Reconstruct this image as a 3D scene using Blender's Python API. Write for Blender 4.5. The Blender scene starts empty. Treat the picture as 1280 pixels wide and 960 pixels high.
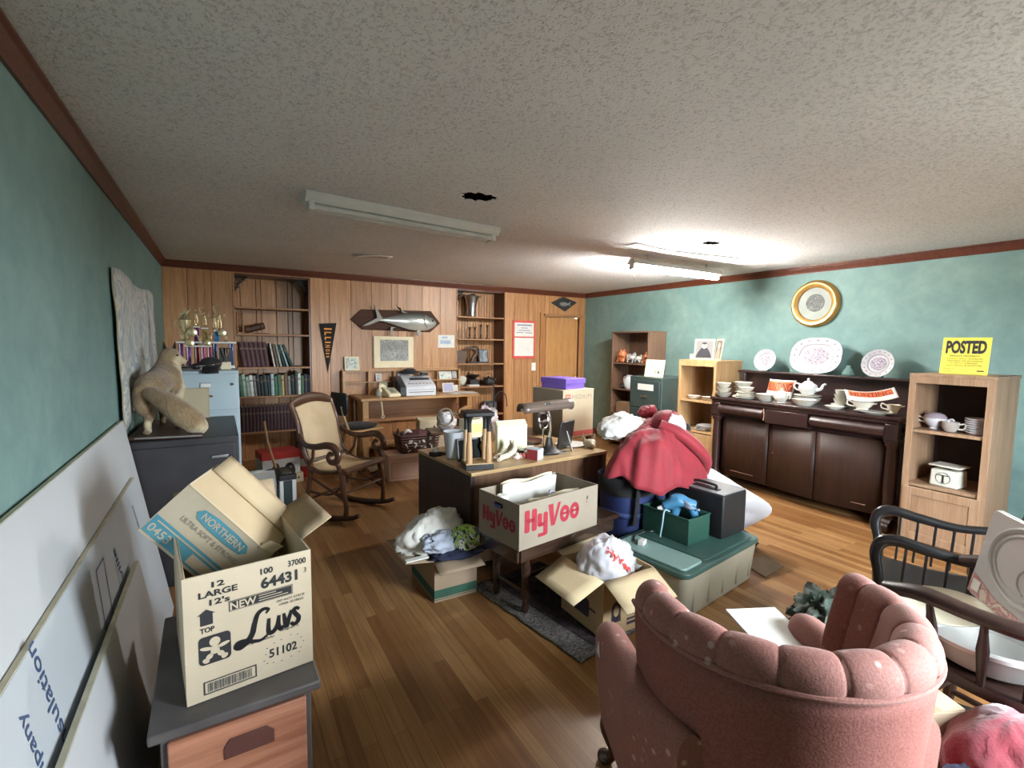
import bpy, math, random
from math import sin, cos, pi, radians, sqrt, atan2
from mathutils import Vector, Matrix, noise

scene = bpy.context.scene
COL = scene.collection
V = Vector

# ------------------------------------------------------------------ camera, lights, world, exposure
FOC = 603.35
cam_d = bpy.data.cameras.new('camera')
cam_d.sensor_fit = 'HORIZONTAL'
cam_d.sensor_width = 36.0
cam_d.lens = 36.0 * FOC / 1280.0
cam_d.clip_start = 0.02
cam = bpy.data.objects.new('camera', cam_d)
COL.objects.link(cam)
YAW, PITCH, ROLL = radians(31.268), radians(-4.826), radians(0.7255)
_f = V((sin(YAW) * cos(PITCH), cos(YAW) * cos(PITCH), sin(PITCH)))
_r = V((cos(YAW), -sin(YAW), 0))
_u = _r.cross(_f)
_r2 = _r * cos(ROLL) + _u * sin(ROLL)
_u2 = _u * cos(ROLL) - _r * sin(ROLL)
CAM = V((0, 0, 1.5))
cam.matrix_world = Matrix(((_r2.x, _u2.x, -_f.x, CAM.x), (_r2.y, _u2.y, -_f.y, CAM.y), (_r2.z, _u2.z, -_f.z, CAM.z), (0, 0, 0, 1)))
scene.camera = cam

world = bpy.data.worlds.new('world')
scene.world = world
world.use_nodes = True
_wn = world.node_tree
_tc = _wn.nodes.new('ShaderNodeTexCoord')
_sx = _wn.nodes.new('ShaderNodeSeparateXYZ')
_wr = _wn.nodes.new('ShaderNodeValToRGB')
_wr.color_ramp.elements[0].position, _wr.color_ramp.elements[0].color = 0.46, (0.06, 0.065, 0.06, 1)    # ground outside
_wr.color_ramp.elements[1].position, _wr.color_ramp.elements[1].color = 0.51, (0.84, 0.93, 1.0, 1)     # overcast sky
_ma = _wn.nodes.new('ShaderNodeMath')
_ma.operation = 'MULTIPLY_ADD'
_ma.inputs[1].default_value, _ma.inputs[2].default_value = 0.5, 0.5
_wn.links.new(_tc.outputs['Generated'], _sx.inputs[0])
_wn.links.new(_sx.outputs[2], _ma.inputs[0])
_wn.links.new(_ma.outputs[0], _wr.inputs[0])
_wn.links.new(_wr.outputs[0], _wn.nodes['Background'].inputs[0])
world.node_tree.nodes['Background'].inputs[1].default_value = 52.0   # overcast daylight seen through the glazed door

scene.view_settings.view_transform = 'Standard'
scene.view_settings.look = 'None'
scene.view_settings.exposure = 0.82
scene.view_settings.gamma = 1.0
scene.view_settings.use_curve_mapping = False
TUBE_POWER = 345.0        # emission strength of the lit fluorescent tube over the china
WIN = (1.8, 2.85, 0.70, 2.0)   # glazed opening in the wall behind the camera: x0, x1, z0, z1
portal_d = bpy.data.lights.new('daylight_portal', 'AREA')
portal_d.shape = 'RECTANGLE'
portal_d.size = WIN[1] - WIN[0]
portal_d.size_y = WIN[3] - WIN[2]
portal_d.cycles.is_portal = True
portal = bpy.data.objects.new('daylight_portal', portal_d)
COL.objects.link(portal)
portal.location = ((WIN[0] + WIN[1]) / 2, -0.89, (WIN[2] + WIN[3]) / 2)
portal.rotation_euler = (pi / 2, 0, 0)
scene.cycles.use_denoising = True
scene.cycles.max_bounces = 8
scene.cycles.diffuse_bounces = 5
scene.cycles.sample_clamp_indirect = 6.0
scene.cycles.caustics_reflective = False
scene.cycles.caustics_refractive = False

H = 2.35                 # ceiling height
XL, XR, YB, YF = -0.5, 5.36, 6.45, -0.75


# ------------------------------------------------------------------ materials
def _nt(name):
    m = bpy.data.materials.new(name)
    m.use_nodes = True
    nt = m.node_tree
    return m, nt, nt.nodes['Principled BSDF']


def N(nt, kind, **kw):
    n = nt.nodes.new('ShaderNode' + kind)
    for k, v in kw.items():
        setattr(n, k, v)
    return n


def rgba(c):
    return (c[0], c[1], c[2], 1.0)


def mixc(nt, fac, a, b, blend='MIX'):
    n = nt.nodes.new('ShaderNodeMix')
    n.data_type = 'RGBA'
    n.blend_type = blend
    for k, val in ((0, fac), (6, a), (7, b)):
        if hasattr(val, 'links'):
            nt.links.new(val, n.inputs[k])
        elif k == 0:
            n.inputs[k].default_value = val
        else:
            n.inputs[k].default_value = rgba(val)
    return n.outputs[2]


def coords(nt, scale=(1, 1, 1), kind='Object', rot=(0, 0, 0)):
    tc = N(nt, 'TexCoord')
    mp = N(nt, 'Mapping')
    mp.inputs['Scale'].default_value = scale
    mp.inputs['Rotation'].default_value = rot
    nt.links.new(tc.outputs[kind], mp.inputs['Vector'])
    return mp.outputs[0]


def noise_f(nt, vec, scale, detail=3, rough=0.5, dist=0.0):
    n = N(nt, 'TexNoise')
    n.inputs['Scale'].default_value = scale
    n.inputs['Detail'].default_value = detail
    n.inputs['Roughness'].default_value = rough
    n.inputs['Distortion'].default_value = dist
    nt.links.new(vec, n.inputs['Vector'])
    return n.outputs[0]


def ramp(nt, fac, stops):
    r = N(nt, 'ValToRGB')
    el = r.color_ramp.elements
    while len(el) < len(stops):
        el.new(0.5)
    for e, (p, c) in zip(el, stops):
        e.position = p
        e.color = rgba(c) if len(c) == 3 else c
    nt.links.new(fac, r.inputs[0])
    return r.outputs[0]


def add_bump(nt, bs, height, strength, dist=0.01):
    b = N(nt, 'Bump')
    b.inputs['Strength'].default_value = strength
    b.inputs['Distance'].default_value = dist
    nt.links.new(height, b.inputs['Height'])
    nt.links.new(b.outputs[0], bs.inputs['Normal'])


def mk(name, col, rough=0.6, metal=0.0, var=0.12, scale=9.0, bump=0.0, bscale=60.0, spec=0.5, coat=0.0, sheen=0.0):
    """plain procedural material: base colour with soft noise variation and an optional fine bump"""
    m, nt, bs = _nt(name)
    vec = coords(nt)
    f = noise_f(nt, vec, scale, 4)
    lo = tuple(max(0, c * (1 - var)) for c in col)
    hi = tuple(min(1, c * (1 + var)) for c in col)
    nt.links.new(ramp(nt, f, ((0.3, lo), (0.7, hi))), bs.inputs['Base Color'])
    bs.inputs['Roughness'].default_value = rough
    bs.inputs['Metallic'].default_value = metal
    bs.inputs['Specular IOR Level'].default_value = spec
    bs.inputs['Coat Weight'].default_value = coat
    bs.inputs['Sheen Weight'].default_value = sheen
    if bump > 0:
        add_bump(nt, bs, noise_f(nt, vec, bscale, 3), bump, 0.004)
    return m


def wood(name, c1, c2, axis='Z', scale=1.0, rough=0.45, tone=0.0, coat=0.0, spec=0.5, bump=0.08):
    """wood with grain running along one local axis; 'tone' reads a per-face attribute so planks differ"""
    m, nt, bs = _nt(name)
    s = {'X': (0.7, 14, 14), 'Y': (14, 0.7, 14), 'Z': (14, 14, 0.7)}[axis]
    vec = coords(nt, tuple(k * scale for k in s))
    g = noise_f(nt, vec, 2.2, 6, 0.6, 0.6)
    col = ramp(nt, g, ((0.28, c1), (0.5, tuple((a + b) / 2 for a, b in zip(c1, c2))), (0.75, c2)))
    g2 = noise_f(nt, coords(nt, tuple(k * scale * 4 for k in s)), 3.0, 3, 0.7)
    col = mixc(nt, 0.35, col, ramp(nt, g2, ((0.35, (0.45, 0.4, 0.35)), (0.6, (1, 1, 1)))), 'MULTIPLY')
    if tone > 0:
        at = N(nt, 'Attribute')
        at.attribute_name = 'tone'
        tr = ramp(nt, at.outputs['Fac'], ((0.0, (1 - tone, 1 - tone * 1.15, 1 - tone * 1.3)), (1.0, (1 + tone * .6, 1 + tone * .6, 1 + tone * .55))))
        col = mixc(nt, 1.0, col, tr, 'MULTIPLY')
    nt.links.new(col, bs.inputs['Base Color'])
    bs.inputs['Roughness'].default_value = rough
    bs.inputs['Coat Weight'].default_value = coat
    bs.inputs['Specular IOR Level'].default_value = spec
    if bump:
        add_bump(nt, bs, g2, bump, 0.002)
    return m


def patches(name, cols, scale=6.0, rough=0.8, bump=0.2, dist=1.0, sheen=0.0):
    """irregular patches of several colours (printed cloth, worn map, stuffed bag)"""
    m, nt, bs = _nt(name)
    vec = coords(nt)
    f = noise_f(nt, vec, scale, 3, 0.55, dist)
    n = len(cols)
    r = N(nt, 'ValToRGB')
    r.color_ramp.interpolation = 'CONSTANT'
    el = r.color_ramp.elements
    while len(el) < n:
        el.new(0.5)
    for i, c in enumerate(cols):
        el[i].position = 0.0 if i == 0 else 0.34 + 0.34 * (i / n)
        el[i].color = rgba(c)
    nt.links.new(f, r.inputs[0])
    nt.links.new(r.outputs[0], bs.inputs['Base Color'])
    bs.inputs['Roughness'].default_value = rough
    bs.inputs['Sheen Weight'].default_value = sheen
    if bump:
        add_bump(nt, bs, noise_f(nt, vec, scale * 5, 3), bump, 0.004)
    return m


def glassy(name, col, rough=0.05, alpha_ior=1.45):
    m, nt, bs = _nt(name)
    bs.inputs['Base Color'].default_value = rgba(col)
    bs.inputs['Alpha'].default_value = 0.38
    bs.inputs['Roughness'].default_value = rough
    bs.inputs['IOR'].default_value = alpha_ior
    return m


def emit(name, col, strength):
    m, nt, bs = _nt(name)
    bs.inputs['Base Color'].default_value = rgba(col)
    bs.inputs['Emission Color'].default_value = rgba(col)
    bs.inputs['Emission Strength'].default_value = strength
    return m


def card_mat(name, col, var=0.06):
    """corrugated cardboard"""
    m, nt, bs = _nt(name)
    vec = coords(nt)
    f = noise_f(nt, vec, 5, 4)
    c = ramp(nt, f, ((0.3, tuple(k * (1 - var) for k in col)), (0.7, tuple(k * (1 + var) for k in col))))
    fine = noise_f(nt, coords(nt, (1, 1, 30)), 30, 2)
    c = mixc(nt, 0.12, c, ramp(nt, fine, ((0.3, (0.7, 0.65, 0.6)), (0.7, (1, 1, 1)))), 'MULTIPLY')
    nt.links.new(c, bs.inputs['Base Color'])
    bs.inputs['Roughness'].default_value = 0.85
    bs.inputs['Specular IOR Level'].default_value = 0.25
    add_bump(nt, bs, f, 0.1, 0.01)
    return m


# ------------------------------------------------------------------ mesh builder
class MB:
    def __init__(self):
        self.v, self.f, self.tone = [], [], []

    def add(self, vs, fs, tone=0.5, M=None):
        o = len(self.v)
        self.v += [tuple(M @ V(p)) if M is not None else tuple(p) for p in vs]
        self.f += [tuple(i + o for i in f) for f in fs]
        self.tone += [tone] * len(fs)
        return self

    def box(self, c, s, R=None, tone=0.5, taper=1.0):
        hx, hy, hz = s[0] / 2, s[1] / 2, s[2] / 2
        vs = []
        for z in (-hz, hz):
            k = taper if z > 0 else 1.0
            for x, y in ((-hx, -hy), (hx, -hy), (hx, hy), (-hx, hy)):
                p = V((x * k, y * k, z))
                if R is not None:
                    p = R @ p
                vs.append((p.x + c[0], p.y + c[1], p.z + c[2]))
        return self.add(vs, [(3, 2, 1, 0), (4, 5, 6, 7), (0, 1, 5, 4), (1, 2, 6, 5), (2, 3, 7, 6), (3, 0, 4, 7)], tone)

    def bar(self, a, b, w, d=None, up=(0, 0, 1), tone=0.5, taper=1.0):
        """rectangular bar from a to b"""
        a, b = V(a), V(b)
        z = (b - a).normalized()
        up = V(up)
        if abs(z.dot(up)) > 0.98:
            up = V((0, 1, 0)) if abs(z.y) < 0.9 else V((1, 0, 0))
        x = up.cross(z).normalized()
        y = z.cross(x)
        R = Matrix((x, y, z)).transposed()
        return self.box((a + b) / 2, (w, d or w, (b - a).length), R, tone, taper)

    def tube(self, pts, r, seg=10, closed=False, caps=True, flat=1.0, up=None, tone=0.5):
        """swept tube; r a number or one radius per point; flat squashes the section along 'up'"""
        pts = [V(p) for p in pts]
        n = len(pts)
        rs = r if isinstance(r, (list, tuple)) else [r] * n
        tang = []
        for i in range(n):
            a = pts[(i - 1) % n] if (closed or i > 0) else pts[i]
            b = pts[(i + 1) % n] if (closed or i < n - 1) else pts[i]
            t = (b - a)
            tang.append(t.normalized() if t.length > 1e-9 else V((0, 0, 1)))
        x = None
        vs = []
        for i in range(n):
            t = tang[i]
            if up is not None:
                x = V(up).cross(t)
                x = x.normalized() if x.length > 1e-6 else V((1, 0, 0))
            elif x is None:
                h = V((0, 0, 1)) if abs(t.z) < 0.9 else V((1, 0, 0))
                x = h.cross(t).normalized()
            else:
                x = (x - t * x.dot(t))
                x = x.normalized() if x.length > 1e-6 else V((1, 0, 0))
            y = t.cross(x)
            for k in range(seg):
                an = 2 * pi * k / seg
                vs.append(pts[i] + x * (cos(an) * rs[i]) + y * (sin(an) * rs[i] * flat))
        fs = []
        rng = n if closed else n - 1
        for i in range(rng):
            j = (i + 1) % n
            for k in range(seg):
                l = (k + 1) % seg
                fs.append((i * seg + k, i * seg + l, j * seg + l, j * seg + k))
        if caps and not closed:
            fs.append(tuple(range(seg - 1, -1, -1)))
            fs.append(tuple((n - 1) * seg + k for k in range(seg)))
        return self.add(vs, fs, tone)

    def cyl(self, a, b, r, r2=None, seg=16, tone=0.5):
        return self.tube([a, b], [r, r if r2 is None else r2], seg, tone=tone)

    def lathe(self, prof, c=(0, 0, 0), seg=24, M=None, sx=1.0, sy=1.0, tone=0.5, arc=1.0):
        """profile of (radius, height) turned about z"""
        vs, fs = [], []
        m = len(prof)
        full = arc >= 0.999
        cols = seg if full else seg + 1
        for k in range(cols):
            an = 2 * pi * arc * k / seg
            for r, z in prof:
                vs.append((c[0] + r * cos(an) * sx, c[1] + r * sin(an) * sy, c[2] + z))
        for k in range(seg):
            l = (k + 1) % seg if full else k + 1
            for i in range(m - 1):
                fs.append((k * m + i, l * m + i, l * m + i + 1, k * m + i + 1))
        return self.add(vs, fs, tone, M)

    def ball(self, c, s, seg=16, rings=10, R=None, tone=0.5):
        s = (s, s, s) if not isinstance(s, (tuple, list, Vector)) else s
        vs, fs = [], []
        for i in range(rings + 1):
            th = pi * i / rings
            for k in range(seg):
                an = 2 * pi * k / seg
                p = V((sin(th) * cos(an) * s[0], sin(th) * sin(an) * s[1], cos(th) * s[2]))
                if R is not None:
                    p = R @ p
                vs.append((p.x + c[0], p.y + c[1], p.z + c[2]))
        for i in range(rings):
            for k in range(seg):
                l = (k + 1) % seg
                fs.append((i * seg + k, (i + 1) * seg + k, (i + 1) * seg + l, i * seg + l))
        return self.add(vs, fs, tone)

    def prism(self, poly, depth, O=(0, 0, 0), X=(1, 0, 0), Y=(0, 0, 1), tone=0.5):
        """polygon (2D, in frame O + a*X + b*Y) extruded by depth along X x Y"""
        O, X, Y = V(O), V(X).normalized(), V(Y).normalized()
        Z = X.cross(Y)
        n = len(poly)
        vs = [O + X * a + Y * b for a, b in poly] + [O + X * a + Y * b + Z * depth for a, b in poly]
        fs = [tuple(range(n - 1, -1, -1)), tuple(range(n, 2 * n))]
        for i in range(n):
            j = (i + 1) % n
            fs.append((i, j, j + n, i + n))
        return self.add(vs, fs, tone)

    def flat(self, poly, O, X, Y, tone=0.5):
        O, X, Y = V(O), V(X).normalized(), V(Y).normalized()
        return self.add([O + X * a + Y * b for a, b in poly], [tuple(range(len(poly)))], tone)

    def grid(self, fn, nu, nv, cu=False, cv=False, tone=0.5):
        """surface from fn(u, v), u and v in 0..1"""
        mu, mv = (nu if cu else nu + 1), (nv if cv else nv + 1)
        vs = [fn(i / nu, j / nv) for i in range(mu) for j in range(mv)]
        fs = []
        for i in range(nu):
            for j in range(nv):
                a, b = (i + 1) % mu, (j + 1) % mv
                fs.append((i * mv + j, a * mv + j, a * mv + b, i * mv + b))
        return self.add(vs, fs, tone)

    def xform(self, M):
        self.v = [tuple(M @ V(p)) for p in self.v]
        return self

    def build(self, name, mat, parent=None, smooth=35, bevel=0.0, bseg=2, solid=0.0, sub=0, loc=None, rot=None):
        me = bpy.data.meshes.new(name)
        me.from_pydata([tuple(p) for p in self.v], [], self.f)
        at = me.attributes.new('tone', 'FLOAT', 'FACE')
        at.data.foreach_set('value', self.tone)
        if smooth:
            for p in me.polygons:
                p.use_smooth = True
            me.set_sharp_from_angle(angle=radians(smooth))
        me.validate()
        me.materials.append(mat)
        return link(me, name, parent, bevel, bseg, solid, sub, loc, rot)


def link(me, name, parent=None, bevel=0.0, bseg=2, solid=0.0, sub=0, loc=None, rot=None):
    ob = bpy.data.objects.new(name, me)
    COL.objects.link(ob)
    if parent is not None:
        ob.parent = parent
    if loc is not None:
        ob.location = loc
    if rot is not None:
        ob.rotation_euler = rot
    if solid:
        md = ob.modifiers.new('thickness', 'SOLIDIFY')
        md.thickness = solid
        md.offset = 0
    if bevel:
        md = ob.modifiers.new('edge', 'BEVEL')
        md.width = bevel
        md.segments = bseg
        md.limit_method = 'ANGLE'
        md.angle_limit = radians(40)
    if sub:
        md = ob.modifiers.new('smoothing', 'SUBSURF')
        md.levels = sub
        md.render_levels = sub
    return ob


def remeshed(mb, name, mat, parent=None, voxel=0.01, smooth=4, decim=0.0):
    """fuse overlapping pieces into one continuous skin"""
    me = bpy.data.meshes.new(name)
    me.from_pydata([tuple(p) for p in mb.v], [], mb.f)
    me.validate()
    tmp = bpy.data.objects.new('tmp_fuse', me)
    COL.objects.link(tmp)
    md = tmp.modifiers.new('r', 'REMESH')
    md.mode = 'VOXEL'
    md.voxel_size = voxel
    if smooth:
        ms = tmp.modifiers.new('s', 'SMOOTH')
        ms.iterations = smooth
        ms.factor = 0.5
    dg = bpy.context.evaluated_depsgraph_get()
    out = bpy.data.meshes.new_from_object(tmp.evaluated_get(dg))
    bpy.data.objects.remove(tmp)
    out.name = name
    out.materials.clear()
    for mm in (mat if isinstance(mat, (list, tuple)) else [mat]):
        out.materials.append(mm)
    for p in out.polygons:
        p.use_smooth = True
    return link(out, name, parent)


# ------------------------------------------------------------------ things, tags, copies
def tag(o, label, cat, group=None, kind=None):
    o['label'] = label
    if cat:
        o['category'] = cat
    if group:
        o['group'] = group
    if kind:
        o['kind'] = kind
    return o


def thing(name, label, cat, loc=(0, 0, 0), rz=0.0, group=None, rot=None):
    o = bpy.data.objects.new(name, None)
    o.empty_display_size = 0.05
    COL.objects.link(o)
    o.location = loc
    o.rotation_euler = rot if rot is not None else (0, 0, rz)
    return tag(o, label, cat, group)


def dup(root, loc, rz=None, label=None, rot=None, scale=None):
    """a copy of a thing with copies of its parts and sub-parts"""
    r = root.copy()
    COL.objects.link(r)
    r.location = loc
    if rot is not None:
        r.rotation_euler = rot
    elif rz is not None:
        r.rotation_euler = (0, 0, rz)
    if scale is not None:
        r.scale = scale
    if label:
        r['label'] = label
    for ch in list(root.children):
        c = ch.copy()
        COL.objects.link(c)
        c.parent = r
        for g in list(ch.children):
            d = g.copy()
            COL.objects.link(d)
            d.parent = c
    return r


def struct(name, mb, mat, parent=None, **kw):
    o = mb.build(name, mat, parent, **kw)
    if parent is None:
        o['kind'] = 'structure'
    return o


# ------------------------------------------------------------------ lettering: flat ink shapes laid on a face
_txt_cache = {}


def glyphs(s, bold=0.0, shear=0.0):
    key = (s, bold, shear)
    if key in _txt_cache:
        return _txt_cache[key]
    cu = bpy.data.curves.new('tmp_text', 'FONT')
    cu.body = s
    cu.size = 1.0
    cu.offset = bold
    cu.shear = shear
    cu.resolution_u = 3
    ob = bpy.data.objects.new('tmp_text', cu)
    COL.objects.link(ob)
    dg = bpy.context.evaluated_depsgraph_get()
    me = bpy.data.meshes.new_from_object(ob.evaluated_get(dg))
    vs = [tuple(v.co) for v in me.vertices]
    fs = [tuple(p.vertices) for p in me.polygons]
    bpy.data.objects.remove(ob)
    bpy.data.curves.remove(cu)
    _txt_cache[key] = (vs, fs)
    return vs, fs


class Ink:
    """collects lettering and marks in the frame O + a*X + b*Y of a face, lifted a hair off it"""
    def __init__(self, O, X, Y, lift=0.0012):
        self.O, self.X, self.Y = V(O), V(X).normalized(), V(Y).normalized()
        self.Z = self.X.cross(self.Y)
        self.lift = lift
        self.mb = MB()

    def p(self, a, b, k=1.0):
        return self.O + self.X * a + self.Y * b + self.Z * (self.lift * k)

    def text(self, s, a, b, h, w=None, bold=0.012, shear=0.0, ang=0.0, k=1.0):
        """text with its box's lower left corner at (a, b), capital height h, stretched to width w if given"""
        vs, fs = glyphs(s, bold, shear)
        if not vs:
            return self
        x0, x1 = min(v[0] for v in vs), max(v[0] for v in vs)
        y0, y1 = min(v[1] for v in vs), max(v[1] for v in vs)
        sy = h / max(y1 - y0, 1e-6)
        sx = sy if w is None else w / max(x1 - x0, 1e-6)
        out = []
        for v in vs:
            u, t = (v[0] - x0) * sx, (v[1] - y0) * sy
            out.append(self.p(a + u * cos(ang) - t * sin(ang), b + u * sin(ang) + t * cos(ang), k))
        self.mb.add(out, fs)
        return self

    def poly(self, pts, k=1.0):
        self.mb.add([self.p(a, b, k) for a, b in pts], [tuple(range(len(pts)))])
        return self

    def rect(self, a, b, w, h, k=1.0):
        return self.poly([(a, b), (a + w, b), (a + w, b + h), (a, b + h)], k)

    def rrect(self, a, b, w, h, r, k=1.0):
        pts = []
        for cx, cy, s in ((a + w - r, b + r, -90), (a + w - r, b + h - r, 0), (a + r, b + h - r, 90), (a + r, b + r, 180)):
            for i in range(5):
                an = radians(s + 22.5 * i)
                pts.append((cx + r * cos(an), cy + r * sin(an)))
        return self.poly(pts, k)

    def disc(self, a, b, ra, rb=None, ang=0.0, k=1.0, seg=20):
        rb = rb or ra
        return self.poly([(a + ra * cos(2 * pi * i / seg) * cos(ang) - rb * sin(2 * pi * i / seg) * sin(ang),
                           b + ra * cos(2 * pi * i / seg) * sin(ang) + rb * sin(2 * pi * i / seg) * cos(ang)) for i in range(seg)], k)

    def line(self, pts, w, k=1.0):
        for (a, b), (c, d) in zip(pts[:-1], pts[1:]):
            L = sqrt((c - a) ** 2 + (d - b) ** 2) or 1e-6
            nx, ny = -(d - b) / L * w / 2, (c - a) / L * w / 2
            self.poly([(a - nx, b - ny), (c - nx, d - ny), (c + nx, d + ny), (a + nx, b + ny)], k)
        return self

    def ring(self, a, b, ra, rb, w, k=1.0, seg=28):
        n = seg
        vs, fs = [], []
        for i in range(n):
            an = 2 * pi * i / n
            vs.append(self.p(a + ra * cos(an), b + rb * sin(an), k))
            vs.append(self.p(a + (ra - w) * cos(an), b + (rb - w) * sin(an), k))
        for i in range(n):
            j = (i + 1) % n
            fs.append((2 * i, 2 * j, 2 * j + 1, 2 * i + 1))
        self.mb.add(vs, fs)
        return self

    def frame(self, a, b, w, h, t, k=1.0):
        self.rect(a, b, w, t, k).rect(a, b + h - t, w, t, k).rect(a, b + t, t, h - 2 * t, k)
        return self.rect(a + w - t, b + t, t, h - 2 * t, k)

    def build(self, name, mat, parent):
        # hairline wedge of thickness so the ink is a solid, not a bare plane
        return self.mb.build(name, mat, parent, smooth=0)


# ------------------------------------------------------------------ soft things
def heap(c, s, amp=0.25, freq=2.2, seed=0, nu=40, nv=24, creases=0.5, flatten=0.35, sharp=1.0):
    """crumpled cloth lump: squashed ball with folds; returns an MB around c with half sizes s"""
    off = V((seed * 7.13, seed * 3.7, seed * 1.9))
    mb = MB()

    def fn(u, v):
        an, th = 2 * pi * u, pi * (0.001 + 0.998 * v)
        d = V((sin(th) * cos(an), sin(th) * sin(an), cos(th)))
        n1 = noise.noise(d * freq + off)
        n2 = 1 - abs(noise.noise(d * freq * 1.7 + off * 2)) * 2.2
        n3 = 1 - abs(noise.noise(V((d.x * freq * 3.4, d.y * freq * 3.4, d.z * freq * 1.2)) + off * 3)) * 2.4
        k = 1 + amp * n1 + amp * creases * (n2 * 0.7 + n3 * 0.45 * sharp)
        z = d.z * k
        if z < 0:
            z *= flatten
        return V((c[0] + d.x * k * s[0], c[1] + d.y * k * s[1], c[2] + z * s[2]))
    mb.grid(fn, nu, nv, cu=True)
    return mb


def spline(pts, n=8):
    """Catmull-Rom through pts"""
    P = [V(p) for p in pts]
    P = [P[0] * 2 - P[1]] + P + [P[-1] * 2 - P[-2]]
    out = []
    for i in range(1, len(P) - 2):
        for k in range(n):
            t = k / n
            a, b, c, d = P[i - 1], P[i], P[i + 1], P[i + 2]
            out.append(0.5 * ((2 * b) + (c - a) * t + (2 * a - 5 * b + 4 * c - d) * t * t + (3 * b - a - 3 * c + d) * t ** 3))
    out.append(P[-2])
    return out


def lerp(a, b, t):
    return a + (b - a) * t


def rlist(vals, n):
    """radii interpolated to n points"""
    m = len(vals) - 1
    out = []
    for i in range(n):
        x = i / (n - 1) * m
        k = min(int(x), m - 1)
        out.append(lerp(vals[k], vals[k + 1], x - k))
    return out


ORD = ['first', 'second', 'third', 'fourth', 'fifth', 'sixth', 'seventh', 'eighth', 'ninth', 'tenth', 'eleventh', 'twelfth', 'thirteenth',
       'fourteenth', 'fifteenth', 'sixteenth', 'seventeenth', 'eighteenth', 'nineteenth', 'twentieth', 'twenty-first', 'twenty-second', 'twenty-third', 'twenty-fourth']

# ------------------------------------------------------------------ shared materials
M = {}
M['teal'] = None


def make_teal():
    m, nt, bs = _nt('teal_plaster')
    vec = coords(nt)
    f = noise_f(nt, vec, 1.6, 6, 0.62, 0.8)
    g = noise_f(nt, vec, 9.0, 5, 0.6, 0.4)
    a = ramp(nt, f, ((0.3, (0.165, 0.275, 0.26)), (0.55, (0.205, 0.325, 0.30)), (0.75, (0.25, 0.37, 0.335))))
    b = ramp(nt, g, ((0.35, (0.86, 0.88, 0.9)), (0.65, (1, 1, 1))))
    nt.links.new(mixc(nt, 1.0, a, b, 'MULTIPLY'), bs.inputs['Base Color'])
    bs.inputs['Roughness'].default_value = 0.62
    bs.inputs['Specular IOR Level'].default_value = 0.35
    add_bump(nt, bs, g, 0.35, 0.006)
    return m


def make_ceiling():
    m, nt, bs = _nt('ceiling_tile')
    vec = coords(nt)
    v = N(nt, 'TexVoronoi')
    v.inputs['Scale'].default_value = 72
    nt.links.new(vec, v.inputs['Vector'])
    pits = ramp(nt, v.outputs['Distance'], ((0.16, (0, 0, 0)), (0.34, (1, 1, 1))))
    n2 = noise_f(nt, vec, 55, 4, 0.7, 0.5)
    fiss = ramp(nt, n2, ((0.40, (0, 0, 0)), (0.50, (1, 1, 1))))
    hole = mixc(nt, 0.55, pits, fiss)
    big = noise_f(nt, vec, 0.9, 4, 0.6)
    base = ramp(nt, big, ((0.3, (0.78, 0.77, 0.765)), (0.7, (0.87, 0.865, 0.86))))
    dark = mixc(nt, 1.0, base, (0.60, 0.60, 0.60), 'MULTIPLY')
    c = mixc(nt, hole, dark, base)
    br = N(nt, 'TexBrick')
    br.offset = 0.0
    br.inputs['Scale'].default_value = 1.0
    br.inputs['Brick Width'].default_value = 0.305
    br.inputs['Row Height'].default_value = 0.305
    br.inputs['Mortar Size'].default_value = 0.0012
    br.inputs['Mortar Smooth'].default_value = 0.6
    nt.links.new(vec, br.inputs['Vector'])
    c = mixc(nt, br.outputs['Fac'], c, mixc(nt, 0.12, c, (0.2, 0.19, 0.18)))
    nt.links.new(c, bs.inputs['Base Color'])
    bs.inputs['Roughness'].default_value = 0.8
    bs.inputs['Specular IOR Level'].default_value = 0.25
    add_bump(nt, bs, hole, 0.6, 0.006)
    return m


def make_floor():
    m, nt, bs = _nt('oak_strip_floor')
    vec = coords(nt, rot=(0, 0, pi / 2))
    br = N(nt, 'TexBrick')
    br.offset = 0.37
    br.inputs['Scale'].default_value = 1.0
    br.inputs['Brick Width'].default_value = 0.85
    br.inputs['Row Height'].default_value = 0.058
    br.inputs['Mortar Size'].default_value = 0.0012
    br.inputs['Mortar Smooth'].default_value = 0.2
    br.inputs['Color1'].default_value = (0, 0, 0, 1)
    br.inputs['Color2'].default_value = (1, 1, 1, 1)
    br.inputs['Mortar'].default_value = (0.5, 0.5, 0.5, 1)
    nt.links.new(vec, br.inputs['Vector'])
    strip = ramp(nt, br.outputs['Color'], ((0.0, (0.24, 0.105, 0.036)), (0.45, (0.32, 0.160, 0.058)), (1.0, (0.43, 0.24, 0.098))))
    g = noise_f(nt, coords(nt, (30, 1.2, 30)), 1.6, 6, 0.65, 0.5)
    c = mixc(nt, 0.75, strip, ramp(nt, g, ((0.3, (0.55, 0.5, 0.44)), (0.62, (1, 1, 1)))), 'MULTIPLY')
    st = noise_f(nt, coords(nt), 1.3, 4, 0.6, 0.4)
    c = mixc(nt, 0.6, c, ramp(nt, st, ((0.35, (0.72, 0.66, 0.6)), (0.6, (1, 1, 1)))), 'MULTIPLY')
    c = mixc(nt, br.outputs['Fac'], c, (0.14, 0.06, 0.024))
    nt.links.new(c, bs.inputs['Base Color'])
    r = ramp(nt, st, ((0.3, (0.30, 0.30, 0.30)), (0.7, (0.42, 0.42, 0.42))))
    nt.links.new(r, bs.inputs['Roughness'])
    bs.inputs['Specular IOR Level'].default_value = 0.45
    add_bump(nt, bs, g, 0.06, 0.002)
    return m


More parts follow.
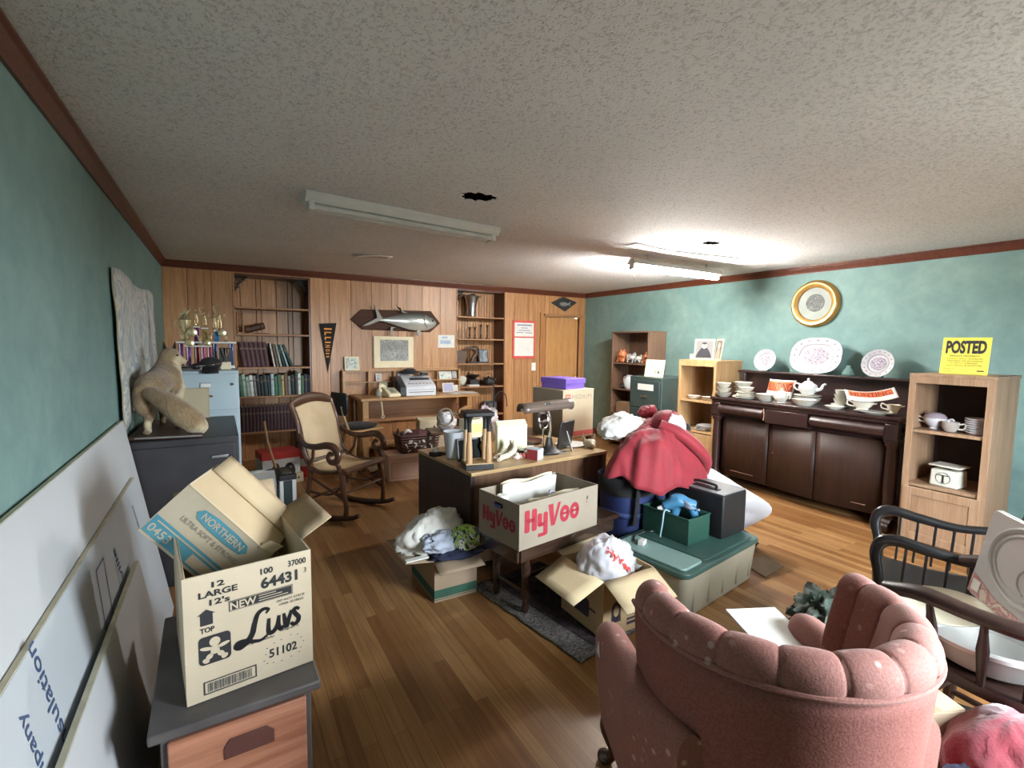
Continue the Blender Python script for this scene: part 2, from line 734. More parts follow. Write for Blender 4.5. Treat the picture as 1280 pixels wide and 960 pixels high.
M['teal'] = make_teal()
M['ceiling'] = make_ceiling()
M['floor'] = make_floor()
M['panel'] = wood('honey_panelling', (0.34, 0.155, 0.058), (0.60, 0.335, 0.155), 'Z', 1.1, 0.40, tone=0.20)
M['panel_dark'] = mk('panel_gap', (0.05, 0.02, 0.01), 0.8)
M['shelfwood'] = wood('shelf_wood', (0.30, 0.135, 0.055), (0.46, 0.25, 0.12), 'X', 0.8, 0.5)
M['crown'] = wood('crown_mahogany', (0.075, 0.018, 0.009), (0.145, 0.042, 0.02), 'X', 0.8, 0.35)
M['door'] = wood('door_veneer', (0.46, 0.22, 0.075), (0.60, 0.335, 0.135), 'Z', 0.7, 0.35)
M['casing'] = wood('casing_wood', (0.33, 0.135, 0.045), (0.50, 0.25, 0.10), 'Z', 0.8, 0.35)
M['iron'] = mk('black_iron', (0.018, 0.017, 0.018), 0.5, 0.3, 0.3)
M['black'] = mk('black_plastic', (0.014, 0.014, 0.015), 0.4, 0, 0.2)
M['blackmatte'] = mk('black_cloth', (0.012, 0.012, 0.013), 0.95, 0, 0.3, sheen=0.1)
M['white'] = mk('white_paint', (0.78, 0.77, 0.74), 0.45, 0, 0.04)
M['paper'] = mk('white_paper', (0.72, 0.71, 0.67), 0.85, 0, 0.05)
M['cream'] = mk('cream_card', (0.76, 0.68, 0.48), 0.8, 0, 0.06)
M['ink'] = mk('black_ink', (0.02, 0.02, 0.022), 0.7, 0, 0.2)
M['chrome'] = mk('chrome', (0.75, 0.75, 0.76), 0.12, 1.0, 0.05)
M['brass'] = mk('brass', (0.62, 0.42, 0.15), 0.28, 1.0, 0.1)
M['steel'] = mk('brushed_steel', (0.48, 0.49, 0.50), 0.35, 1.0, 0.1)
M['red'] = mk('red_paint', (0.52, 0.035, 0.03), 0.4, 0, 0.1)
M['ironscroll'] = mk('verdigris_iron', (0.03, 0.033, 0.03), 0.6, 0.3, 0.4)

# ------------------------------------------------------------------ room shell
struct('floor', MB().box(((XL + XR) / 2, (YF + YB) / 2 + .15, -0.05), (XR - XL + .4, YB - YF + .9, 0.1)), M['floor'], smooth=0)


def ceiling_mesh():
    mb = MB()
    holes = [(1.33, 2.60, 0.105, 0.085, 3), (3.53, 2.655, 0.09, 0.06, 8)]
    # a thin deck with two ragged openings: ring of faces from each hole out to a square, then strips round the squares
    x0, x1, y0, y1 = XL - .1, XR + .1, YF - .1, YB + .1
    xs = [x0, 1.08, 1.58, 3.28, 3.78, x1]
    ys = [y0, 2.40, 2.86, y1]
    for i in range(5):
        for j in range(3):
            if j == 1 and i in (1, 3):
                hx, hy, ra, rb, sd = holes[0] if i == 1 else holes[1]
                n = 32
                random.seed(sd)
                sq, ho = [], []
                for k in range(n):
                    an = 2 * pi * k / n
                    c, s = cos(an), sin(an)
                    cx, cy = (xs[i] + xs[i + 1]) / 2, (ys[j] + ys[j + 1]) / 2
                    t = min((xs[i + 1] - xs[i]) / 2 / max(abs(c), 1e-6), (ys[j + 1] - ys[j]) / 2 / max(abs(s), 1e-6))
                    sq.append((cx + c * t, cy + s * t, H))
                    q = 1 + random.uniform(-.25, .18)
                    ho.append((hx + c * ra * q, hy + s * rb * q, H))
                up = [(p[0], p[1], H + 0.006) for p in ho]
                vs = sq + ho + up
                fs = []
                for k in range(n):
                    l = (k + 1) % n
                    fs.append((k, n + k, n + l, l))
                    fs.append((n + k, 2 * n + k, 2 * n + l, n + l))
                # square corners
                mb.add(vs, fs)
                for qx in (xs[i], xs[i + 1]):
                    for qy in (ys[j], ys[j + 1]):
                        near = sorted(sq, key=lambda p: (p[0] - qx) ** 2 + (p[1] - qy) ** 2)[:2]
                        mb.add([near[0], near[1], (qx, qy, H)], [(0, 1, 2)])
            else:
                mb.add([(xs[i], ys[j], H), (xs[i], ys[j + 1], H), (xs[i + 1], ys[j + 1], H), (xs[i + 1], ys[j], H)], [(0, 1, 2, 3)])
    return mb


struct('ceiling', ceiling_mesh(), M['ceiling'], smooth=0)
struct('ceiling_deck', MB().box(((XL + XR) / 2, (YF + YB) / 2, H + .055), (XR - XL + .6, YB - YF + .8, 0.05)), mk('painted_hole_shade', (0.008, 0.005, 0.004), 0.95, spec=0.0), smooth=0)  # near-black colour stands in for the shade inside the ceiling holes
struct('wall_left', MB().box((XL - .06, (YF + YB) / 2, H / 2), (0.12, YB - YF + .2, H + .1)), M['teal'], smooth=0)
struct('wall_right', MB().box((XR + .06, (YF + YB) / 2, H / 2), (0.12, YB - YF + .2, H + .1)), M['teal'], smooth=0)
wf = MB()
x0_, x1_ = XL - .1, XR + .1
for a, b, c, d in ((x0_, WIN[0], 0, H + .05), (WIN[1], x1_, 0, H + .05), (WIN[0], WIN[1], 0, WIN[2]), (WIN[0], WIN[1], WIN[3], H + .05)):
    wf.box(((a + b) / 2, YF - .06, (c + d) / 2), (b - a, .12, d - c))
struct('wall_front', wf, M['teal'], smooth=0)
wfr = MB()
for a, b, c, d in ((WIN[0], WIN[0] + .05, WIN[2], WIN[3]), (WIN[1] - .05, WIN[1], WIN[2], WIN[3]), (WIN[0], WIN[1], WIN[2], WIN[2] + .06), (WIN[0], WIN[1], WIN[3] - .05, WIN[3])):
    wfr.box(((a + b) / 2, YF - .05, (c + d) / 2), (b - a, .06, d - c))
struct('window_1', wfr, M['white'], smooth=0)

# panelled wall with two built-in recesses and a doorway
random.seed(11)
BK1 = (0.155, 0.985, 2.262)
BK2 = (2.955, 3.775, 2.28)
DR = (4.515, 5.235, 1.935)


def panel_wall():
    mb, back = MB(), MB()
    spans = [(XL, BK1[0], 0, H), (BK1[0], BK1[1], BK1[2], H), (BK1[1], BK2[0], 0, H), (BK2[0], BK2[1], BK2[2], H),
             (BK2[1], DR[0], 0, H), (DR[0], DR[1], DR[2], H), (DR[1], XR, 0, H)]
    for a, b, z0, z1 in spans:
        x = a
        while x < b - 1e-4:
            w = random.choice((0.085, 0.125, 0.17, 0.225, 0.265))
            if x + w > b - 0.06:
                w = b - x
            mb.box((x + w / 2, YB + .012, (z0 + z1) / 2), (w - 0.003, 0.024, z1 - z0), tone=random.random())
            x += w
        back.box(((a + b) / 2, YB + .045, (z0 + z1) / 2), (b - a, 0.05, z1 - z0))
    return mb, back


pw, pb = panel_wall()
wb = struct('wall_back', pw, M['panel'], bevel=0.002, bseg=1)
struct('wall_back_lining', pb, M['panel_dark'], smooth=0)
struct('wall_back_outer', MB().box(((XL + XR) / 2, YB + .42, H / 2), (XR - XL + .2, 0.06, H + .1)), M['panel_dark'], smooth=0)


def crown(name, a, b, inward):
    """crown moulding: a small ogee section swept along the wall head"""
    a, b, w = V(a), V(b), V(inward)
    prof = [(0, -0.075), (0.012, -0.075), (0.016, -0.055), (0.030, -0.035), (0.034, -0.018), (0.046, -0.010), (0.046, 0.0), (0, 0.0)]
    mb = MB()
    vs = [a + w * p + V((0, 0, q)) for p, q in prof] + [b + w * p + V((0, 0, q)) for p, q in prof]
    n = len(prof)
    mb.add(vs, [(i, (i + 1) % n, (i + 1) % n + n, i + n) for i in range(n)] + [tuple(range(n)), tuple(range(2 * n - 1, n - 1, -1))])
    struct(name, mb, M['crown'], smooth=30)


Hc = H - 0.001
crown('trim_1', (XL, YF, Hc), (XL, YB, Hc), (1, 0, 0))
crown('trim_2', (XL, YB, Hc), (XR, YB, Hc), (0, -1, 0))
crown('trim_3', (XR, YF, Hc), (XR, YB, Hc), (-1, 0, 0))
bbm = wood('baseboard_wood', (0.10, 0.035, 0.015), (0.18, 0.07, 0.03), 'X', 0.8, 0.4)
struct('baseboard_left', MB().box((XL + .008, (YF + YB) / 2, .05), (.016, YB - YF, .1)), bbm, bevel=.004)
struct('baseboard_right', MB().box((XR - .008, (YF + YB) / 2, .05), (.016, YB - YF, .1)), bbm, bevel=.004)

# door and casing
door = struct('door_1', MB().box(((DR[0] + DR[1]) / 2, YB + .055, DR[2] / 2), (DR[1] - DR[0] - .01, 0.04, DR[2] - .01)), M['door'], bevel=.003)
cz = MB()
for x in (DR[0] - .045, DR[1] + .045):
    cz.box((x, YB - .012, DR[2] / 2 + .03), (.09, .024, DR[2] + .06))
cz.box((DR[0] + .012, YB - .026, DR[2] / 2), (.02, .014, DR[2]))
cz.box((DR[1] - .012, YB - .026, DR[2] / 2), (.02, .014, DR[2]))
struct('door_frame', cz, M['casing'], door, bevel=.004)
struct('door_head', MB().prism([(.026, 0), (.04, 0), (.055, .03), (.055, .04), (.026, .04)], DR[1] - DR[0] + .06, (DR[1] + .03, YB, DR[2] + .005), (0, -1, 0), (0, 0, 1)), M['shelfwood'], door)
kn = MB().lathe([(0, .055), (.012, .055), (.026, .045), (.03, .03), (.02, .016), (.011, .008), (.028, .004), (.028, 0), (0, 0)], seg=20, M=Matrix.Translation((DR[1] - .07, YB + .034, .95)) @ Matrix.Rotation(pi / 2, 4, 'X'))
struct('door_handle', kn, M['brass'], door)


# ------------------------------------------------------------------ built-in bookcases in the panelled wall
def bookcase_in_wall(x0, x1, top, shelves, label, seed):
    t = thing('built_in_bookcase', label, 'bookcase', (0, 0, 0), group=None)
    random.seed(seed)
    b = MB()
    x = x0
    while x < x1 - 1e-4:
        w = random.choice((.055, .085, .13, .17)) if seed == 4 else .048
        w = min(w, x1 - x)
        b.box((x + w / 2, YB + .325, top / 2), (w - .005, .02, top), tone=random.random())
        x += w
    b.build('back_panel', M['panel'], t, bevel=.003, bseg=1)
    for x in (x0 + .011, x1 - .011):
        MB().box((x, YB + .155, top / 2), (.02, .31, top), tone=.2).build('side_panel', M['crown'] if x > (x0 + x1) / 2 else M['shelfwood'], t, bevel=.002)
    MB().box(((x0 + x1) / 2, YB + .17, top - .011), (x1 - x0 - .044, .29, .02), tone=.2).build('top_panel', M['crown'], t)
    for i, z in enumerate(shelves):
        MB().box(((x0 + x1) / 2, YB + .145, z - .011), (x1 - x0 - .046, .32, .022)).build('shelf', M['shelfwood'], t, bevel=.003)
    return t


SH1 = (1.885, 1.572, 1.18, 0.832, 0.405)
SH2 = (1.885, 1.56, 1.193, 0.848, 0.42)
bookcase_in_wall(BK1[0], BK1[1], BK1[2], SH1, 'wall bookcase recessed in the panelling and packed with maroon and green bound volumes', 4)
bookcase_in_wall(BK2[0], BK2[1], BK2[2], SH2, 'wall bookcase recessed beside the notice board, holding candlesticks and a tall vase', 5)


def scroll(sign):
    """openwork leaf bracket filling an upper corner"""
    mb = MB()
    L, W = .17, .13
    mb.tube([(0, 0, -L), (0, 0, 0), (sign * W, 0, 0)], .011, 6)
    mb.tube(spline([(0, 0, -L), (sign * .03, 0, -L * .6), (sign * .06, 0, -.06), (sign * W, 0, 0)], 6), .010, 6)
    for cx, cz, r in ((.035, -.04, .024), (.028, -.085, .016), (.075, -.022, .015)):
        pts = [(sign * (cx + r * (1 - k / 22) * cos(k * .45)), 0, cz + r * (1 - k / 22) * sin(k * .45)) for k in range(20)]
        mb.tube(pts, .006, 6)
    for cx, cz, a in ((.06, -.06, .6), (.09, -.035, .3), (.03, -.12, .9)):
        mb.ball((sign * cx, 0, cz), (.022, .008, .011), 10, 6, Matrix.Rotation(sign * a, 3, 'Y'))
    return mb


for x, z, s, lb in ((BK1[0] + .024, BK1[2] - .024, 1, 'dark leaf bracket in the upper corner of the maroon-book recess, at the trophy side'),
                    (BK1[1] - .024, BK1[2] - .024, -1, 'dark leaf bracket in the upper corner of the maroon-book recess, at the pennant side'),
                    (BK2[0] + .024, BK2[2] - .024, 1, 'dark leaf bracket in the upper corner of the candlestick recess')):
    o = scroll(s).build('corner_bracket', M['ironscroll'], None, loc=(x, YB + .06, z - .006))
    tag(o, lb, 'bracket', 'iron leaf brackets in the bookcase corners')


# books --------------------------------------------------------------
def book_mesh(w, h, d, ins=.004, tk=.003):
    c = MB()
    c.box((-w / 2 + tk / 2, 0, h / 2), (tk, d, h)).box((w / 2 - tk / 2, 0, h / 2), (tk, d, h))
    n = 6
    arc = [(-w / 2 + w * i / n, -d / 2 - sin(pi * i / n) * w * .16) for i in range(n + 1)]
    vs = [(x, y, z) for z in (0, h) for x, y in arc] + [(x, y + tk, z) for z in (0, h) for x, y in arc]
    m = n + 1
    fs = [(i, i + 1, m + i + 1, m + i) for i in range(n)] + [(2 * m + i, 3 * m + i, 3 * m + i + 1, 2 * m + i + 1) for i in range(n)]
    fs += [(i, 2 * m + i, 2 * m + i + 1, i + 1) for i in range(n)] + [(m + i, m + i + 1, 3 * m + i + 1, 3 * m + i) for i in range(n)]
    c.add(vs, fs)
    p = MB().box((0, ins * .3, h / 2), (w - 2 * tk, d - 2 * ins, h - 2 * ins))
    return c, p


M['pages'] = mk('page_edges', (0.62, 0.56, 0.44), 0.9, 0, .1)
BOOKC = {'maroon': (0.062, 0.020, 0.026), 'dark maroon': (0.048, 0.018, 0.024), 'dark green': (0.014, 0.042, 0.034), 'black': (0.018, 0.02, 0.022), 'pale green': (0.30, 0.42, 0.34),
         'grey': (0.20, 0.21, 0.20), 'white': (0.62, 0.62, 0.58), 'mustard': (0.45, 0.36, 0.16), 'brown': (0.14, 0.085, 0.05), 'green': (0.05, 0.14, 0.085), 'blue-black': (0.02, 0.03, 0.045), 'pale blue': (0.34, 0.46, 0.48), 'dull_gilt': (.13, .085, .05)}
BM = {k: mk('cloth_' + k.replace(' ', '_'), c, 0.6, 0, .2, 20) for k, c in BOOKC.items()}
_bookproto = {}


def book(x, z, w, h, d, colour, label, tilt=0.0, group=None, y=None, band=True):
    key = (round(w, 3), round(h, 3), colour)
    y = YB + .02 + d / 2 if y is None else y
    z = z + w / 2 * abs(sin(tilt))
    if key in _bookproto:
        src = _bookproto[key]
        o = dup(src, (x, y, z), rot=(0, tilt, 0))
    else:
        c, p = book_mesh(w, h, d)
        o = c.build('book', BM[colour], None, loc=(x, y, z), rot=(0, tilt, 0))
        p.build('pages', M['pages'], o, smooth=0)
        if band:
            g = MB()
            g.box((0, -d / 2 - w * .13, h * .74), (w * .86, w * .08, .02))
            g.build('spine_label', BM['dull_gilt'] if colour not in ('white', 'pale green', 'pale blue') else BM['grey'], o, smooth=0)
        _bookproto[key] = o
    tag(o, label, 'book', group)
    return o


random.seed(3)
x = .255
for i in range(6):
    book(x, SH1[2], .047, .295, .22, 'maroon', f'maroon bound volume, {ORD[i]} in the slanting row above the green books', -.12, 'slanting volumes on the middle shelf')
    x += .0475
for cname, w, h, tl, lb in (('white', .016, .285, -.16, 'thin white book slanting against the maroon volumes'), ('brown', .026, .28, -.17, 'brown book slanting between two white books'),
                            ('pale green', .022, .275, -.19, 'pale book slanting next to the dark green folder'), ('black', .022, .27, -.24, 'black book slanting before the pale blue one'),
                            ('pale blue', .018, .27, -.28, 'pale blue book slanting in the end of the maroon row'), ('dark green', .038, .275, -.36, 'dark green folder slanting at the end of the maroon row')):
    x += w / 2 + .004
    book(x + .02, SH1[2], w, h, .21, cname, lb, tl, 'slanting volumes on the middle shelf')
    x += w / 2 + .006 + (abs(tl) - .12) * .06
seq = ['green', 'pale green', 'pale green', 'white', 'grey', 'black', 'black', 'dark green', 'blue-black', 'pale blue', 'green', 'green', 'mustard', 'brown', 'grey', 'black', 'dark green', 'white', 'green', 'blue-black', 'black', 'brown']
x = .20
cnt = {}
for i, cname in enumerate(seq):
    w = (.027, .034, .031, .038)[i % 4]
    h = (.245, .25, .235, .265)[(i * 7) % 4]
    if i == 16:
        h = .29
    cnt[cname] = cnt.get(cname, 0) + 1
    book(x + w / 2, SH1[3], w, h, .2, cname, f'{cname} book, {ORD[i]} from the file cabinet on the mixed green shelf', -.06 if i < 9 else (-.02 if i < 16 else 0), 'mixed books on the green shelf')
    x += w + .0045
x = .20
for i in range(19):
    book(x + .018, SH1[4], .036, .30, .22, 'dark maroon', f'dark maroon volume, {ORD[i]} from the file cabinet on the lowest packed shelf', 0, 'dark volumes on the lowest packed shelf')
    x += .0375

# upper shelf of the same recess: an empty frame on end and a leather case
fr = MB()
for q in ((.014, 0), (.071, 0)):
    fr.box((q[0] - .042, 0, .125), (.014, .16, .25))
fr.box((0, 0, .007), (.07, .16, .014)).box((0, 0, .243), (.07, .16, .014))
tag(fr.build('open_wooden_box', M['shelfwood'], None, bevel=.002, loc=(.225, YB + .12, SH1[1])), 'narrow open wooden box standing on end above the maroon volumes', 'box')
lc = thing('leather_case', 'brown leather case propped at a slant on the shelf above the maroon volumes', 'case', (.39, YB + .13, SH1[1]))
cs = MB().tube([(-.11, 0, .045), (-.10, 0, .045), (.10, 0, .045), (.11, 0, .045)], [.03, .042, .042, .03], 14, flat=.8, up=(0, 1, 0))
cs.xform(Matrix.Translation((0, 0, .03)) @ Matrix.Rotation(-.28, 4, 'Y'))
cs.build('case_body', mk('brown_leather', (.10, .045, .02), .5, 0, .3, 14), lc)
MB().box((.05, 0, .006), (.17, .11, .012)).build('flat_pad', BM['brown'], lc, bevel=.003)
st = MB()
for xx in (-.05, .05):
    st.tube([(xx + .044 * 0, .036 * cos(a), .075 - xx * -.28 + .044 * sin(a)) for a in [2 * pi * k / 16 for k in range(16)]], .004, 6, closed=True)
st.build('strap', BM['black'], lc)

# second recess -----------------------------------------------------
vz = thing('metal_vase', 'tall tarnished metal vase with fluted lip on the top shelf over the candlesticks', 'vase', (3.27, YB + .13, SH2[0]))
MB().lathe([(0, .004), (.055, .004), (.06, .01), (.056, .03), (.062, .10), (.075, .2), (.10, .28), (.118, .31), (.112, .31), (.07, .2), (.05, .03), (0, .02)], seg=28).build('vase_body', M['steel'], vz)
gr = MB()
random.seed(9)
for k in range(26):
    a = random.uniform(0, 2 * pi)
    r = random.uniform(.02, .14)
    p0 = V((.03 * cos(a), .03 * sin(a) * .6, .26))
    p1 = V((r * cos(a), r * sin(a) * .5, .32 + random.uniform(-.02, .025)))
    gr.tube([p0, (p0 + p1) / 2 + V((0, 0, .03)), p1], [.004, .004, .002], 5)
    gr.ball(p1, (.026, .016, .007), 8, 5, Matrix.Rotation(a, 3, 'Z'))
gr.build('dry_leaves', mk('dry_dark_leaf', (.03, .04, .022), .8), vz)
cm = mk('turned_walnut', (.075, .038, .02), .4, 0, .3)
for i, (xx, hh) in enumerate(((3.235, .175), (3.325, .175), (3.425, .22), (3.535, .215))):
    p = MB().lathe([(0, 0), (.032, 0), (.032, .012), (.014, .022), (.011, .04), (.018, .05), (.010, .07), (.013, hh * .6), (.010, hh - .05), (.019, hh - .03), (.014, hh - .022), (.024, hh - .008), (.022, hh), (.010, hh), (.010, hh - .01), (0, hh - .01)], seg=14)
    o = p.build('candlestick', cm, None, loc=(xx, YB + .12, SH2[1]))
    tag(o, ['short dark turned candlestick beside the small square plaque', 'short dark turned candlestick beside a taller one', 'tall dark candlestick between a short one and the end one', 'tall dark candlestick at the end of the row by the notice board'][i], 'candlestick', 'turned candlesticks on one shelf')
sp = MB().box((0, 0, .055), (.075, .02, .11)).build('small_plaque', BM['brown'], None, bevel=.003, loc=(3.02, YB + .12, SH2[1]))
MB().box((0, -.011, .055), (.055, .004, .09)).build('plaque_face', cm, sp)
tag(sp, 'small square brown plaque standing beside the candlesticks', 'plaque')
bx = MB().box((0, 0, .09), (.17, .12, .18)).build('wooden_box', cm, None, bevel=.004, loc=(3.07, YB + .14, SH2[2]))
MB().box((0, 0, .182), (.174, .124, .012)).build('box_lid', cm, bx, bevel=.002)
tag(bx, 'dark wooden box under the candlesticks beside the carved bird head', 'box')
bh = thing('carved_bird_head', 'dark carved wooden bird head with a long beak on a base', 'carving', (3.27, YB + .13, SH2[2]))
hd = MB().tube(spline([(.0, 0, .015), (.02, 0, .07), (.075, 0, .13), (.075, 0, .20)], 6), rlist([.045, .028, .034, .04], 19), 14)
hd.ball((.06, 0, .215), (.065, .042, .05)).tube([(.01, 0, .225), (-.07, 0, .222), (-.155, 0, .20)], [.026, .016, .010], 10)
remeshed(hd, 'head', cm, bh, .006, 2)
MB().box((.02, 0, .01), (.2, .1, .02)).build('base', BM['black'], bh, bevel=.004)
pf = MB().box((0, 0, .105), (.165, .016, .21)).build('small_picture', M['black'], None, bevel=.003, loc=(3.51, YB + .18, SH2[2]), rot=(radians(-9), 0, 0))
MB().box((0, -.0085, .105), (.135, .003, .18)).build('photo', patches('grey_photo', [(.10, .12, .14), (.22, .25, .28), (.30, .33, .35)], 7, .4, 0), pf)
tag(pf, 'dark framed grey picture leaning on the shelf beside the bird carving', 'picture')
# lower shelf: nested glass bowls, a coffee mill, a kettle
for i, (dx, r) in enumerate(((0, .10), (.035, .085))):
    g = MB().lathe([(0, .0), (r * .4, 0), (r * .75, .03), (r, .07), (r * .96, .07), (r * .7, .034), (0, .008)], seg=24)
    o = g.build('glass_bowl', mk('milk_glass_%d' % i, (.62, .66, .60), .15, 0, .05), None, loc=(3.07 + dx, YB + .10 + dx * .6, SH2[3] + .016 + i * .03), rot=(radians(-38), radians(14), 0))
    tag(o, ['wide pale glass bowl tipped on its side beside the coffee mill', 'smaller pale glass bowl nested inside the tipped wide one'][i], 'bowl', 'nested pale glass bowls')
cmill = thing('coffee_mill', 'black iron coffee mill with a crank handle on the bowl shelf', 'coffee mill', (3.30, YB + .13, SH2[3]))
MB().box((0, 0, .05), (.17, .13, .1), taper=.85).build('mill_box', M['iron'], cmill, bevel=.008)
MB().lathe([(.03, .1), (.05, .12), (.10, .155), (.105, .165), (.09, .165), (.04, .125), (0, .12)], seg=20).build('hopper', M['iron'], cmill)
MB().tube([(0, 0, .15), (0, 0, .185), (-.06, -.03, .185), (-.10, -.05, .19)], .006, 8).ball((-.10, -.05, .2), (.014, .014, .018)).build('crank_handle', M['iron'], cmill)
kt = thing('iron_kettle', 'dark iron kettle with a bail handle at the end of the bowl shelf', 'kettle', (3.56, YB + .12, SH2[3]))
MB().lathe([(0, 0), (.075, 0), (.098, .04), (.095, .08), (.07, .115), (.03, .125), (.012, .13), (.014, .145), (0, .148)], seg=24).build('kettle_body', M['iron'], kt)
MB().tube([(.08, 0, .05), (.12, 0, .08), (.135, 0, .11)], [.018, .013, .009], 10).build('spout', M['iron'], kt)
MB().tube([(-.07 * cos(a), 0, .10 + .085 * sin(a)) for a in [pi * k / 12 for k in range(13)]], .005, 8).build('bail_handle', M['iron'], kt)
tray = MB().box((0, 0, .012), (.17, .10, .024)).build('notepad', M['paper'], None, bevel=.002, loc=(3.25, YB + .035, SH2[3]))
tag(tray, 'flat pale notepad lying before the coffee mill on the shelf edge', 'notepad')
# bottom of the second recess: pink cloth bundle, grey pot
pk = heap((0, 0, .06), (.105, .10, .13), .2, 2.0, 5, 36, 20).build('pink_cloth_bundle', mk('dusty_pink_cloth', (.50, .24, .21), .9, 0, .12), None, loc=(3.10, YB + .12, SH2[4]), smooth=80)
tag(pk, 'dusty pink cloth bundle on the low shelf under the glass bowls', 'bundle')
pot = MB().lathe([(0, 0), (.09, 0), (.11, .05), (.11, .16), (.12, .17), (.105, .17), (.10, .05), (0, .015)], seg=24).build('grey_stoneware_crock', mk('grey_stoneware', (.10, .10, .11), .5), None, loc=(3.60, YB + .14, SH2[4]))
tag(pot, 'grey crock on the low shelf beside the pink cloth bundle', 'crock')

# ------------------------------------------------------------------ things hung on the panelled wall
WX, WZ = (1, 0, 0), (0, 0, 1)        # frame of a face that looks towards -Y
pn = MB().prism([(0, 0), (.21, .012), (.094, -.62)], .006, (1.08, YB - .008, 1.715), WX, WZ).build('felt_pennant', mk('black_felt', (.02, .018, .017), .95, 0, .2), None)
tag(pn, 'black felt pennant with orange letters, hung point down', 'pennant')
ik = Ink((1.08, YB - .0142, 1.715), WX, WZ)
yy = -.055
for i, ch in enumerate('ILLINOIS'):
    t = i / 7
    wd = .094 * (1 - .62 * t)        # letter height, running across the pennant
    hh = .055 - .024 * t
    cx = .105 - .008 * i / 7 * 1.3
    ik.text(ch, cx - wd / 2, yy, wd, hh * (.45 if ch == 'I' else 1) * .82, .03, 0, -pi / 2)
    yy -= hh * (.62 if ch == 'I' else 1.0) + .012
ik.build('lettering', mk('orange_felt', (.80, .33, .07), .9), pn)
sw = MB().box((.09, .001, -.008), (.016, .007, .05)).build('hanging_tab', BM['brown'], pn)

fm = thing('mounted_fish', 'silver fish trophy mounted on a dark six-sided board above the printer counter', 'mounted fish', (2.10, YB, 1.78))
MB().prism([(-.64, .0), (-.50, .135), (.46, .155), (.60, -.01), (.45, -.14), (-.49, -.125)], .022, (0, -.001, 0), WX, WZ).build('mount_board', wood('fish_board', (.045, .016, .009), (.085, .034, .017), 'X', 1, .6, spec=.2), fm, bevel=.006)


def fish_body():
    mb = MB()
    prof = ((0, .0), (.02, .035), (.07, .072), (.16, .108), (.30, .128), (.45, .112), (.60, .075), (.74, .038), (.82, .020), (.86, .016))
    L = .86

    def rad(s):
        for (a, p), (b, q) in zip(prof[:-1], prof[1:]):
            if s <= b:
                return lerp(p, q, (s - a) / (b - a))
        return prof[-1][1]

    def fn(u, v):
        s = u * .86
        r = max(rad(s), .001)
        an = 2 * pi * v
        return V((.52 - s * .93, -.075 + sin(an) * r * .45, .0 + cos(an) * r + .012 * sin(s * 3.2) - .02 * (1 - s / .86)))
    mb.grid(fn, 30, 20, cv=True)
    return mb


fsm, fnt, fbs = _nt('fish_skin')
fz = N(fnt, 'SeparateXYZ')
fnt.links.new(coords(fnt), fz.inputs[0])
fmr = N(fnt, 'MapRange')
fmr.inputs[1].default_value, fmr.inputs[2].default_value = -.12, .12
fnt.links.new(fz.outputs[2], fmr.inputs[0])
fnt.links.new(ramp(fnt, fmr.outputs[0], ((0.1, (.55, .56, .52)), (.5, (.40, .42, .40)), (.72, (.22, .25, .24)), (.95, (.07, .085, .085)))), fbs.inputs['Base Color'])
fbs.inputs['Metallic'].default_value = .35
fbs.inputs['Roughness'].default_value = .25
fish_body().build('body', fsm, fm)
gill = MB().tube(spline([(.35, -.125, .085), (.325, -.135, .03), (.335, -.135, -.03), (.365, -.115, -.08)], 6), .005, 6)
gill.build('gill_cover', M['steel'], fm)
MB().ball((.455, -.112, .018), (.013, .008, .013)).build('eye', M['ink'], fm)
fin = mk('fish_fin', (.20, .19, .17), .4, .1)
tl = MB()
tl.prism([(-.19, -.022), (-.26, .06), (-.335, .20), (-.345, .19), (-.315, .06), (-.31, -.005)], .014, (0, -.062, 0), WX, WZ)
tl.prism([(-.19, .015), (-.30, -.02), (-.43, -.075), (-.515, -.085), (-.44, -.038), (-.31, .03)], .014, (0, -.066, 0), WX, WZ)
tl.build('tail', fin, fm, bevel=.004)
MB().prism([(.16, .095), (.02, .115), (.00, .165), (-.035, .185), (.03, .135)], .012, (0, -.07, 0), WX, WZ).build('fin', fin, fm, bevel=.003)
MB().prism([(-.05, -.085), (-.10, -.10), (-.115, -.205), (-.145, -.185), (-.13, -.08)], .012, (0, -.07, 0), WX, WZ).build('fin', fin, fm, bevel=.003)
MB().prism([(.28, -.115), (.22, -.12), (.22, -.19), (.255, -.20), (.265, -.165)], .012, (0, -.10, 0), WX, WZ).build('belly_fin', fin, fm, bevel=.003)

pc = thing('framed_print', 'cream matted print of a grey woodland scene under the mounted fish', 'picture', (1.755, YB, 1.15))
MB().box((.275, -.012, .21), (.545, .022, .42)).build('mat_board', M['cream'], pc, bevel=.002)
MB().box((.28, -.0245, .235), (.385, .004, .285)).build('print', patches('engraving', [(.22, .23, .23), (.36, .37, .35), (.28, .29, .28), (.46, .46, .42), (.30, .31, .30)], 16, .8, 0, 1.5), pc)
gm = MB()
for k in range(17):
    gm.box((.10 + k * .0225, -.028, .29), (.006, .003, .16 - .03 * ((k * 7) % 3)))
gm.build('tree_trunks', BM['grey'], pc)
cd = MB().box((.13, -.003, -.09), (.26, .006, .18)).build('postcard', M['paper'], None, loc=(2.668, YB - .001, 1.605))
MB().box((.12, -.0068, -.10), (.16, .002, .05)).box((.11, -.0068, -.035), (.08, .002, .03)).build('printed_picture', mk('pale_blue_print', (.35, .45, .60), .7), cd)
tag(cd, 'small white card with a pale blue picture tacked beside the fish', 'card')

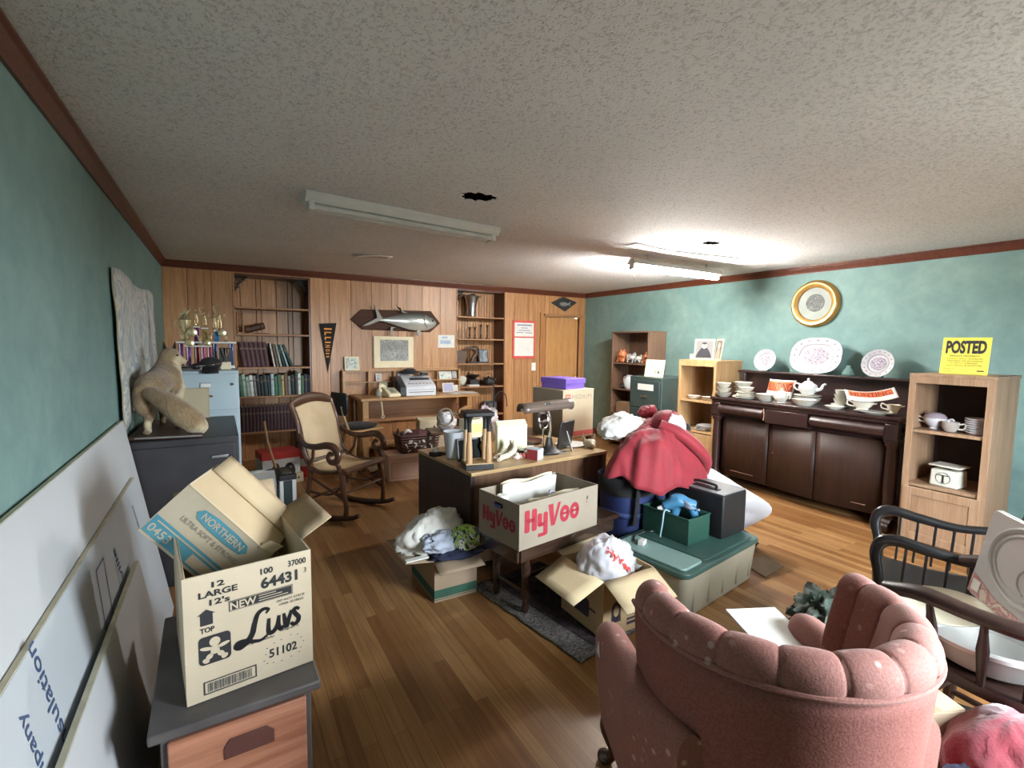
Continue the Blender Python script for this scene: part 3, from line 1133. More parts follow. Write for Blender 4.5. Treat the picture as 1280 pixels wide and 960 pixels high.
nb = thing('notice_frame', 'red framed notice with two white sheets one above the other, beside the door', 'notice', (3.915, YB, 1.26))
MB().box((.205, -.008, .30), (.42, .014, .60)).build('red_board', mk('red_frame', (.60, .09, .07), .5), nb, bevel=.003)
MB().box((.205, -.0165, .455), (.355, .004, .215)).build('upper_sheet', M['paper'], nb)
MB().box((.205, -.0165, .185), (.355, .004, .285)).build('lower_sheet', M['paper'], nb)
ik = Ink((0, -.019, 0), WX, WZ)
for k, (a, w, h) in enumerate(((.07, .27, .020), (.14, .13, .012), (.10, .21, .012), (.06, .13, .012), (.22, .13, .012))):
    ik.rect(a, (.515, .475, .437, .402, .402)[k], w, h)
ik.build('printed_lines', mk('blue_print', (.22, .25, .42), .8), nb)
swp = thing('light_switch', 'white light switch plate on the panelling beside the door', 'switch', (4.315, YB, 1.13))
MB().box((0, -.004, 0), (.078, .008, .125)).build('plate', M['white'], swp, bevel=.003)
MB().box((0, -.012, .004), (.014, .016, .03)).build('toggle', M['white'], swp, bevel=.002)
dm = thing('diamond_plaque', 'dark diamond-shaped plaque with a small pale fish shape above the door', 'plaque', (4.895, YB, 2.155))
MB().prism([(-.265, .01), (-.02, .115), (.27, .04), (.02, -.12)], .02, (0, -.001, 0), WX, WZ).build('board', BM['black'], dm, bevel=.006)
MB().ball((-.02, -.03, -.005), (.085, .016, .035)).prism([(.05, 0), (.12, .04), (.10, 0), (.12, -.035)], .012, (0, -.024, 0), WX, WZ).build('fish_shape', BM['grey'], dm)

# ------------------------------------------------------------------ counter against the panelled wall
ct = thing('wall_counter', 'long light wooden counter against the panelling with a pigeonhole back', 'counter', (0, 0, 0))
oak = wood('counter_oak', (.40, .215, .085), (.58, .355, .165), 'X', .8, .4)
MB().box((2.24, 6.14, .79), (1.60, .56, .035)).build('worktop', oak, ct, bevel=.005)
for x in (1.50, 2.90):
    MB().box((x, 6.02, .386), (.07, .28, .772)).build('leg', oak, ct, bevel=.004)
MB().box((2.2, 6.40, .60), (1.36, .03, .34)).build('back_rail', M['shelfwood'], ct)
MB().box((2.2, 6.25, .155), (1.33, .30, .03)).build('foot_shelf', oak, ct, bevel=.003)
MB().prism([(0, 0), (.10, .02), (.16, .10), (.12, .10), (0, .05)], .05, (2.72, 5.90, .55), WX, WZ).build('bracket', oak, ct, bevel=.003)
rk = thing('pigeonhole_rack', 'low wooden pigeonhole rack holding photographs along the back of the counter', 'rack', (0, 0, 0))
MB().box((2.15, 6.434, .975), (1.62, .02, .33)).build('back_board', M['panel'], rk, bevel=.002)
for z in (.97, 1.115):
    MB().box((2.15, 6.38, z), (1.60, .10, .014)).build('rack_shelf', oak, rk, bevel=.002)
for x in (1.345, 1.66, 2.0, 2.62, 2.955):
    MB().box((x, 6.38, .965), (.03 if x in (1.345, 2.955) else .014, .11, .315)).build('divider', oak, rk, bevel=.003)


def leaning_card(name, x, y, z, w, h, mat, label, cat='photograph', lean=-12, t=.004, face=None, rz=0, group=None):
    o = MB().box((0, 0, h / 2), (w, t, h)).build(name, mat, None, bevel=.001, bseg=1, loc=(x, y, z), rot=(radians(lean), 0, rz))
    if face is not None:
        MB().box((0, -t / 2 - .001, h / 2), (w * .8, .0015, h * .8)).build('picture_face', face, o, smooth=0)
    return tag(o, label, cat, group)


ph1 = patches('old_photo', [(.16, .16, .17), (.45, .44, .42), (.28, .28, .29), (.6, .59, .56)], 30, .5, 0)
ph2 = patches('colour_photo', [(.40, .55, .62), (.70, .68, .60), (.25, .36, .30), (.6, .45, .4)], 26, .5, 0)
leaning_card('small_picture', 1.465, 6.395, 1.123, .185, .18, M['cream'], 'small square cream picture standing on the end of the rack by the pennant', 'picture', -8, .02, ph2)
leaning_card('photograph', 1.80, 6.365, .978, .075, .10, M['paper'], 'tiny upright portrait photograph in the rack near the pennant', face=ph1)
leaning_card('photograph', 2.16, 6.36, .978, .20, .125, M['paper'], 'grey group photograph in the rack behind the printer', face=ph1)
leaning_card('photograph', 2.76, 6.36, .978, .20, .11, M['paper'], 'pale landscape photograph in the rack beyond the printer', face=ph2)
leaning_card('photograph', 2.89, 6.352, .978, .085, .12, BM['brown'], 'dark brown photograph at the door end of the rack', face=ph1)
leaning_card('note_card', 1.86, 6.345, .808, .11, .15, mk('pale_green_card', (.62, .66, .45), .8), 'pale green card leaning in the rack above the telephone', 'card')
leaning_card('note_card', 2.73, 6.20, .808, .17, .13, M['paper'], 'white card with a blue picture propped beside the printer', 'card', -14, face=mk('violet_print', (.42, .42, .62), .7))
leaning_card('note_card', 2.87, 6.30, .808, .11, .09, M['paper'], 'blank white card propped at the door end of the counter', 'card', -14)
for i, (x, y, z, a, w, d) in enumerate(((2.80, 6.02, .808, .1, .30, .21), (2.93, 6.0, .813, -.2, .22, .28))):
    o = MB().box((0, 0, .002), (w, d, .004)).build('paper_sheet', M['paper'], None, loc=(x, y, z + .0005), rot=(0, 0, a))
    tag(o, ['flat white paper on the counter beside the printer', 'flat white paper overhanging the door end of the counter'][i], 'paper')
jar = MB().lathe([(0, 0), (.028, 0), (.03, .01), (.03, .06), (.022, .075), (.022, .09), (0, .09)], seg=16).build('glass_jar', mk('jar_glass', (.45, .50, .48), .15), None, loc=(1.72, 6.12, .808))
tag(jar, 'small glass jar on the counter beside the telephone', 'jar')

fx = thing('fax_machine', 'grey and white fax printer with dark side on the counter', 'printer', (2.235, 6.12, .808), radians(-3))
fxw = mk('printer_white', (.66, .68, .72), .45, 0, .03)
fxd = mk('printer_dark', (.035, .036, .04), .5)
MB().prism([(-.20, 0), (.17, 0), (.17, .235), (.07, .24), (-.175, .135), (-.20, .115)], .40, (-.20, .0, 0), (0, 1, 0), (0, 0, 1)).build('printer_body', fxw, fx, bevel=.008)
MB().prism([(-.19, .005), (.17, .005), (.17, .23), (.07, .235), (-.17, .13), (-.19, .11)], .07, (-.272, 0, 0), (0, 1, 0), (0, 0, 1)).build('dark_side', fxd, fx, bevel=.006)
MB().box((.0, -.199, .05), (.33, .012, .010)).box((0, -.202, .08), (.36, .006, .003)).build('output_slot', BM['grey'], fx)
kp = MB()
for k in range(7):
    kp.box((-.14 + k * .047, -.135, .1545), (.022, .022, .006), Matrix.Rotation(radians(23), 3, 'X'))
kp.build('control_keys', M['steel'], fx)
MB().box((.03, -.02, .2055), (.26, .05, .012), Matrix.Rotation(radians(23), 3, 'X')).build('paper_tray', fxd, fx, bevel=.002)
MB().tube(spline([(-.275, -.12, .02), (-.285, -.16, .10), (-.28, -.06, .2), (-.275, .02, .12), (-.28, -.05, .03)], 6), .006, 6).build('cord', M['black'], fx)
ch = thing('soft_hat', 'soft black cap lying on top of the fax printer', 'cap', (2.17, 6.22, 1.047))
heap((0, 0, .04), (.10, .09, .06), .16, 1.8, 2, 28, 16, .3, .3).build('crown', M['blackmatte'], ch, smooth=80)
MB().grid(lambda u, v: V((.06 + .12 * u, -.02 + (v - .5) * .14 * (1 - .3 * u), .016 - .01 * u + .02 * (v - .5) ** 2)), 6, 8).build('visor', M['blackmatte'], ch, solid=.006)
ch.rotation_euler = (0, 0, radians(-10))
bx2 = MB().box((0, 0, .02), (.10, .05, .04)).build('stapler', M['black'], None, bevel=.008, loc=(2.385, 6.25, 1.0465), rot=(0, 0, .1))
MB().box((.0, 0, .046), (.09, .03, .010)).build('stapler_arm', M['steel'], bx2, bevel=.003)
tag(bx2, 'small black stapler on the fax printer beside the cap', 'stapler')

tp = thing('telephone', 'cream desk telephone with its handset off and cord hanging over the counter edge', 'telephone', (1.85, 6.02, .808), radians(14))
crm = mk('telephone_cream', (.78, .72, .50), .35, 0, .03)
MB().prism([(-.11, 0), (.10, 0), (.10, .10), (.03, .105), (-.11, .035)], .17, (-.085, 0, 0), (0, 1, 0), (0, 0, 1)).build('phone_body', crm, tp, bevel=.01)
kp = MB()
for i in range(3):
    for j in range(4):
        kp.box((-.026 + i * .026, -.07 + j * .026, .058 + j * .0125), (.017, .016, .008), Matrix.Rotation(.45, 3, 'X'))
kp.build('keypad', BM['grey'], tp)
MB().tube(spline([(-.07, .04, .13), (-.14, .02, .14), (-.17, -.03, .10)], 5), .018, 10, flat=1.2).ball((-.07, .04, .12), (.035, .03, .02)).ball((-.172, -.04, .085), (.026, .03, .03)).build('handset', crm, tp)
co = []
for k in range(120):
    t = k / 119
    p = V((-.175, -.05, .07)).lerp(V((-.19, -.135, -.20)), t) if t > .25 else V((-.172, -.045, .08)).lerp(V((-.179, -.07, .0)), t * 4)
    co.append(p + V((.009 * cos(k * 1.3), .009 * sin(k * 1.3), 0)))
MB().tube(co, .004, 5).tube([(-.19 + .018 * cos(a), -.135, -.225 + .018 * sin(a)) for a in [2 * pi * k / 14 for k in range(14)]], .005, 6, closed=True).build('cord', crm, tp)

# draughting chair ---------------------------------------------------
sc = thing('drafting_chair', 'tall wooden chair with a black padded seat and small black backrest by the counter', 'chair', (1.28, 5.36, 0), radians(22))
lt = wood('chair_oak', (.42, .23, .10), (.60, .38, .19), 'Z', 1, .45)
MB().box((0, 0, .545), (.40, .38, .03)).build('seat', lt, sc, bevel=.01)
heap((0, 0, .578), (.205, .195, .035), .05, 1.5, 3, 32, 14, .2, .7).build('seat_pad', M['blackmatte'], sc, smooth=80)
for sx in (-1, 1):
    for sy in (-1, 1):
        MB().bar((sx * .10, sy * .09, .53), (sx * .185, sy * .17, 0.005), .038, .03).build('leg', lt, sc, bevel=.004)
st = MB()
for sx in (-1, 1):
    st.bar((sx * .16, -.145, .17), (sx * .16, .145, .17), .024)
st.bar((-.15, 0, .17), (.15, 0, .17), .024)
st.build('stretcher', lt, sc, bevel=.003)
for sx in (-.11, .11):
    MB().tube(spline([(-.19, sx, .55), (-.235, sx * .9, .70), (-.25, sx * .7, .82)], 6), .014, 8).build('back_post', M['iron'] if sx > 0 else lt, sc)
MB().grid(lambda u, v: V((-.25 + .025 * ((2 * u - 1) ** 2), (2 * u - 1) * .15 * (1 - .25 * (2 * v - 1) ** 4), .72 + .24 * v)), 12, 8).build('backrest', M['black'], sc, solid=.03, bevel=.008)

# things on the floor under and before the counter -------------------
pbx = thing('file_box', 'pale pink cardboard file box on the floor before the counter', 'box', (1.73, 5.13, 0), radians(-5))
pkm = card_mat('pink_card', (.80, .60, .50))
MB().box((0, 0, .14), (.41, .27, .28)).build('box_body', pkm, pbx, bevel=.003)
MB().box((0, 0, .262), (.422, .282, .05)).build('lid', pkm, pbx, bevel=.003)
ik = Ink((-.205, -.1365, 0), WX, WZ)
ik.frame(.03, .03, .35, .17, .004)
ik.build('printed_border', mk('pink_line', (.45, .25, .2), .8), pbx)
bk = thing('wicker_basket', 'dark red-brown woven basket stuffed with white-patterned cloth on the pink file box', 'basket', (1.87, 5.13, .29), radians(-3))
wk = mk('dark_wicker', (.07, .022, .018), .55, 0, .4, 40, .6, 90)
bm_ = MB()
for k in range(7):
    z = .016 + k * .028
    r = .2 + k * .004
    bm_.tube([(max(-1, min(1, 1.35 * cos(a))) * r, max(-1, min(1, 1.35 * sin(a))) * r * .62, z) for a in [2 * pi * i / 32 for i in range(32)]], .016, 6, closed=True)
bm_.build('basket_wall', wk, bk)
MB().box((0, 0, .008), (.38, .23, .014)).build('basket_base', wk, bk)
for s in (-1, 1):
    MB().tube(spline([(s * .21, -.05, .19), (s * .21, 0, .255), (s * .21, .05, .19)], 6), .008, 6).build('handle', wk, bk)
ik = Ink((-.17, -.137, .02), WX, WZ, .013)
random.seed(5)
for k in range(26):
    a, b = random.uniform(0, .33), random.uniform(.01, .14)
    ik.disc(a, b, random.uniform(.008, .024), random.uniform(.006, .013), random.uniform(0, 3), 1 + (k % 5) * .1)
ik.build('white_flower_print', M['paper'], bk)
MB().tube(spline([(-.15, -.03, .18), (-.12, -.04, .235), (-.06, -.02, .19)], 5), [.02] * 11, 8).build('white_cloth_end', M['paper'], bk)
heap((0, 0, .17), (.17, .10, .055), .3, 2.6, 8, 34, 16, .6, .5).build('dark_cloth', mk('plum_cloth', (.09, .03, .035), .8), bk, smooth=80)
cb = thing('small_carton', 'cream carton standing on the floor behind the woven basket', 'box', (2.18, 5.45, 0), radians(-12))
ccm = card_mat('pale_card', (.66, .58, .42))
MB().box((0, 0, .29), (.34, .30, .58)).build('box_body', ccm, cb, bevel=.003)
MB().box((0, -.02, .583), (.35, .25, .006)).build('lid_flap', ccm, cb)
nw = MB().grid(lambda u, v: V((-.17 + .34 * u, -.11 + .22 * v, .018 + .028 * noise.noise(V((u * 4, v * 4, 1.5))))), 14, 10).build('crumpled_newspaper', M['paper'], None, solid=.003, loc=(1.60, 5.5, .02))
tag(nw, 'crumpled white newspaper on the floor behind the pink file box', 'newspaper')

# by the foot of the first recess ------------------------------------
gb = thing('game_carton', 'red topped picture carton standing on a cream box below the maroon volumes', 'box', (.50, 5.60, .10), radians(10))
MB().box((0, 0, .11), (.37, .26, .22)).build('box_body', mk('carton_grey_print', (.60, .65, .68), .6, 0, .1), gb, bevel=.003)
MB().box((0, 0, .205), (.374, .264, .075)).build('red_top', mk('carton_red', (.50, .045, .045), .5), gb, bevel=.002)
ik = Ink((-.185, -.1305, 0), WX, WZ, .002)
ik.text('BU', .02, .115, .055, .085, .03).text('LES', .215, .12, .045, .10, .03)
ik.build('lettering', M['paper'], gb)
ik = Ink((-.185, -.1305, 0), WX, WZ)
for a, b, r1, r2, g in ((.07, .05, .05, .03, .4), (.13, .07, .035, .06, 0), (.24, .07, .025, .05, -.3), (.27, .10, .02, .02, 0), (.30, .05, .018, .05, .2), (.20, .03, .05, .02, .5)):
    ik.disc(a, b, r1, r2, g)
ik.build('printed_figures', M['ink'], gb)
lb = MB().box((0, 0, .048), (.40, .30, .096)).build('flat_cream_box', ccm, None, bevel=.003, loc=(.51, 5.60, 0), rot=(0, 0, radians(10)))
MB().box((.15, -.151, .05), (.018, .004, .018)).build('button', M['ink'], lb)
tag(lb, 'flat cream box on the floor under the red topped picture carton', 'box')
bt = thing('short_broom', 'short broom with a pale wooden handle leaning before the picture carton', 'broom', (.33, 5.28, .0))
MB().tube([(.12, -.32, .19), (.05, -.06, .50), (.03, .02, .70)], [.014, .012, .013], 10).build('handle', lt, bt)
MB().lathe([(.0, .0), (.055, 0), (.05, .08), (.03, .16), (.014, .22), (0, .22)], seg=16, M=Matrix.Translation((.16, -.42, .003)) @ Matrix.Rotation(radians(-20), 4, 'X') @ Matrix.Rotation(radians(-8), 4, 'Y')).build('bristle_head', mk('straw', (.58, .48, .28), .9, 0, .2, 40), bt)
fe = thing('fire_extinguisher', 'red fire extinguisher on the floor by the cane rocking chair', 'fire extinguisher', (.78, 5.72, 0))
MB().lathe([(0, 0), (.068, 0), (.072, .01), (.072, .27), (.055, .31), (.025, .33), (.022, .36), (0, .36)], seg=24).build('cylinder_body', M['red'], fe)
MB().lathe([(0, .36), (.02, .36), (.02, .40), (0, .40)], seg=12).box((.02, 0, .415), (.09, .02, .012)).box((.025, 0, .445), (.10, .02, .012), Matrix.Rotation(-.25, 3, 'Y')).build('valve', M['brass'], fe)
MB().tube(spline([(-.02, 0, .385), (-.075, .01, .37), (-.085, .02, .25), (-.08, .02, .16)], 6), .009, 8).build('hose', M['black'], fe)
MB().lathe([(.0726, .12), (.0732, .125), (.0732, .20), (.0726, .205)], seg=24).build('label_band', M['paper'], fe)

wc = thing('open_carton', 'grey-white open carton on the floor between the big diaper carton and the rocking chair', 'box', (.265, 4.70, 0), radians(3))
gcm = card_mat('white_grey_card', (.52, .50, .46))
for (c, s) in (((0, -.17, .16), (.24, .006, .32)), ((0, .17, .16), (.24, .006, .32)), ((-.117, 0, .16), (.006, .334, .32)), ((.117, 0, .16), (.006, .334, .32))):
    MB().box(c, s).build('side_panel', gcm, wc)
MB().box((0, 0, .006), (.228, .334, .008)).build('bottom_panel', gcm, wc)
MB().prism([(0, 0), (.22, 0), (.20, .12), (.02, .12)], .005, (-.11, -.175, .32), WX, (0, -.5, .55)).build('flap', gcm, wc)
MB().prism([(0, 0), (.33, 0), (.30, .12), (.03, .12)], .005, (.122, -.165, .32), (0, 1, 0), (.9, 0, -.35)).build('flap', gcm, wc)
bb = thing('boxed_appliance', 'black topped white box beside the cane rocking chair', 'box', (.465, 4.62, 0), radians(3))
MB().box((0, 0, .15), (.13, .30, .30)).build('box_body', M['white'], bb, bevel=.003)
MB().box((0, 0, .325), (.14, .31, .05)).build('black_lid', M['black'], bb, bevel=.008)
MB().box((0, 0, .352), (.08, .20, .006)).build('lid_window', mk('smoked_plastic', (.05, .055, .055), .12), bb)
MB().box((-.002, -.152, .15), (.07, .003, .298)).build('dark_stripe', mk('dark_green_print', (.02, .035, .035), .5), bb)

# ------------------------------------------------------------------ along the teal wall: map, foam boards, cabinets
mpm = patches('faded_map', [(.56, .58, .55), (.64, .65, .61), (.40, .45, .47), (.66, .65, .58), (.46, .50, .50), (.60, .60, .55)], 2.6, .85, .1, 1.2)


def map_pt(u, v):
    # u along the wall, v downwards; the sheet is pinned at the top and bellies out in folds
    y = 3.42 + 1.93 * u + .06 * v
    z = 1.885 - (.92 - .20 * u) * v + .02 * sin(u * 9)
    b = .010 + .010 * v + .010 * v * sin(u * 22) + .008 * noise.noise(V((u * 6, v * 5, 2)))
    return V((XL + .004 + max(.002, b), y, z))


mp_ = MB().grid(map_pt, 48, 20).build('wall_map', mpm, None, solid=.002, smooth=60)
tag(mp_, 'large faded paper map hanging in folds on the teal wall above the stuffed fox', 'map')
ed = MB().tube([map_pt(0, v / 20) + V((.003, -.004, 0)) for v in range(21)], .012, 6, flat=.3, up=(1, 0, 0)).build('worn_edge', mk('map_edge', (.36, .32, .20), .9), mp_)

foam = mk('foam_board', (.50, .51, .52), .75, 0, .03, 3)
foam2 = mk('foam_board_printed', (.45, .48, .51), .7, 0, .03, 3)
foamedge = mk('yellow_foam', (.62, .57, .42), .9, 0, .1, 20)


def leaning_board(label, y0, y1, ztop, xtop, xbot, mat, th=.02, z0=0.004, name='foam_board'):
    """sheet on edge on the floor, leaning on the wall; local frame: X along the wall (+Y), Y up the sheet"""
    A, B = V((xbot, 0, z0)), V((xtop, 0, ztop))
    up = (B - A)
    Ln = up.length
    t = thing(name, label, 'foam board', (xbot, y0, z0))
    nrm = V((up.z, 0, -up.x)).normalized()      # out of the wall
    # corners relative to the thing
    u = up.normalized()
    mb = MB().prism([(0, 0), (0, Ln), (y1 - y0, Ln), (y1 - y0, 0)][::-1], th, tuple(-nrm * th), (0, 1, 0), tuple(u))
    mb.build('panel', mat, t, smooth=0, bevel=.001, bseg=1)
    em = MB()
    for c, s in ((((y1 - y0) / 2, Ln), 0),):
        em.prism([(0, Ln - .002), (0, Ln + .0015), (y1 - y0, Ln + .0015), (y1 - y0, Ln - .002)], th * .8, tuple(-nrm * th * .9), (0, 1, 0), tuple(u))
    em.build('foam_edge', foamedge, t, smooth=0)
    return t, u, nrm, Ln


b1, u1, n1, L1 = leaning_board('big plain white foam board leaning on the teal wall below the map, the tallest one', 1.05, 3.42, 1.04, -.472, -.30, foam)
b2, u2, n2, L2 = leaning_board('printed foam board leaning before the plain white one, an insulation maker named in blue letters', .75, 3.19, .765, -.405, -.262, foam2)
b3, u3, n3, L3 = leaning_board('low foam offcut leaning lowest against the printed board beside the wooden chest', 1.05, 2.55, .545, -.325, -.232, foam)
inkblue = mk('blue_print_ink', (.05, .08, .17), .8)
ik = Ink(tuple(n2 * .0005), (0, 1, 0), tuple(u2))
O2 = n2 * .0008


class InkB(Ink):
    pass


# lettering runs up the sheet: frame X = up the sheet, Y = back along the wall towards the camera
ik = Ink(tuple(O2), tuple(u2), (0, -1, 0), .0006)
ik.text('ous Insulation', .345, -.79, .052, .44, .008)
ik.text('Company', .43, -.655, .052, .27, .008)
ik.text('company', .32, -1.60, .04, .20, .02)
ik.text('ville', .54, -1.68, .045, .13, .02)
ik.text('ations', .55, -2.20, .03, .14, .01)
ik.line([(.50, -1.28), (.70, -1.38), (.70, -1.50), (.50, -1.40), (.50, -1.28)], .006)
ik.line([(.40, -1.55), (.62, -1.62)], .005)
ik.build('lettering', inkblue, b2)

# dark two-drawer cabinet with the fox on it
dcm = mk('dark_metal', (.030, .027, .030), .45, .1, .25, 6)
dc = thing('dark_cabinet', 'low dark metal cabinet carrying the stuffed fox, in the corner of the teal wall', 'cabinet', (-.195, 3.935, 0))
MB().box((0, 0, .45), (.57, .93, .90)).build('cabinet_body', dcm, dc, bevel=.006)
for z in (.24, .66):
    d = MB().box((-.0, -.471, z), (.53, .014, .40)).build('drawer', dcm, dc, bevel=.004)
    MB().box((.18, -.483, z + .12), (.09, .016, .02)).build('handle', M['steel'], d, bevel=.004)
cp = MB().box((0, 0, .115), (.19, .008, .23)).build('cardboard_sheet', card_mat('tan_card', (.40, .34, .22)), None, loc=(-.17, 4.36, .90), rot=(radians(-8), 0, 0))
MB().box((0, -.0046, .115), (.17, .001, .21)).build('inner_sheet', card_mat('tan_card_2', (.44, .38, .25)), cp)
tag(cp, 'tan cardboard panel standing behind the fox against the grey file cabinet', 'cardboard')
pl = MB().prism([(-.475, 3.54), (-.10, 3.475), (-.105, 3.60), (-.13, 4.10), (-.45, 4.24)], .022, (0, 0, .901), (1, 0, 0), (0, 1, 0)).build('wooden_plaque', wood('plaque_wood', (.05, .022, .016), (.10, .05, .035), 'Y', 1, .5), None, bevel=.006)
tag(pl, 'dark wooden base board under the stuffed fox', 'plaque')
MB().prism([(-.44, 3.522), (-.105, 3.463), (-.105, 3.467), (-.44, 3.527)], .008, (0, 0, .911), (1, 0, 0), (0, 1, 0)).build('pale_edge', BM['grey'], pl)


def fox():
    Z0 = .923
    t = thing('stuffed_fox', 'stuffed tan fox with bushy tail standing on the dark cabinet, head turned to the trophies', 'fox', (0, 0, 0))
    b = MB()
    # trunk from rump to shoulders, then the neck
    b.tube(spline([(-.385, 3.68, 1.165), (-.375, 3.78, 1.195), (-.345, 3.92, 1.225), (-.315, 4.02, 1.245), (-.295, 4.09, 1.275)], 6), rlist([.062, .088, .085, .098, .075], 25), 18)
    b.ball((-.372, 3.76, 1.175), (.085, .10, .09)).ball((-.30, 4.02, 1.20), (.088, .10, .105))
    b.tube(spline([(-.315, 4.02, 1.25), (-.302, 4.07, 1.31), (-.292, 4.085, 1.365)], 5), rlist([.09, .078, .062], 11), 16)
    # head: skull, cheeks, muzzle to +X and slightly to the viewer
    b.ball((-.288, 4.085, 1.385), (.062, .058, .055)).ball((-.268, 4.06, 1.368), (.05, .045, .04))
    b.tube([(-.268, 4.07, 1.372), (-.225, 4.055, 1.352), (-.188, 4.045, 1.335)], [.042, .026, .013], 12)
    # near hind leg
    b.tube(spline([(-.395, 3.74, 1.16), (-.40, 3.70, 1.08), (-.385, 3.735, 1.025), (-.388, 3.655, .985), (-.385, 3.64, .94)], 6), rlist([.075, .055, .033, .022, .02], 25), 14)
    b.tube([(-.385, 3.645, .94), (-.388, 3.60, Z0 + .012)], [.022, .017], 10).ball((-.388, 3.60, Z0 + .012), (.022, .032, .013))
    # far hind leg
    b.tube(spline([(-.32, 3.80, 1.14), (-.285, 3.80, 1.06), (-.255, 3.85, 1.01), (-.25, 3.82, .96), (-.25, 3.80, .935)], 6), rlist([.07, .05, .03, .02, .018], 25), 14)
    b.ball((-.246, 3.78, Z0 + .012), (.02, .03, .013))
    # front legs
    for x, y in ((-.345, 4.05), (-.255, 4.06)):
        b.tube(spline([(x, y - .01, 1.18), (x - .003, y, 1.08), (x, y - .01, 1.0), (x, y, .94)], 6), rlist([.055, .034, .022, .018], 19), 12)
        b.ball((x, y - .02, Z0 + .012), (.02, .03, .013))
    # tail sweeping down over the board
    b.tube(spline([(-.375, 3.67, 1.17), (-.33, 3.615, 1.15), (-.265, 3.57, 1.10), (-.20, 3.55, 1.04), (-.145, 3.545, .985), (-.115, 3.56, .95), (-.15, 3.56, .945)], 6), rlist([.035, .05, .066, .075, .07, .045, .028], 37), 16)
    m, nt, bs = _nt('fox_fur')
    vec = coords(nt)
    f = noise_f(nt, coords(nt, (1, 1, .35)), 60, 4, .7)
    g = noise_f(nt, vec, 9, 3)
    c = ramp(nt, g, ((.3, (.20, .125, .065)), (.55, (.31, .215, .115)), (.75, (.40, .30, .17))))
    c = mixc(nt, .6, c, ramp(nt, f, ((.3, (.5, .45, .4)), (.65, (1, 1, 1)))), 'MULTIPLY')
    nt.links.new(c, bs.inputs['Base Color'])
    bs.inputs['Roughness'].default_value = .95
    bs.inputs['Sheen Weight'].default_value = .3
    add_bump(nt, bs, f, .7, .012)
    ob = remeshed(b, 'body', m, t, .009, 3)
    at = ob.data.attributes.new('pale', 'FLOAT', 'POINT')

    def seg_d(q, p0, p1):
        d = p1 - p0
        k = max(0, min(1, (q - p0).dot(d) / d.length_squared))
        return (q - p0 - d * k).length
    lines = ((V((-.235, 4.05, 1.355)), V((-.255, 4.05, 1.29)), .055), (V((-.255, 4.03, 1.29)), V((-.235, 4.02, 1.12)), .06), (V((-.13, 3.55, .955)), V((-.12, 3.55, .95)), .075), (V((-.388, 3.62, 1.0)), V((-.388, 3.61, .93)), .03), (V((-.25, 3.80, 1.0)), V((-.25, 3.79, .93)), .03))
    vals = []
    for v_ in ob.data.vertices:
        q = v_.co
        e = max((1 - (seg_d(q, p0, p1) + .012 * noise.noise(q * 40)) / r_) for p0, p1, r_ in lines)
        vals.append(max(0.0, min(1.0, e * 2.5)))
    at.data.foreach_set('value', vals)
    an_ = N(nt, 'Attribute')
    an_.attribute_name = 'pale'
    old = bs.inputs['Base Color'].links[0].from_socket
    nt.links.new(mixc(nt, an_.outputs['Fac'], old, mixc(nt, .5, (.60, .49, .31), ramp(nt, f, ((.3, (.38, .30, .19)), (.65, (.66, .56, .38)))))), bs.inputs['Base Color'])
    for a, bb_, cc in (((-.315, 4.095, 1.415), (-.325, 4.10, 1.478), .03), ((-.268, 4.10, 1.415), (-.258, 4.11, 1.482), .03)):
        MB().tube([a, V(a).lerp(V(bb_), .5), bb_], [cc, cc * .75, .003], 10, flat=.45).build('ear', mk('fox_ear', (.03, .025, .02), .95), t)
    MB().ball((-.185, 4.044, 1.337), .011).build('nose', M['ink'], t)
    MB().ball((-.243, 4.022, 1.388), .007).build('eye', M['ink'], t)
    return t


fox()

# tall grey-blue file cabinet -----------------------------------------
gcab = mk('file_cabinet_grey', (.37, .46, .50), .4, .1, .06, 3)
fc = thing('file_cabinet', 'tall grey-blue four-drawer file cabinet behind the stuffed fox, trophies on top', 'file cabinet', (-.075, 4.78, 0))
MB().box((0, 0, .628), (.41, .68, 1.256)).build('cabinet_body', gcab, fc, bevel=.006)
for i in range(4):
    z = .165 + i * .308
    d = MB().box((0, -.346, z), (.375, .016, .29)).build('drawer', gcab, fc, bevel=.004)
    MB().box((-.02, -.358, z + .055), (.08, .008, .04)).build('label_holder', M['steel'], d, bevel=.002)
    MB().box((-.02, -.362, z + .055), (.064, .004, .026)).build('label_card', M['paper'], d)
    MB().box((-.02, -.364, z - .03), (.09, .02, .016)).build('handle', M['chrome'], d, bevel=.004)
    if i == 3:
        MB().cyl((.155, -.352, z + .06), (.155, -.362, z + .06), .012).build('lock', M['chrome'], d)

ZC = 1.257
gold = mk('trophy_gold', (.80, .70, .42), .25, .8, .15, 30)
marble = mk('trophy_marble', (.74, .72, .69), .3, 0, .1, 30)
TC = {k: mk('column_' + k, c, .18, .5, .35, 40) for k, c in dict(purple=(.20, .05, .26), magenta=(.36, .05, .16), violet=(.22, .07, .36), crimson=(.33, .03, .07), navy=(.04, .09, .30), blue=(.06, .28, .60), amber=(.45, .30, .10)).items()}


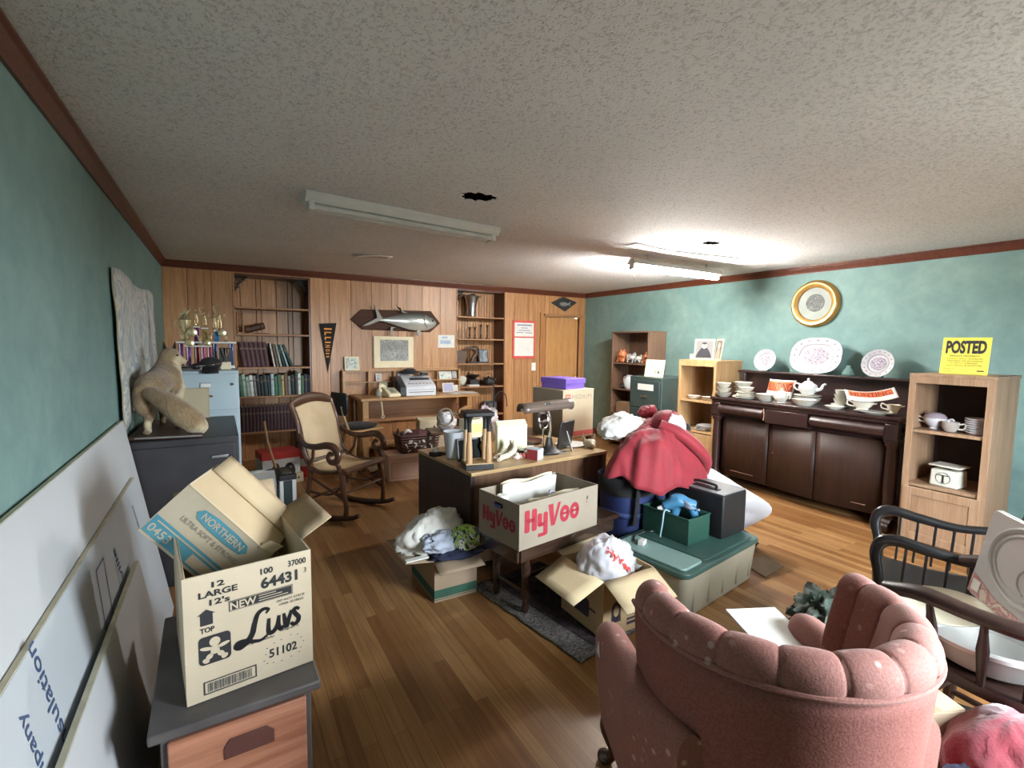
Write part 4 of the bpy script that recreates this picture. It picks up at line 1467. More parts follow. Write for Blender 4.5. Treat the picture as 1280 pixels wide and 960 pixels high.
def figurine(mb, x, y, z, h, pose=0):
    """small gold player on a pedestal"""
    k = h / .12
    mb.lathe([(0, 0), (.016, 0), (.012, .008), (.007, .016), (.012, .022), (0, .022)], (x, y, z), 10)
    z += .022
    for s in (-1, 1):
        mb.tube([(x + s * .009 * k, y, z), (x + s * .008 * k, y, z + .03 * k), (x + s * .004 * k, y, z + .055 * k)], [.005, .006, .008], 6)
    mb.tube([(x, y, z + .05 * k), (x, y, z + .075 * k), (x, y, z + .092 * k)], [.011, .014, .008], 8)
    mb.ball((x, y, z + .105 * k), .0085 * k, 8, 6)
    a = (.6, 1.3, -.4)[pose % 3]
    mb.tube([(x - .013 * k, y, z + .088 * k), (x - .028 * k, y, z + (.088 + .02 * a) * k), (x - .036 * k, y, z + (.09 + .04 * a) * k)], .004, 6)
    mb.tube([(x + .013 * k, y, z + .088 * k), (x + .028 * k, y, z + .075 * k), (x + .032 * k, y, z + (.095) * k)], .004, 6)
    if pose == 1:
        mb.tube([(x - .036 * k, y, z + .14 * k), (x + .0 * k, y, z + .155 * k)], .003, 5)


tr = thing('tiered_trophy', 'wide two-deck trophy on purple and blue columns topped with gold figures', 'trophy', (-.085, 4.86, ZC))
MB().box((0, 0, .011), (.40, .16, .022)).build('base', marble, tr, bevel=.004)
MB().box((0, .01, .217), (.43, .15, .016)).build('upper_deck', marble, tr, bevel=.005)
MB().box((-.06, -.055, .186), (.19, .07, .012)).build('front_deck', marble, tr, bevel=.004)
for x, y, cc, z1 in ((-.185, 0, 'purple', .209), (-.13, -.055, 'violet', .18), (-.075, .03, 'crimson', .209), (-.03, -.055, 'magenta', .18), (.015, -.055, 'magenta', .18), (.055, .0, 'navy', .209), (.175, .0, 'navy', .209)):
    MB().box((x, y, (.022 + z1) / 2), (.034, .034, z1 - .022)).build('column', TC[cc], tr, bevel=.006)
    MB().box((x - .006, y - .0185, (.022 + z1) / 2), (.007, .003, z1 - .03)).build('column_stripe', marble, tr)
for x, h, cc in ((-.07, .115, 'purple'), (-.01, .105, 'amber'), (.075, .085, 'blue')):
    MB().box((x, .02, .225 + h / 2), (.036, .036, h)).build('column', TC[cc], tr, bevel=.006)
    MB().box((x, .02, .225 + h + .006), (.05, .05, .012)).build('column_cap', marble, tr, bevel=.003)
for a_ in ((-.07, .02, .352, .125, 0), (-.01, .02, .342, .115, 1), (.06, .02, .322, .12, 2), (.098, .03, .322, .15, 1),
           (-.175, -.03, .225, .06, 0), (-.135, -.055, .225, .06, 1), (.03, -.05, .225, .06, 2), (.14, -.03, .225, .06, 3), (-.05, -.055, .192, .06, 4)):
    fg = MB()
    figurine(fg, *a_)
    fg.build('gold_figure', gold, tr)
for x, z, r in ((-.115, .21, .03), (.005, .212, .026), (.115, .30, .032), (-.10, .30, .036)):
    MB().lathe([(0, 0), (r, 0), (r, .006), (r * .8, .009), (0, .009)], seg=18, M=Matrix.Translation((x, -.082 if z < .25 else -.045, z)) @ Matrix.Rotation(pi / 2, 4, 'X')).build('medallion', gold, tr)
cpz = MB().lathe([(.02, .225), (.03, .235), (.014, .26), (.012, .29), (.03, .31), (.042, .35), (.048, .40), (.055, .405), (.05, .41), (.02, .44), (.012, .455), (0, .46)], (-.145, .01, 0), 18)
for s in (-1, 1):
    cpz.tube(spline([(-.145 + s * .04, .01, .33), (-.145 + s * .07, .01, .36), (-.145 + s * .06, .01, .40)], 5), .005, 6)
cpz.prism([(-.19, .44), (-.155, .47), (-.148, .505), (-.135, .47), (-.105, .49), (-.13, .44)], .012, (0, .016, 0), WX, WZ)
cpz.build('gold_cup', gold, tr)
sc_ = thing('cup_trophy', 'small black and silver cup trophy on a cream base before the tiered trophy', 'trophy', (.045, 4.62, ZC))
MB().box((0, 0, .03), (.075, .06, .06)).build('base', M['cream'], sc_, bevel=.004)
MB().lathe([(0, .06), (.018, .06), (.008, .08), (.010, .09), (.022, .12), (.03, .165), (.032, .17), (.026, .165), (0, .10)], seg=18).build('cup', M['chrome'], sc_)
MB().box((0, .02, .11), (.085, .016, .13)).box((0, .012, .17), (.09, .03, .012)).build('black_back', M['black'], sc_, bevel=.003)
bcp = thing('peaked_cap', 'black peaked cap with a silver band hanging over the file cabinet edge', 'cap', (-.075, 4.455, ZC + .004), radians(-8))
heap((.02, -.01, .052), (.075, .055, .05), .08, 1.6, 4, 28, 16, .3, 1.0).build('crown', M['blackmatte'], bcp, smooth=80)
MB().tube(spline([(-.075, -.03, .03), (-.03, -.064, .034), (.05, -.062, .045), (.095, -.02, .055)], 6), .007, 8).build('silver_band', M['chrome'], bcp)
MB().grid(lambda u, v: V((-.01 + .10 * (u - .2) * 1.1, -.045 - .055 * v * (1 - (2 * u - 1) ** 2 * .6), .028 - .05 * v)), 10, 6).build('visor', M['black'], bcp, solid=.005)
MB().tube([(-.05, -.04, .03), (-.20, -.05, .022)], .006, 8).ball((-.075, -.035, .03), (.035, .03, .025)).build('strap_end', M['black'], bcp)

# cane rocking chair ---------------------------------------------------
mah = wood('chair_mahogany', (.055, .022, .012), (.115, .052, .028), 'Z', 1.2, .28, coat=.3)
m, nt, bs = _nt('woven_cane')
vec = coords(nt, (1, 1, 1))
wv = N(nt, 'TexChecker')
wv.inputs['Scale'].default_value = 130
nt.links.new(vec, wv.inputs['Vector'])
cn = noise_f(nt, vec, 5, 3)
c = ramp(nt, cn, ((.3, (.52, .38, .22)), (.7, (.64, .49, .31))))
nt.links.new(mixc(nt, .35, c, mixc(nt, wv.outputs['Fac'], (.45, .4, .35), (1, 1, 1)), 'MULTIPLY'), bs.inputs['Base Color'])
bs.inputs['Roughness'].default_value = .6
add_bump(nt, bs, wv.outputs['Fac'], .3, .002)
M['cane'] = m


def cane_rocker():
    # local: chair faces -Y
    t = thing('cane_rocking_chair', 'dark wooden rocking chair with cane back and seat and scrolled arms', 'rocking chair', (.885, 4.375, 0), radians(36.9))
    W = .235
    # rails of the back: sinuous side members from seat to crest
    path = spline([(0, .10, .42), (0, .16, .50), (0, .205, .62), (0, .24, .78), (0, .29, .90), (0, .315, .955)], 7)
    side = []
    for s in (-1, 1):
        mb = MB().tube([V((s * (W - .012 + .02 * (p.z - .42)), p.y, p.z)) for p in path], rlist([.026, .027, .024, .022, .024, .03], len(path)), 10, flat=.8)
        mb.build('side_rail', mah, t)
    cr = MB().tube(spline([(-W - .005, .31, .945), (-W * .55, .325, .975), (0, .33, .985), (W * .55, .325, .975), (W + .005, .31, .945)], 7), rlist([.03, .048, .055, .048, .03], 29), 12, flat=.4, up=(0, 1, 0))
    cr.build('crest_rail', mah, t)
    MB().tube([(-W, .135, .47), (W, .135, .47)], .02, 8).build('lower_rail', mah, t)

    def cane_pt(u, v):
        k = v * (len(path) - 1)
        i = min(int(k), len(path) - 2)
        p = path[i].lerp(path[i + 1], k - i)
        zz = p.z
        top = .07 * (max(0, v - .82) / .18) ** 2 * (2 * u - 1) ** 2
        return V(((2 * u - 1) * (W - .035 + .02 * (zz - .42)), p.y - .012, zz - top * .6))
    MB().grid(cane_pt, 14, 30).build('cane_back', M['cane'], t, solid=.008, smooth=60)
    # seat: cane panel in a frame, dipping at the middle and rolling over at the front
    fr = MB()
    sp = spline([(0, .12, .44), (0, .0, .405), (0, -.15, .415), (0, -.25, .44), (0, -.275, .43)], 6)
    for s in (-1, 1):
        fr.tube([V((s * (W + .012 - .02 * (p.y)), p.y, p.z)) for p in sp], .022, 8)
    fr.tube([(-W - .02, -.265, .432), (W + .02, -.265, .432)], .026, 10)
    fr.build('seat_frame', mah, t)
    MB().grid(lambda u, v: V(((2 * u - 1) * (W - .0), lerp(.11, -.25, v), .437 - .035 * sin(pi * v) + .006)), 12, 18).build('cane_seat', M['cane'], t, solid=.008, smooth=60)
    # arms: from the back rail forward, then rolled under in a scroll
    for s in (-1, 1):
        x = s * (W + .045)
        ar = [V((s * (W + .01), .215, .70)), V((x, .12, .635)), V((x + s * .012, .0, .625)), V((x + s * .016, -.12, .648)), V((x + s * .016, -.20, .64)), V((x + s * .016, -.245, .585)),
              V((x + s * .014, -.225, .525)), V((x + s * .012, -.165, .515)), V((x + s * .01, -.135, .55)), V((x + s * .01, -.155, .585)), V((x + s * .01, -.185, .58))]
        MB().tube(spline(ar, 6), rlist([.02, .022, .026, .03, .033, .032, .028, .024, .02, .018, .014], 61), 12, flat=.75, up=(1, 0, 0)).build('arm', mah, t)
        MB().tube(spline([(x + s * .008, -.205, .53), (x, -.235, .48), (x - s * .01, -.235, .43)], 5), .02, 8).build('arm_support', mah, t)
        MB().tube([(s * (W + .005), .11, .44), (s * (W + .02), .06, .52), (s * (W + .03), .04, .625)], .013, 8).build('arm_support', mah, t)
        # legs with rockers
        MB().tube(spline([(s * (W + .005), -.235, .42), (s * (W + .02), -.255, .28), (s * (W + .01), -.275, .15), (s * (W + .01), -.27, .06)], 5), rlist([.026, .022, .019, .022], 16), 10).build('front_leg', mah, t)
        MB().tube(spline([(s * (W), .10, .43), (s * (W + .0), .13, .25), (s * (W + .0), .17, .075)], 5), .019, 10).build('rear_leg', mah, t)
        rkp = []
        for k in range(25):
            y = lerp(-.40, .29, k / 24)
            rkp.append((s * (W + .005), y, .018 + .30 * (y - .0) ** 2 + (.03 * max(0, (abs(y) - .34) / .1))))
        MB().tube(rkp, rlist([.016, .022, .024, .022, .014], 25), 8, flat=1.1).build('rocker', mah, t)
    st = MB()
    for z, y in ((.25, -.258), (.14, .155)):
        st.tube([(-W, y, z), (W, y, z)], .011, 8)
    st.build('stretcher', mah, t)
    cb_ = MB()
    for s in (-1, 1):
        cb_.tube(spline([(s * W, -.26, .33), (s * W, -.10, .22), (s * W, .14, .22)], 6), .011, 8)
        cb_.tube([(s * W, -.26, .19), (s * W, .12, .35)], .011, 8)
    cb_.build('side_brace', mah, t)
    return t


cane_rocker()

# wooden chest and the two cartons on it ------------------------------
cx = thing('wooden_chest', 'reddish cedar chest with a dark top under the big diaper carton', 'chest', (.015, 1.84, 0), radians(1))
cedar = wood('cedar', (.27, .085, .045), (.62, .30, .185), 'X', .5, .5)
slate = mk('chest_dark_top', (.085, .075, .075), .55, 0, .25, 7)
MB().box((0, 0, .21), (.385, .60, .42)).build('chest_body', slate, cx, bevel=.004)
MB().box((0, -.306, .215), (.352, .016, .375)).build('front_panel', cedar, cx, bevel=.004)
MB().prism([(-.065, -.028), (.065, -.028), (.065, .012), (.045, .03), (-.05, .03), (-.065, .008)], .004, (.02, -.3142, .325), WX, WZ).build('handle_recess', mk('handle_red_brown', (.10, .035, .028), .6), cx, bevel=.0015)  # dark red-brown plate drawn for the handle recess
MB().box((0, 0, .435), (.435, .66, .028)).build('chest_top', slate, cx, bevel=.006)

kraft = card_mat('kraft_card', (.58, .48, .35))
kraft_in = card_mat('kraft_card_inside', (.40, .30, .19))


def carton(t, w, d, h, mat, th=.005, inner=None, bottom=True):
    """open carton: four wall panels and a bottom, base centre at the thing"""
    MB().box((0, -d / 2, h / 2), (w, th, h)).build('front_panel', mat, t, smooth=0)
    MB().box((0, d / 2, h / 2), (w, th, h)).build('back_panel', mat, t, smooth=0)
    for s in (-1, 1):
        MB().box((s * (w / 2 - th / 2), 0, h / 2), (th, d - th, h)).build('side_panel', mat, t, smooth=0)
    if bottom:
        MB().box((0, 0, th / 2 + .001), (w - 2 * th, d - th, th)).build('bottom_panel', mat, t, smooth=0)


def flap(t, a, b, out, length, mat, splay=.12, th=.004, bend=0.0):
    """carton flap hinged on the edge a-b, running in direction 'out' for 'length'"""
    a, b, o = V(a), V(b), V(out).normalized()
    n = (b - a).normalized()
    L = (b - a).length
    mb = MB()

    def fn(u, v):
        k = 1 - splay * v
        return a.lerp(b, .5 + (u - .5) * k) + o * (length * v) + V((0, 0, bend * v * v))
    mb.grid(fn, 4, 4)
    return mb.build('flap', mat, t, solid=th, smooth=40)


LZ = .4515
lv = thing('diaper_carton', 'big kraft diaper carton with black printing and a baby emblem, open, on the wooden chest', 'carton', (.0355, 1.823, LZ), radians(6.5))
LW, LD, LH = .345, .44, .378
carton(lv, LW, LD, LH, kraft)
flap(lv, (LW / 2, -.12, LH), (LW / 2, LD / 2, LH), (.8, 0, .42), .115, kraft_in, .05, bend=.0)
flap(lv, (-LW / 2 + .007, -LD / 2, LH), (-LW / 2 + .007, LD / 2, LH), (.08, 0, -.97), .15, kraft_in, .10)
flap(lv, (-LW / 2, LD / 2, LH), (LW / 2, LD / 2, LH), (0, .35, .9), .13, kraft_in, .06)
FO = (-LW / 2, -LD / 2 - .0025, 0)
# layout of the printing measured on the face: s across (0..1), t up (0..1)
ik = Ink(FO, WX, WZ)


def T(s, a, b, w, h, **k):
    ik.text(s, a * LW, b * LH, h * LH, w * LW, **k)


T('12', .205, .885, .095, .045, bold=.03)
T('LARGE', .11, .815, .285, .05, bold=.03)
T("12's", .185, .745, .15, .05, bold=.03)
T('100', .575, .885, .10, .052, bold=.03)
T('37000', .80, .895, .155, .052, bold=.02)
T('64431', .575, .765, .305, .095, bold=.04)
T('3', .935, .815, .022, .04, bold=.0)
# NEW banner
a0, b0, bw, bh_ = .325, .655, .51, .085
ik.rect(a0 * LW, b0 * LH, bw * LW, bh_ * LH)
T('DO NOT STACK', .70, .615, .24, .022, bold=.0)
T('OVER 10 HIGH', .715, .582, .21, .022, bold=.0)
# TOP arrow
ik.poly([(.115 * LW, .60 * LH), (.205 * LW, .60 * LH), (.205 * LW, .685 * LH), (.225 * LW, .685 * LH), (.16 * LW, .725 * LH), (.095 * LW, .685 * LH), (.115 * LW, .685 * LH)])
T('TOP', .11, .54, .105, .042, bold=.03)
# baby emblem tile
ik.rrect(.095 * LW, .285 * LH, .235 * LW, .225 * LH, .012)
# product name: script letters drawn as strokes


def blob_stroke(pts, w0, w1, n=5):
    sp_ = spline([(p[0], p[1], 0) for p in pts], n)
    m_ = len(sp_)
    for i, (p, q) in enumerate(zip(sp_[:-1], sp_[1:])):
        tt = i / (m_ - 1)
        w = w0 + (w1 - w0) * sin(pi * tt)
        dx, dy = q.x - p.x, q.y - p.y
        ln = sqrt(dx * dx + dy * dy) or 1e-6
        ex, ey = dx / ln * w * .2, dy / ln * w * .2
        nx, ny = -dy / ln * w / 2, dx / ln * w / 2
        ik.poly([(p.x - nx - ex, p.y - ny - ey), (q.x - nx + ex, q.y - ny + ey), (q.x + nx + ex, q.y + ny + ey), (p.x + nx - ex, p.y + ny - ey)])


def S(pts, w0, w1):
    blob_stroke([(.37 * LW + a * .52 * LW, .35 * LH + b * .24 * LH) for a, b in pts], w0, w1)


S([(.46, .86), (.50, .97), (.42, 1.02), (.33, .90), (.28, .60), (.24, .28), (.16, .06), (.06, -.06), (.0, .0), (.04, .10), (.14, .10), (.26, .0), (.38, -.03), (.50, .12)], .006, .017)
S([(.50, .62), (.49, .32), (.50, .14), (.56, .12), (.63, .30), (.66, .62)], .010, .014)
S([(.66, .62), (.65, .30), (.68, .14), (.72, .20)], .010, .013)
S([(.74, .64), (.755, .40), (.775, .16), (.82, .42), (.86, .68)], .009, .014)
S([(.99, .66), (.95, .72), (.90, .66), (.93, .52), (.98, .36), (.96, .20), (.89, .16), (.86, .24)], .009, .014)
T('disposable', .43, .325, .24, .028, bold=.004, shear=.3)
T('diapers', .72, .352, .16, .03, bold=.004, shear=.3)
T('51102', .625, .16, .235, .075, bold=.025)
dots = [(.575, .15), (.59, .20), (.60, .25), (.66, .275), (.72, .285), (.80, .30), (.86, .285), (.89, .25), (.91, .21), (.885, .16), (.87, .125), (.80, .11), (.72, .10), (.65, .11), (.60, .12)]
for a, b in dots:
    ik.rect(a * LW, b * LH, .005, .0018)
# bar code frame
ik.frame(.12 * LW, .045 * LH, .40 * LW, .105 * LH, .0035)
ik.build('printing', M['ink'], lv)
grey_ink = mk('grey_ink', (.12, .11, .10), .8)
ik = Ink(FO, WX, WZ)
random.seed(8)
xx = .15
while xx < .485:
    w = random.choice((.004, .006, .010, .014))
    ik.rect(xx * LW, .062 * LH, w * LW, .07 * LH, 1.2)
    xx += w + random.choice((.004, .006, .009))
ik.build('bar_code', grey_ink, lv)
ik = Ink(FO, WX, WZ)
ik.text('NEW', .335 * LW, .665 * LH, .06 * LH, .20 * LW, .02, 0, 0, 1.6)
ik.frame(.33 * LW, .66 * LH, .50 * LW, .075 * LH, .001, 1.5)
for k in range(3):
    ik.rect(.555 * LW, (.715 - .02 * k) * LH, (.14 + .05 * k) * LW, .006 * LH, 1.6)
# baby figure in card colour: head, arms out, body and feet
cxx, cyy = .2125 * LW, .285 * LH
ik.disc(cxx, cyy + .170 * LH, .040 * LW, None, 0, 1.6)
ik.poly([(cxx - .030 * LW, cyy + .135 * LH), (cxx + .030 * LW, cyy + .135 * LH), (cxx + .034 * LW, cyy + .07 * LH), (cxx - .034 * LW, cyy + .07 * LH)], 1.6)
for s in (-1, 1):
    ik.disc(cxx + s * .062 * LW, cyy + .128 * LH, .048 * LW, .016 * LW, s * .25, 1.6)
    ik.disc(cxx + s * .042 * LW, cyy + .06 * LH, .030 * LW, .022 * LW, -s * .7, 1.6)
    ik.disc(cxx + s * .068 * LW, cyy + .032 * LH, .026 * LW, .020 * LW, s * .5, 1.6)
ik.build('reversed_printing', kraft, lv)

# tissue carton tipped into the big one
e1, e2, e3 = V((.639, -.219, -.738)).normalized(), V((.649, -.361, .669)), V((.413, .906, .089))
e2 = (e2 - e1 * e2.dot(e1)).normalized()
e3 = e1.cross(e2)             # towards the viewer; the carton runs back along -z
Tc = V((-.099, 1.905, 1.018))
tcR = Matrix((e1, e2, e3)).transposed()
nc = bpy.data.objects.new('tissue_carton', None)
COL.objects.link(nc)
nc.matrix_world = Matrix.Translation(Tc) @ tcR.to_4x4()
tag(nc, 'kraft tissue carton with pale blue printing, tipped on a corner into the diaper carton', 'carton')
tan = card_mat('tan_kraft', (.60, .46, .29))
tanw = card_mat('tan_kraft_face', (.62, .52, .38))
cw, chh, cdp = .365, .236, .20     # along x, -y, -z
MB().box((cw / 2, -chh / 2, -.003), (cw, chh, .005)).build('printed_panel', tanw, nc, smooth=0)
MB().box((cw / 2, -.003, -cdp / 2), (cw, .005, cdp)).build('top_panel', tan, nc, smooth=0)
MB().box((.003, -chh / 2, -cdp / 2), (.005, chh, cdp)).build('end_panel', tanw, nc, smooth=0)
MB().box((cw - .003, -chh / 2, -cdp / 2), (.005, chh, cdp)).build('end_panel', tan, nc, smooth=0)
MB().box((cw / 2, -chh / 2, -cdp), (cw, chh, .005)).build('back_panel', tan, nc, smooth=0)
MB().grid(lambda u, v: V((cw * (.02 + .95 * u), .004 + .028 * sin(v * pi * .5), -cdp * .72 - .10 * v)), 8, 4).build('flap', tan, nc, solid=.005)
MB().prism([(0, 0), (.05, .012), (.058, .055), (.012, .04)], .003, (cw - .055, -.004, .002), (1, 0, 0), (0, 1, -.2)).build('torn_corner', tan, nc)
ik = Ink((0, 0, 0), (1, 0, 0), (0, 1, 0))
blue = mk('tissue_blue', (.10, .33, .42), .75, 0, .12)
ik.rect(.004, -chh + .012, cw * .93, .075)
ik.poly([(.085, -.052), (.10, -.030), (.15, -.022), (.235, -.022), (.285, -.030), (.30, -.052), (.285, -.072), (.235, -.078), (.15, -.078), (.10, -.072)])
ik.build('blue_printing', blue, nc)
ik = Ink((0, 0, 0), (1, 0, 0), (0, 1, 0))
ik.text('ULTRA SOFT & STRONG', .065, -.112, .020, .235, .004)
ik.build('grey_printing', mk('tissue_grey_ink', (.30, .28, .24), .8), nc)
ik = Ink((0, 0, 0), (1, 0, 0), (0, 1, 0))
ik.text('NORTHERN', .108, -.064, .030, .17, .02, 0, 0, 1.8)
ik.text('0453', .012, -chh + .024, .034, .085, .012, 0, 0, 1.8)
ik.rect(.18, -chh + .02, .12, .04, 1.8)
ik.rect(.02, -chh + .070, .26, .006, 1.8)
ik.build('pale_printing', tanw, nc)
"""end of cartons on the chest"""

# ------------------------------------------------------------------ rug, low table, desk in the middle of the room
rm, nt, bs = _nt('dark_rug')
vec = coords(nt)
f = noise_f(nt, vec, 14, 4, .7, 1.0)
sx_ = N(nt, 'SeparateXYZ')
nt.links.new(vec, sx_.inputs[0])
c = ramp(nt, f, ((.35, (.018, .016, .020)), (.55, (.05, .03, .035)), (.68, (.10, .085, .08))))
nt.links.new(c, bs.inputs['Base Color'])
bs.inputs['Roughness'].default_value = 1
add_bump(nt, bs, noise_f(nt, vec, 120, 2), .8, .006)
rg = thing('area_rug', 'dark patterned rug with a worn grey border under the low table', 'rug', (1.41, 1.66, 0), radians(8))
MB().grid(lambda u, v: V((.13 + .42 * u, .045 + .85 * v, .010 + .002 * noise.noise(V((u * 9, v * 9, 0))))), 20, 24).build('field', rm, rg, solid=.012)
bd = patches('rug_border', [(.17, .155, .14), (.08, .07, .07), (.22, .20, .18), (.13, .11, .10)], 24, 1, .6, 1.5)
bmb = MB()
bmb.grid(lambda u, v: V((-.0 + .14 * u + .012 * noise.noise(V((0, v * 12, 1))), .90 * v, .009 + .004 * sin(u * pi))), 4, 40)
bmb.grid(lambda u, v: V((.13 + .42 * u, .05 * v, .009 + .004 * sin(v * pi))), 30, 3)
bmb.build('border', bd, rg, solid=.010)

dkw = wood('dark_table_wood', (.022, .010, .007), (.055, .028, .018), 'X', 1, .25, coat=.4)
lt_ = thing('low_table', 'low dark wooden table under the white grocery carton', 'table', (1.292, 2.048, 0), radians(8.3))
MB().box((.42, .20, .427), (.84, .40, .03)).build('table_top', dkw, lt_, bevel=.008)
ap = MB()
for y in (.03, .37):
    ap.box((.42, y, .375), (.76, .02, .075))
for x in (.03, .81):
    ap.box((x, .20, .375), (.02, .34, .075))
ap.build('apron', dkw, lt_, bevel=.003)
for x in (.12, .72):
    for y in (.07, .33):
        MB().lathe([(.024, .41), (.026, .36), (.018, .32), (.026, .28), (.022, .15), (.028, .12), (.016, .09), (.022, .05), (.014, .022), (0, .022)], (x, y, 0), 14).build('leg', dkw, lt_)
MB().bar((.12, .20, .14), (.72, .20, .14), .02).bar((.12, .07, .14), (.12, .33, .14), .02).bar((.72, .07, .14), (.72, .33, .14), .02).build('stretcher', dkw, lt_)

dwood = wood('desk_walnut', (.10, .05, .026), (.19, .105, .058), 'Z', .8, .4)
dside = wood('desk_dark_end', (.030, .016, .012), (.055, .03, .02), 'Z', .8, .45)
dtop = wood('desk_top_lamplit', (.42, .27, .125), (.62, .44, .24), 'X', .7, .35)  # pale tan wood with the lamp's yellow light mixed into the colour
DA = radians(4.0)
dk = thing('writing_desk', 'wooden desk with pale top and dark end panel, cluttered, in the middle of the room', 'desk', (1.302, 2.61, 0), DA)
dk.scale = (1.081, 1.081, .9215)
DWX, DWY = 1.10, .73
MB().box((DWX / 2, DWY / 2, .7475), (DWX, DWY, .025)).build('desk_top', dtop, dk, bevel=.003)
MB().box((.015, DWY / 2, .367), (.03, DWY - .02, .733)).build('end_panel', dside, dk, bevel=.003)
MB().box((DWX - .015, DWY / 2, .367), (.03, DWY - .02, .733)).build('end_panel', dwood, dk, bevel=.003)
MB().box((.46, .03, .42), (.86, .02, .625)).build('front_panel', dwood, dk, bevel=.002)
MB().box((.985, .05, .40), (.19, .02, .66)).build('front_panel', dwood, dk, bevel=.002)
for x, w in ((.21, .36), (.91, .32)):
    p = MB().box((x, DWY / 2 + .05, .40), (w, DWY - .18, .66)).build('drawer_pedestal', dwood, dk, bevel=.003)
    for z in (.18, .40, .62):
        d = MB().box((x, DWY - .035, z), (w - .03, .02, .19)).build('drawer_front', dwood, p, bevel=.004)


def onD(x, y, dz=0.0):
    """desk-top coordinates to the room"""
    return (1.302 + 1.081 * (x * cos(DA) - y * sin(DA)), 2.61 + 1.081 * (x * sin(DA) + y * cos(DA)), .7006 + dz)


# stand with turned handles
hs = thing('handle_stand', 'small stand of turned bat-like handles between black top and base on the desk', 'stand', onD(.10, .105), radians(-14))
MB().box((0, 0, .016), (.17, .15, .032)).build('base', M['black'], hs, bevel=.004)
MB().box((0, 0, .035), (.16, .14, .006)).build('base_top', dtop, hs)
MB().box((0, 0, .326), (.175, .15, .026)).build('top', M['iron'], hs, bevel=.006)
batw = wood('ash_handle', (.42, .24, .12), (.60, .40, .22), 'Z', 1.5, .35)
for sx in (-1, 1):
    for sy in (-1, 1):
        h = MB().lathe([(0, .038), (.018, .038), (.0195, .07), (.018, .13), (.0145, .18), (.0145, .222), (0, .222)], (sx * .058, sy * .048, 0), 14).build('handle', batw, hs)
        MB().lathe([(.0125, .222), (.012, .27), (.016, .30), (.026, .314), (0, .314)], (sx * .058, sy * .048, 0), 14).build('black_grip', M['black'], h)
fgd = MB().lathe([(0, 0), (.022, 0), (.024, .01), (.010, .02), (.008, .05), (.018, .07), (.022, .09), (.012, .115), (.008, .125), (.013, .14), (.010, .155), (0, .16)], seg=14).ball((.02, 0, .09), (.016, .012, .03))
o = fgd.build('brass_figurine', M['brass'], None, loc=onD(.225, .24))
tag(o, 'small brass figurine on the desk behind the handled stand', 'figurine')
bn = MB().lathe([(0, .004), (.048, .004), (.052, .012), (.07, .17), (.073, .175), (.068, .175), (.05, .014), (0, .012)], seg=28).build('waste_bin', mk('pale_bin', (.72, .76, .80), .35, 0, .03), None, loc=onD(.095, .38))
tag(bn, 'small pale bluish plastic bin standing on the desk end near the woven basket', 'bin')
bl = MB().box((0, 0, .065), (.17, .012, .15)).build('black_picture', M['black'], None, bevel=.003, loc=onD(.15, .27), rot=(radians(-10), 0, radians(-4)))
MB().box((0, -.0068, .068), (.15, .002, .125)).build('dark_face', mk('dark_face', (.014, .017, .017), .9, spec=.1), bl)
tag(bl, 'black blank picture standing on the desk between the pale bin and the handled stand', 'picture')
sp_ = thing('tape_dispenser', 'flat black tape dispenser at the desk end beside the pale bin', 'tape dispenser', onD(.05, .50), radians(20))
MB().prism([(-.07, 0), (.07, 0), (.07, .012), (.02, .018), (-.02, .03), (-.07, .03)], .05, (0, .025, 0), WX, WZ).build('body', M['black'], sp_, bevel=.003)
MB().cyl((-.03, -.012, .035), (-.03, .012, .035), .02).build('tape_roll', M['paper'], sp_)
# cream file wallet
fw = thing('file_wallet', 'cream accordion file standing on the desk behind the small red-ended box', 'file', onD(.50, .31), radians(-5), None)
pgm = mk('wallet_cream', (.70, .69, .50), .8, 0, .05)
fwm = MB()
for k in range(4):
    fwm.box((.004 * k, .018 * k, .095 + .004 * k), (.225, .012, .19 + .008 * k))
fwm.build('wallet_body', pgm, fw, bevel=.002, bseg=1)
MB().prism([(-.11, .19), (-.095, .15), (-.06, .135), (.06, .135), (.095, .15), (.11, .19)], .003, (0, -.0062, 0), WX, WZ).build('wallet_flap', mk('wallet_green', (.62, .68, .52), .8), fw)
MB().box((0, -.0065, .03), (.19, .002, .012)).build('foot_band', mk('wallet_tan', (.68, .62, .40), .8), fw)
# antler piece, sweets, red-ended box
jb = thing('jawbone', 'pale animal jawbone lying on the desk before the cream accordion file', 'bone', onD(.36, .16), radians(25))
bone = mk('bone', (.68, .62, .48), .6, 0, .12, 20)
jm = MB().tube(spline([(-.10, 0, .015), (-.04, .01, .02), (.03, .0, .03), (.06, -.01, .06), (.055, -.01, .115)], 6), rlist([.012, .016, .02, .02, .008], 25), 10)
jm.tube(spline([(-.08, .05, .012), (-.02, .06, .02), (.05, .045, .03), (.085, .03, .07), (.08, .03, .11)], 6), rlist([.01, .014, .017, .016, .006], 25), 10)
for k in range(6):
    jm.ball((-.07 + k * .02, .004, .034), (.007, .006, .012), 8, 5)
jm.build('jaw', bone, jb)
for i, (x, y) in enumerate(((.41, .125), (.438, .165), (.474, .130))):
    s_ = MB().ball((0, 0, .018), (.022, .015, .018), 14, 8).cyl((-.03, 0, .018), (-.02, 0, .018), .012, .003, 8).cyl((.02, 0, .018), (.03, 0, .018), .003, .012, 8)
    o = s_.build('wrapped_sweet', mk('sweet_%d' % i, ((.70, .55, .52), (.75, .66, .60), (.55, .12, .12))[i], .4), None, loc=onD(x, y), rot=(0, 0, i * 1.1))
    tag(o, ['pinkish wrapped sweet on the desk beside the jawbone', 'pale wrapped sweet on the desk behind the pinkish one', 'red wrapped sweet on the desk touching the red-ended box'][i], 'sweet', 'wrapped sweets on the desk')
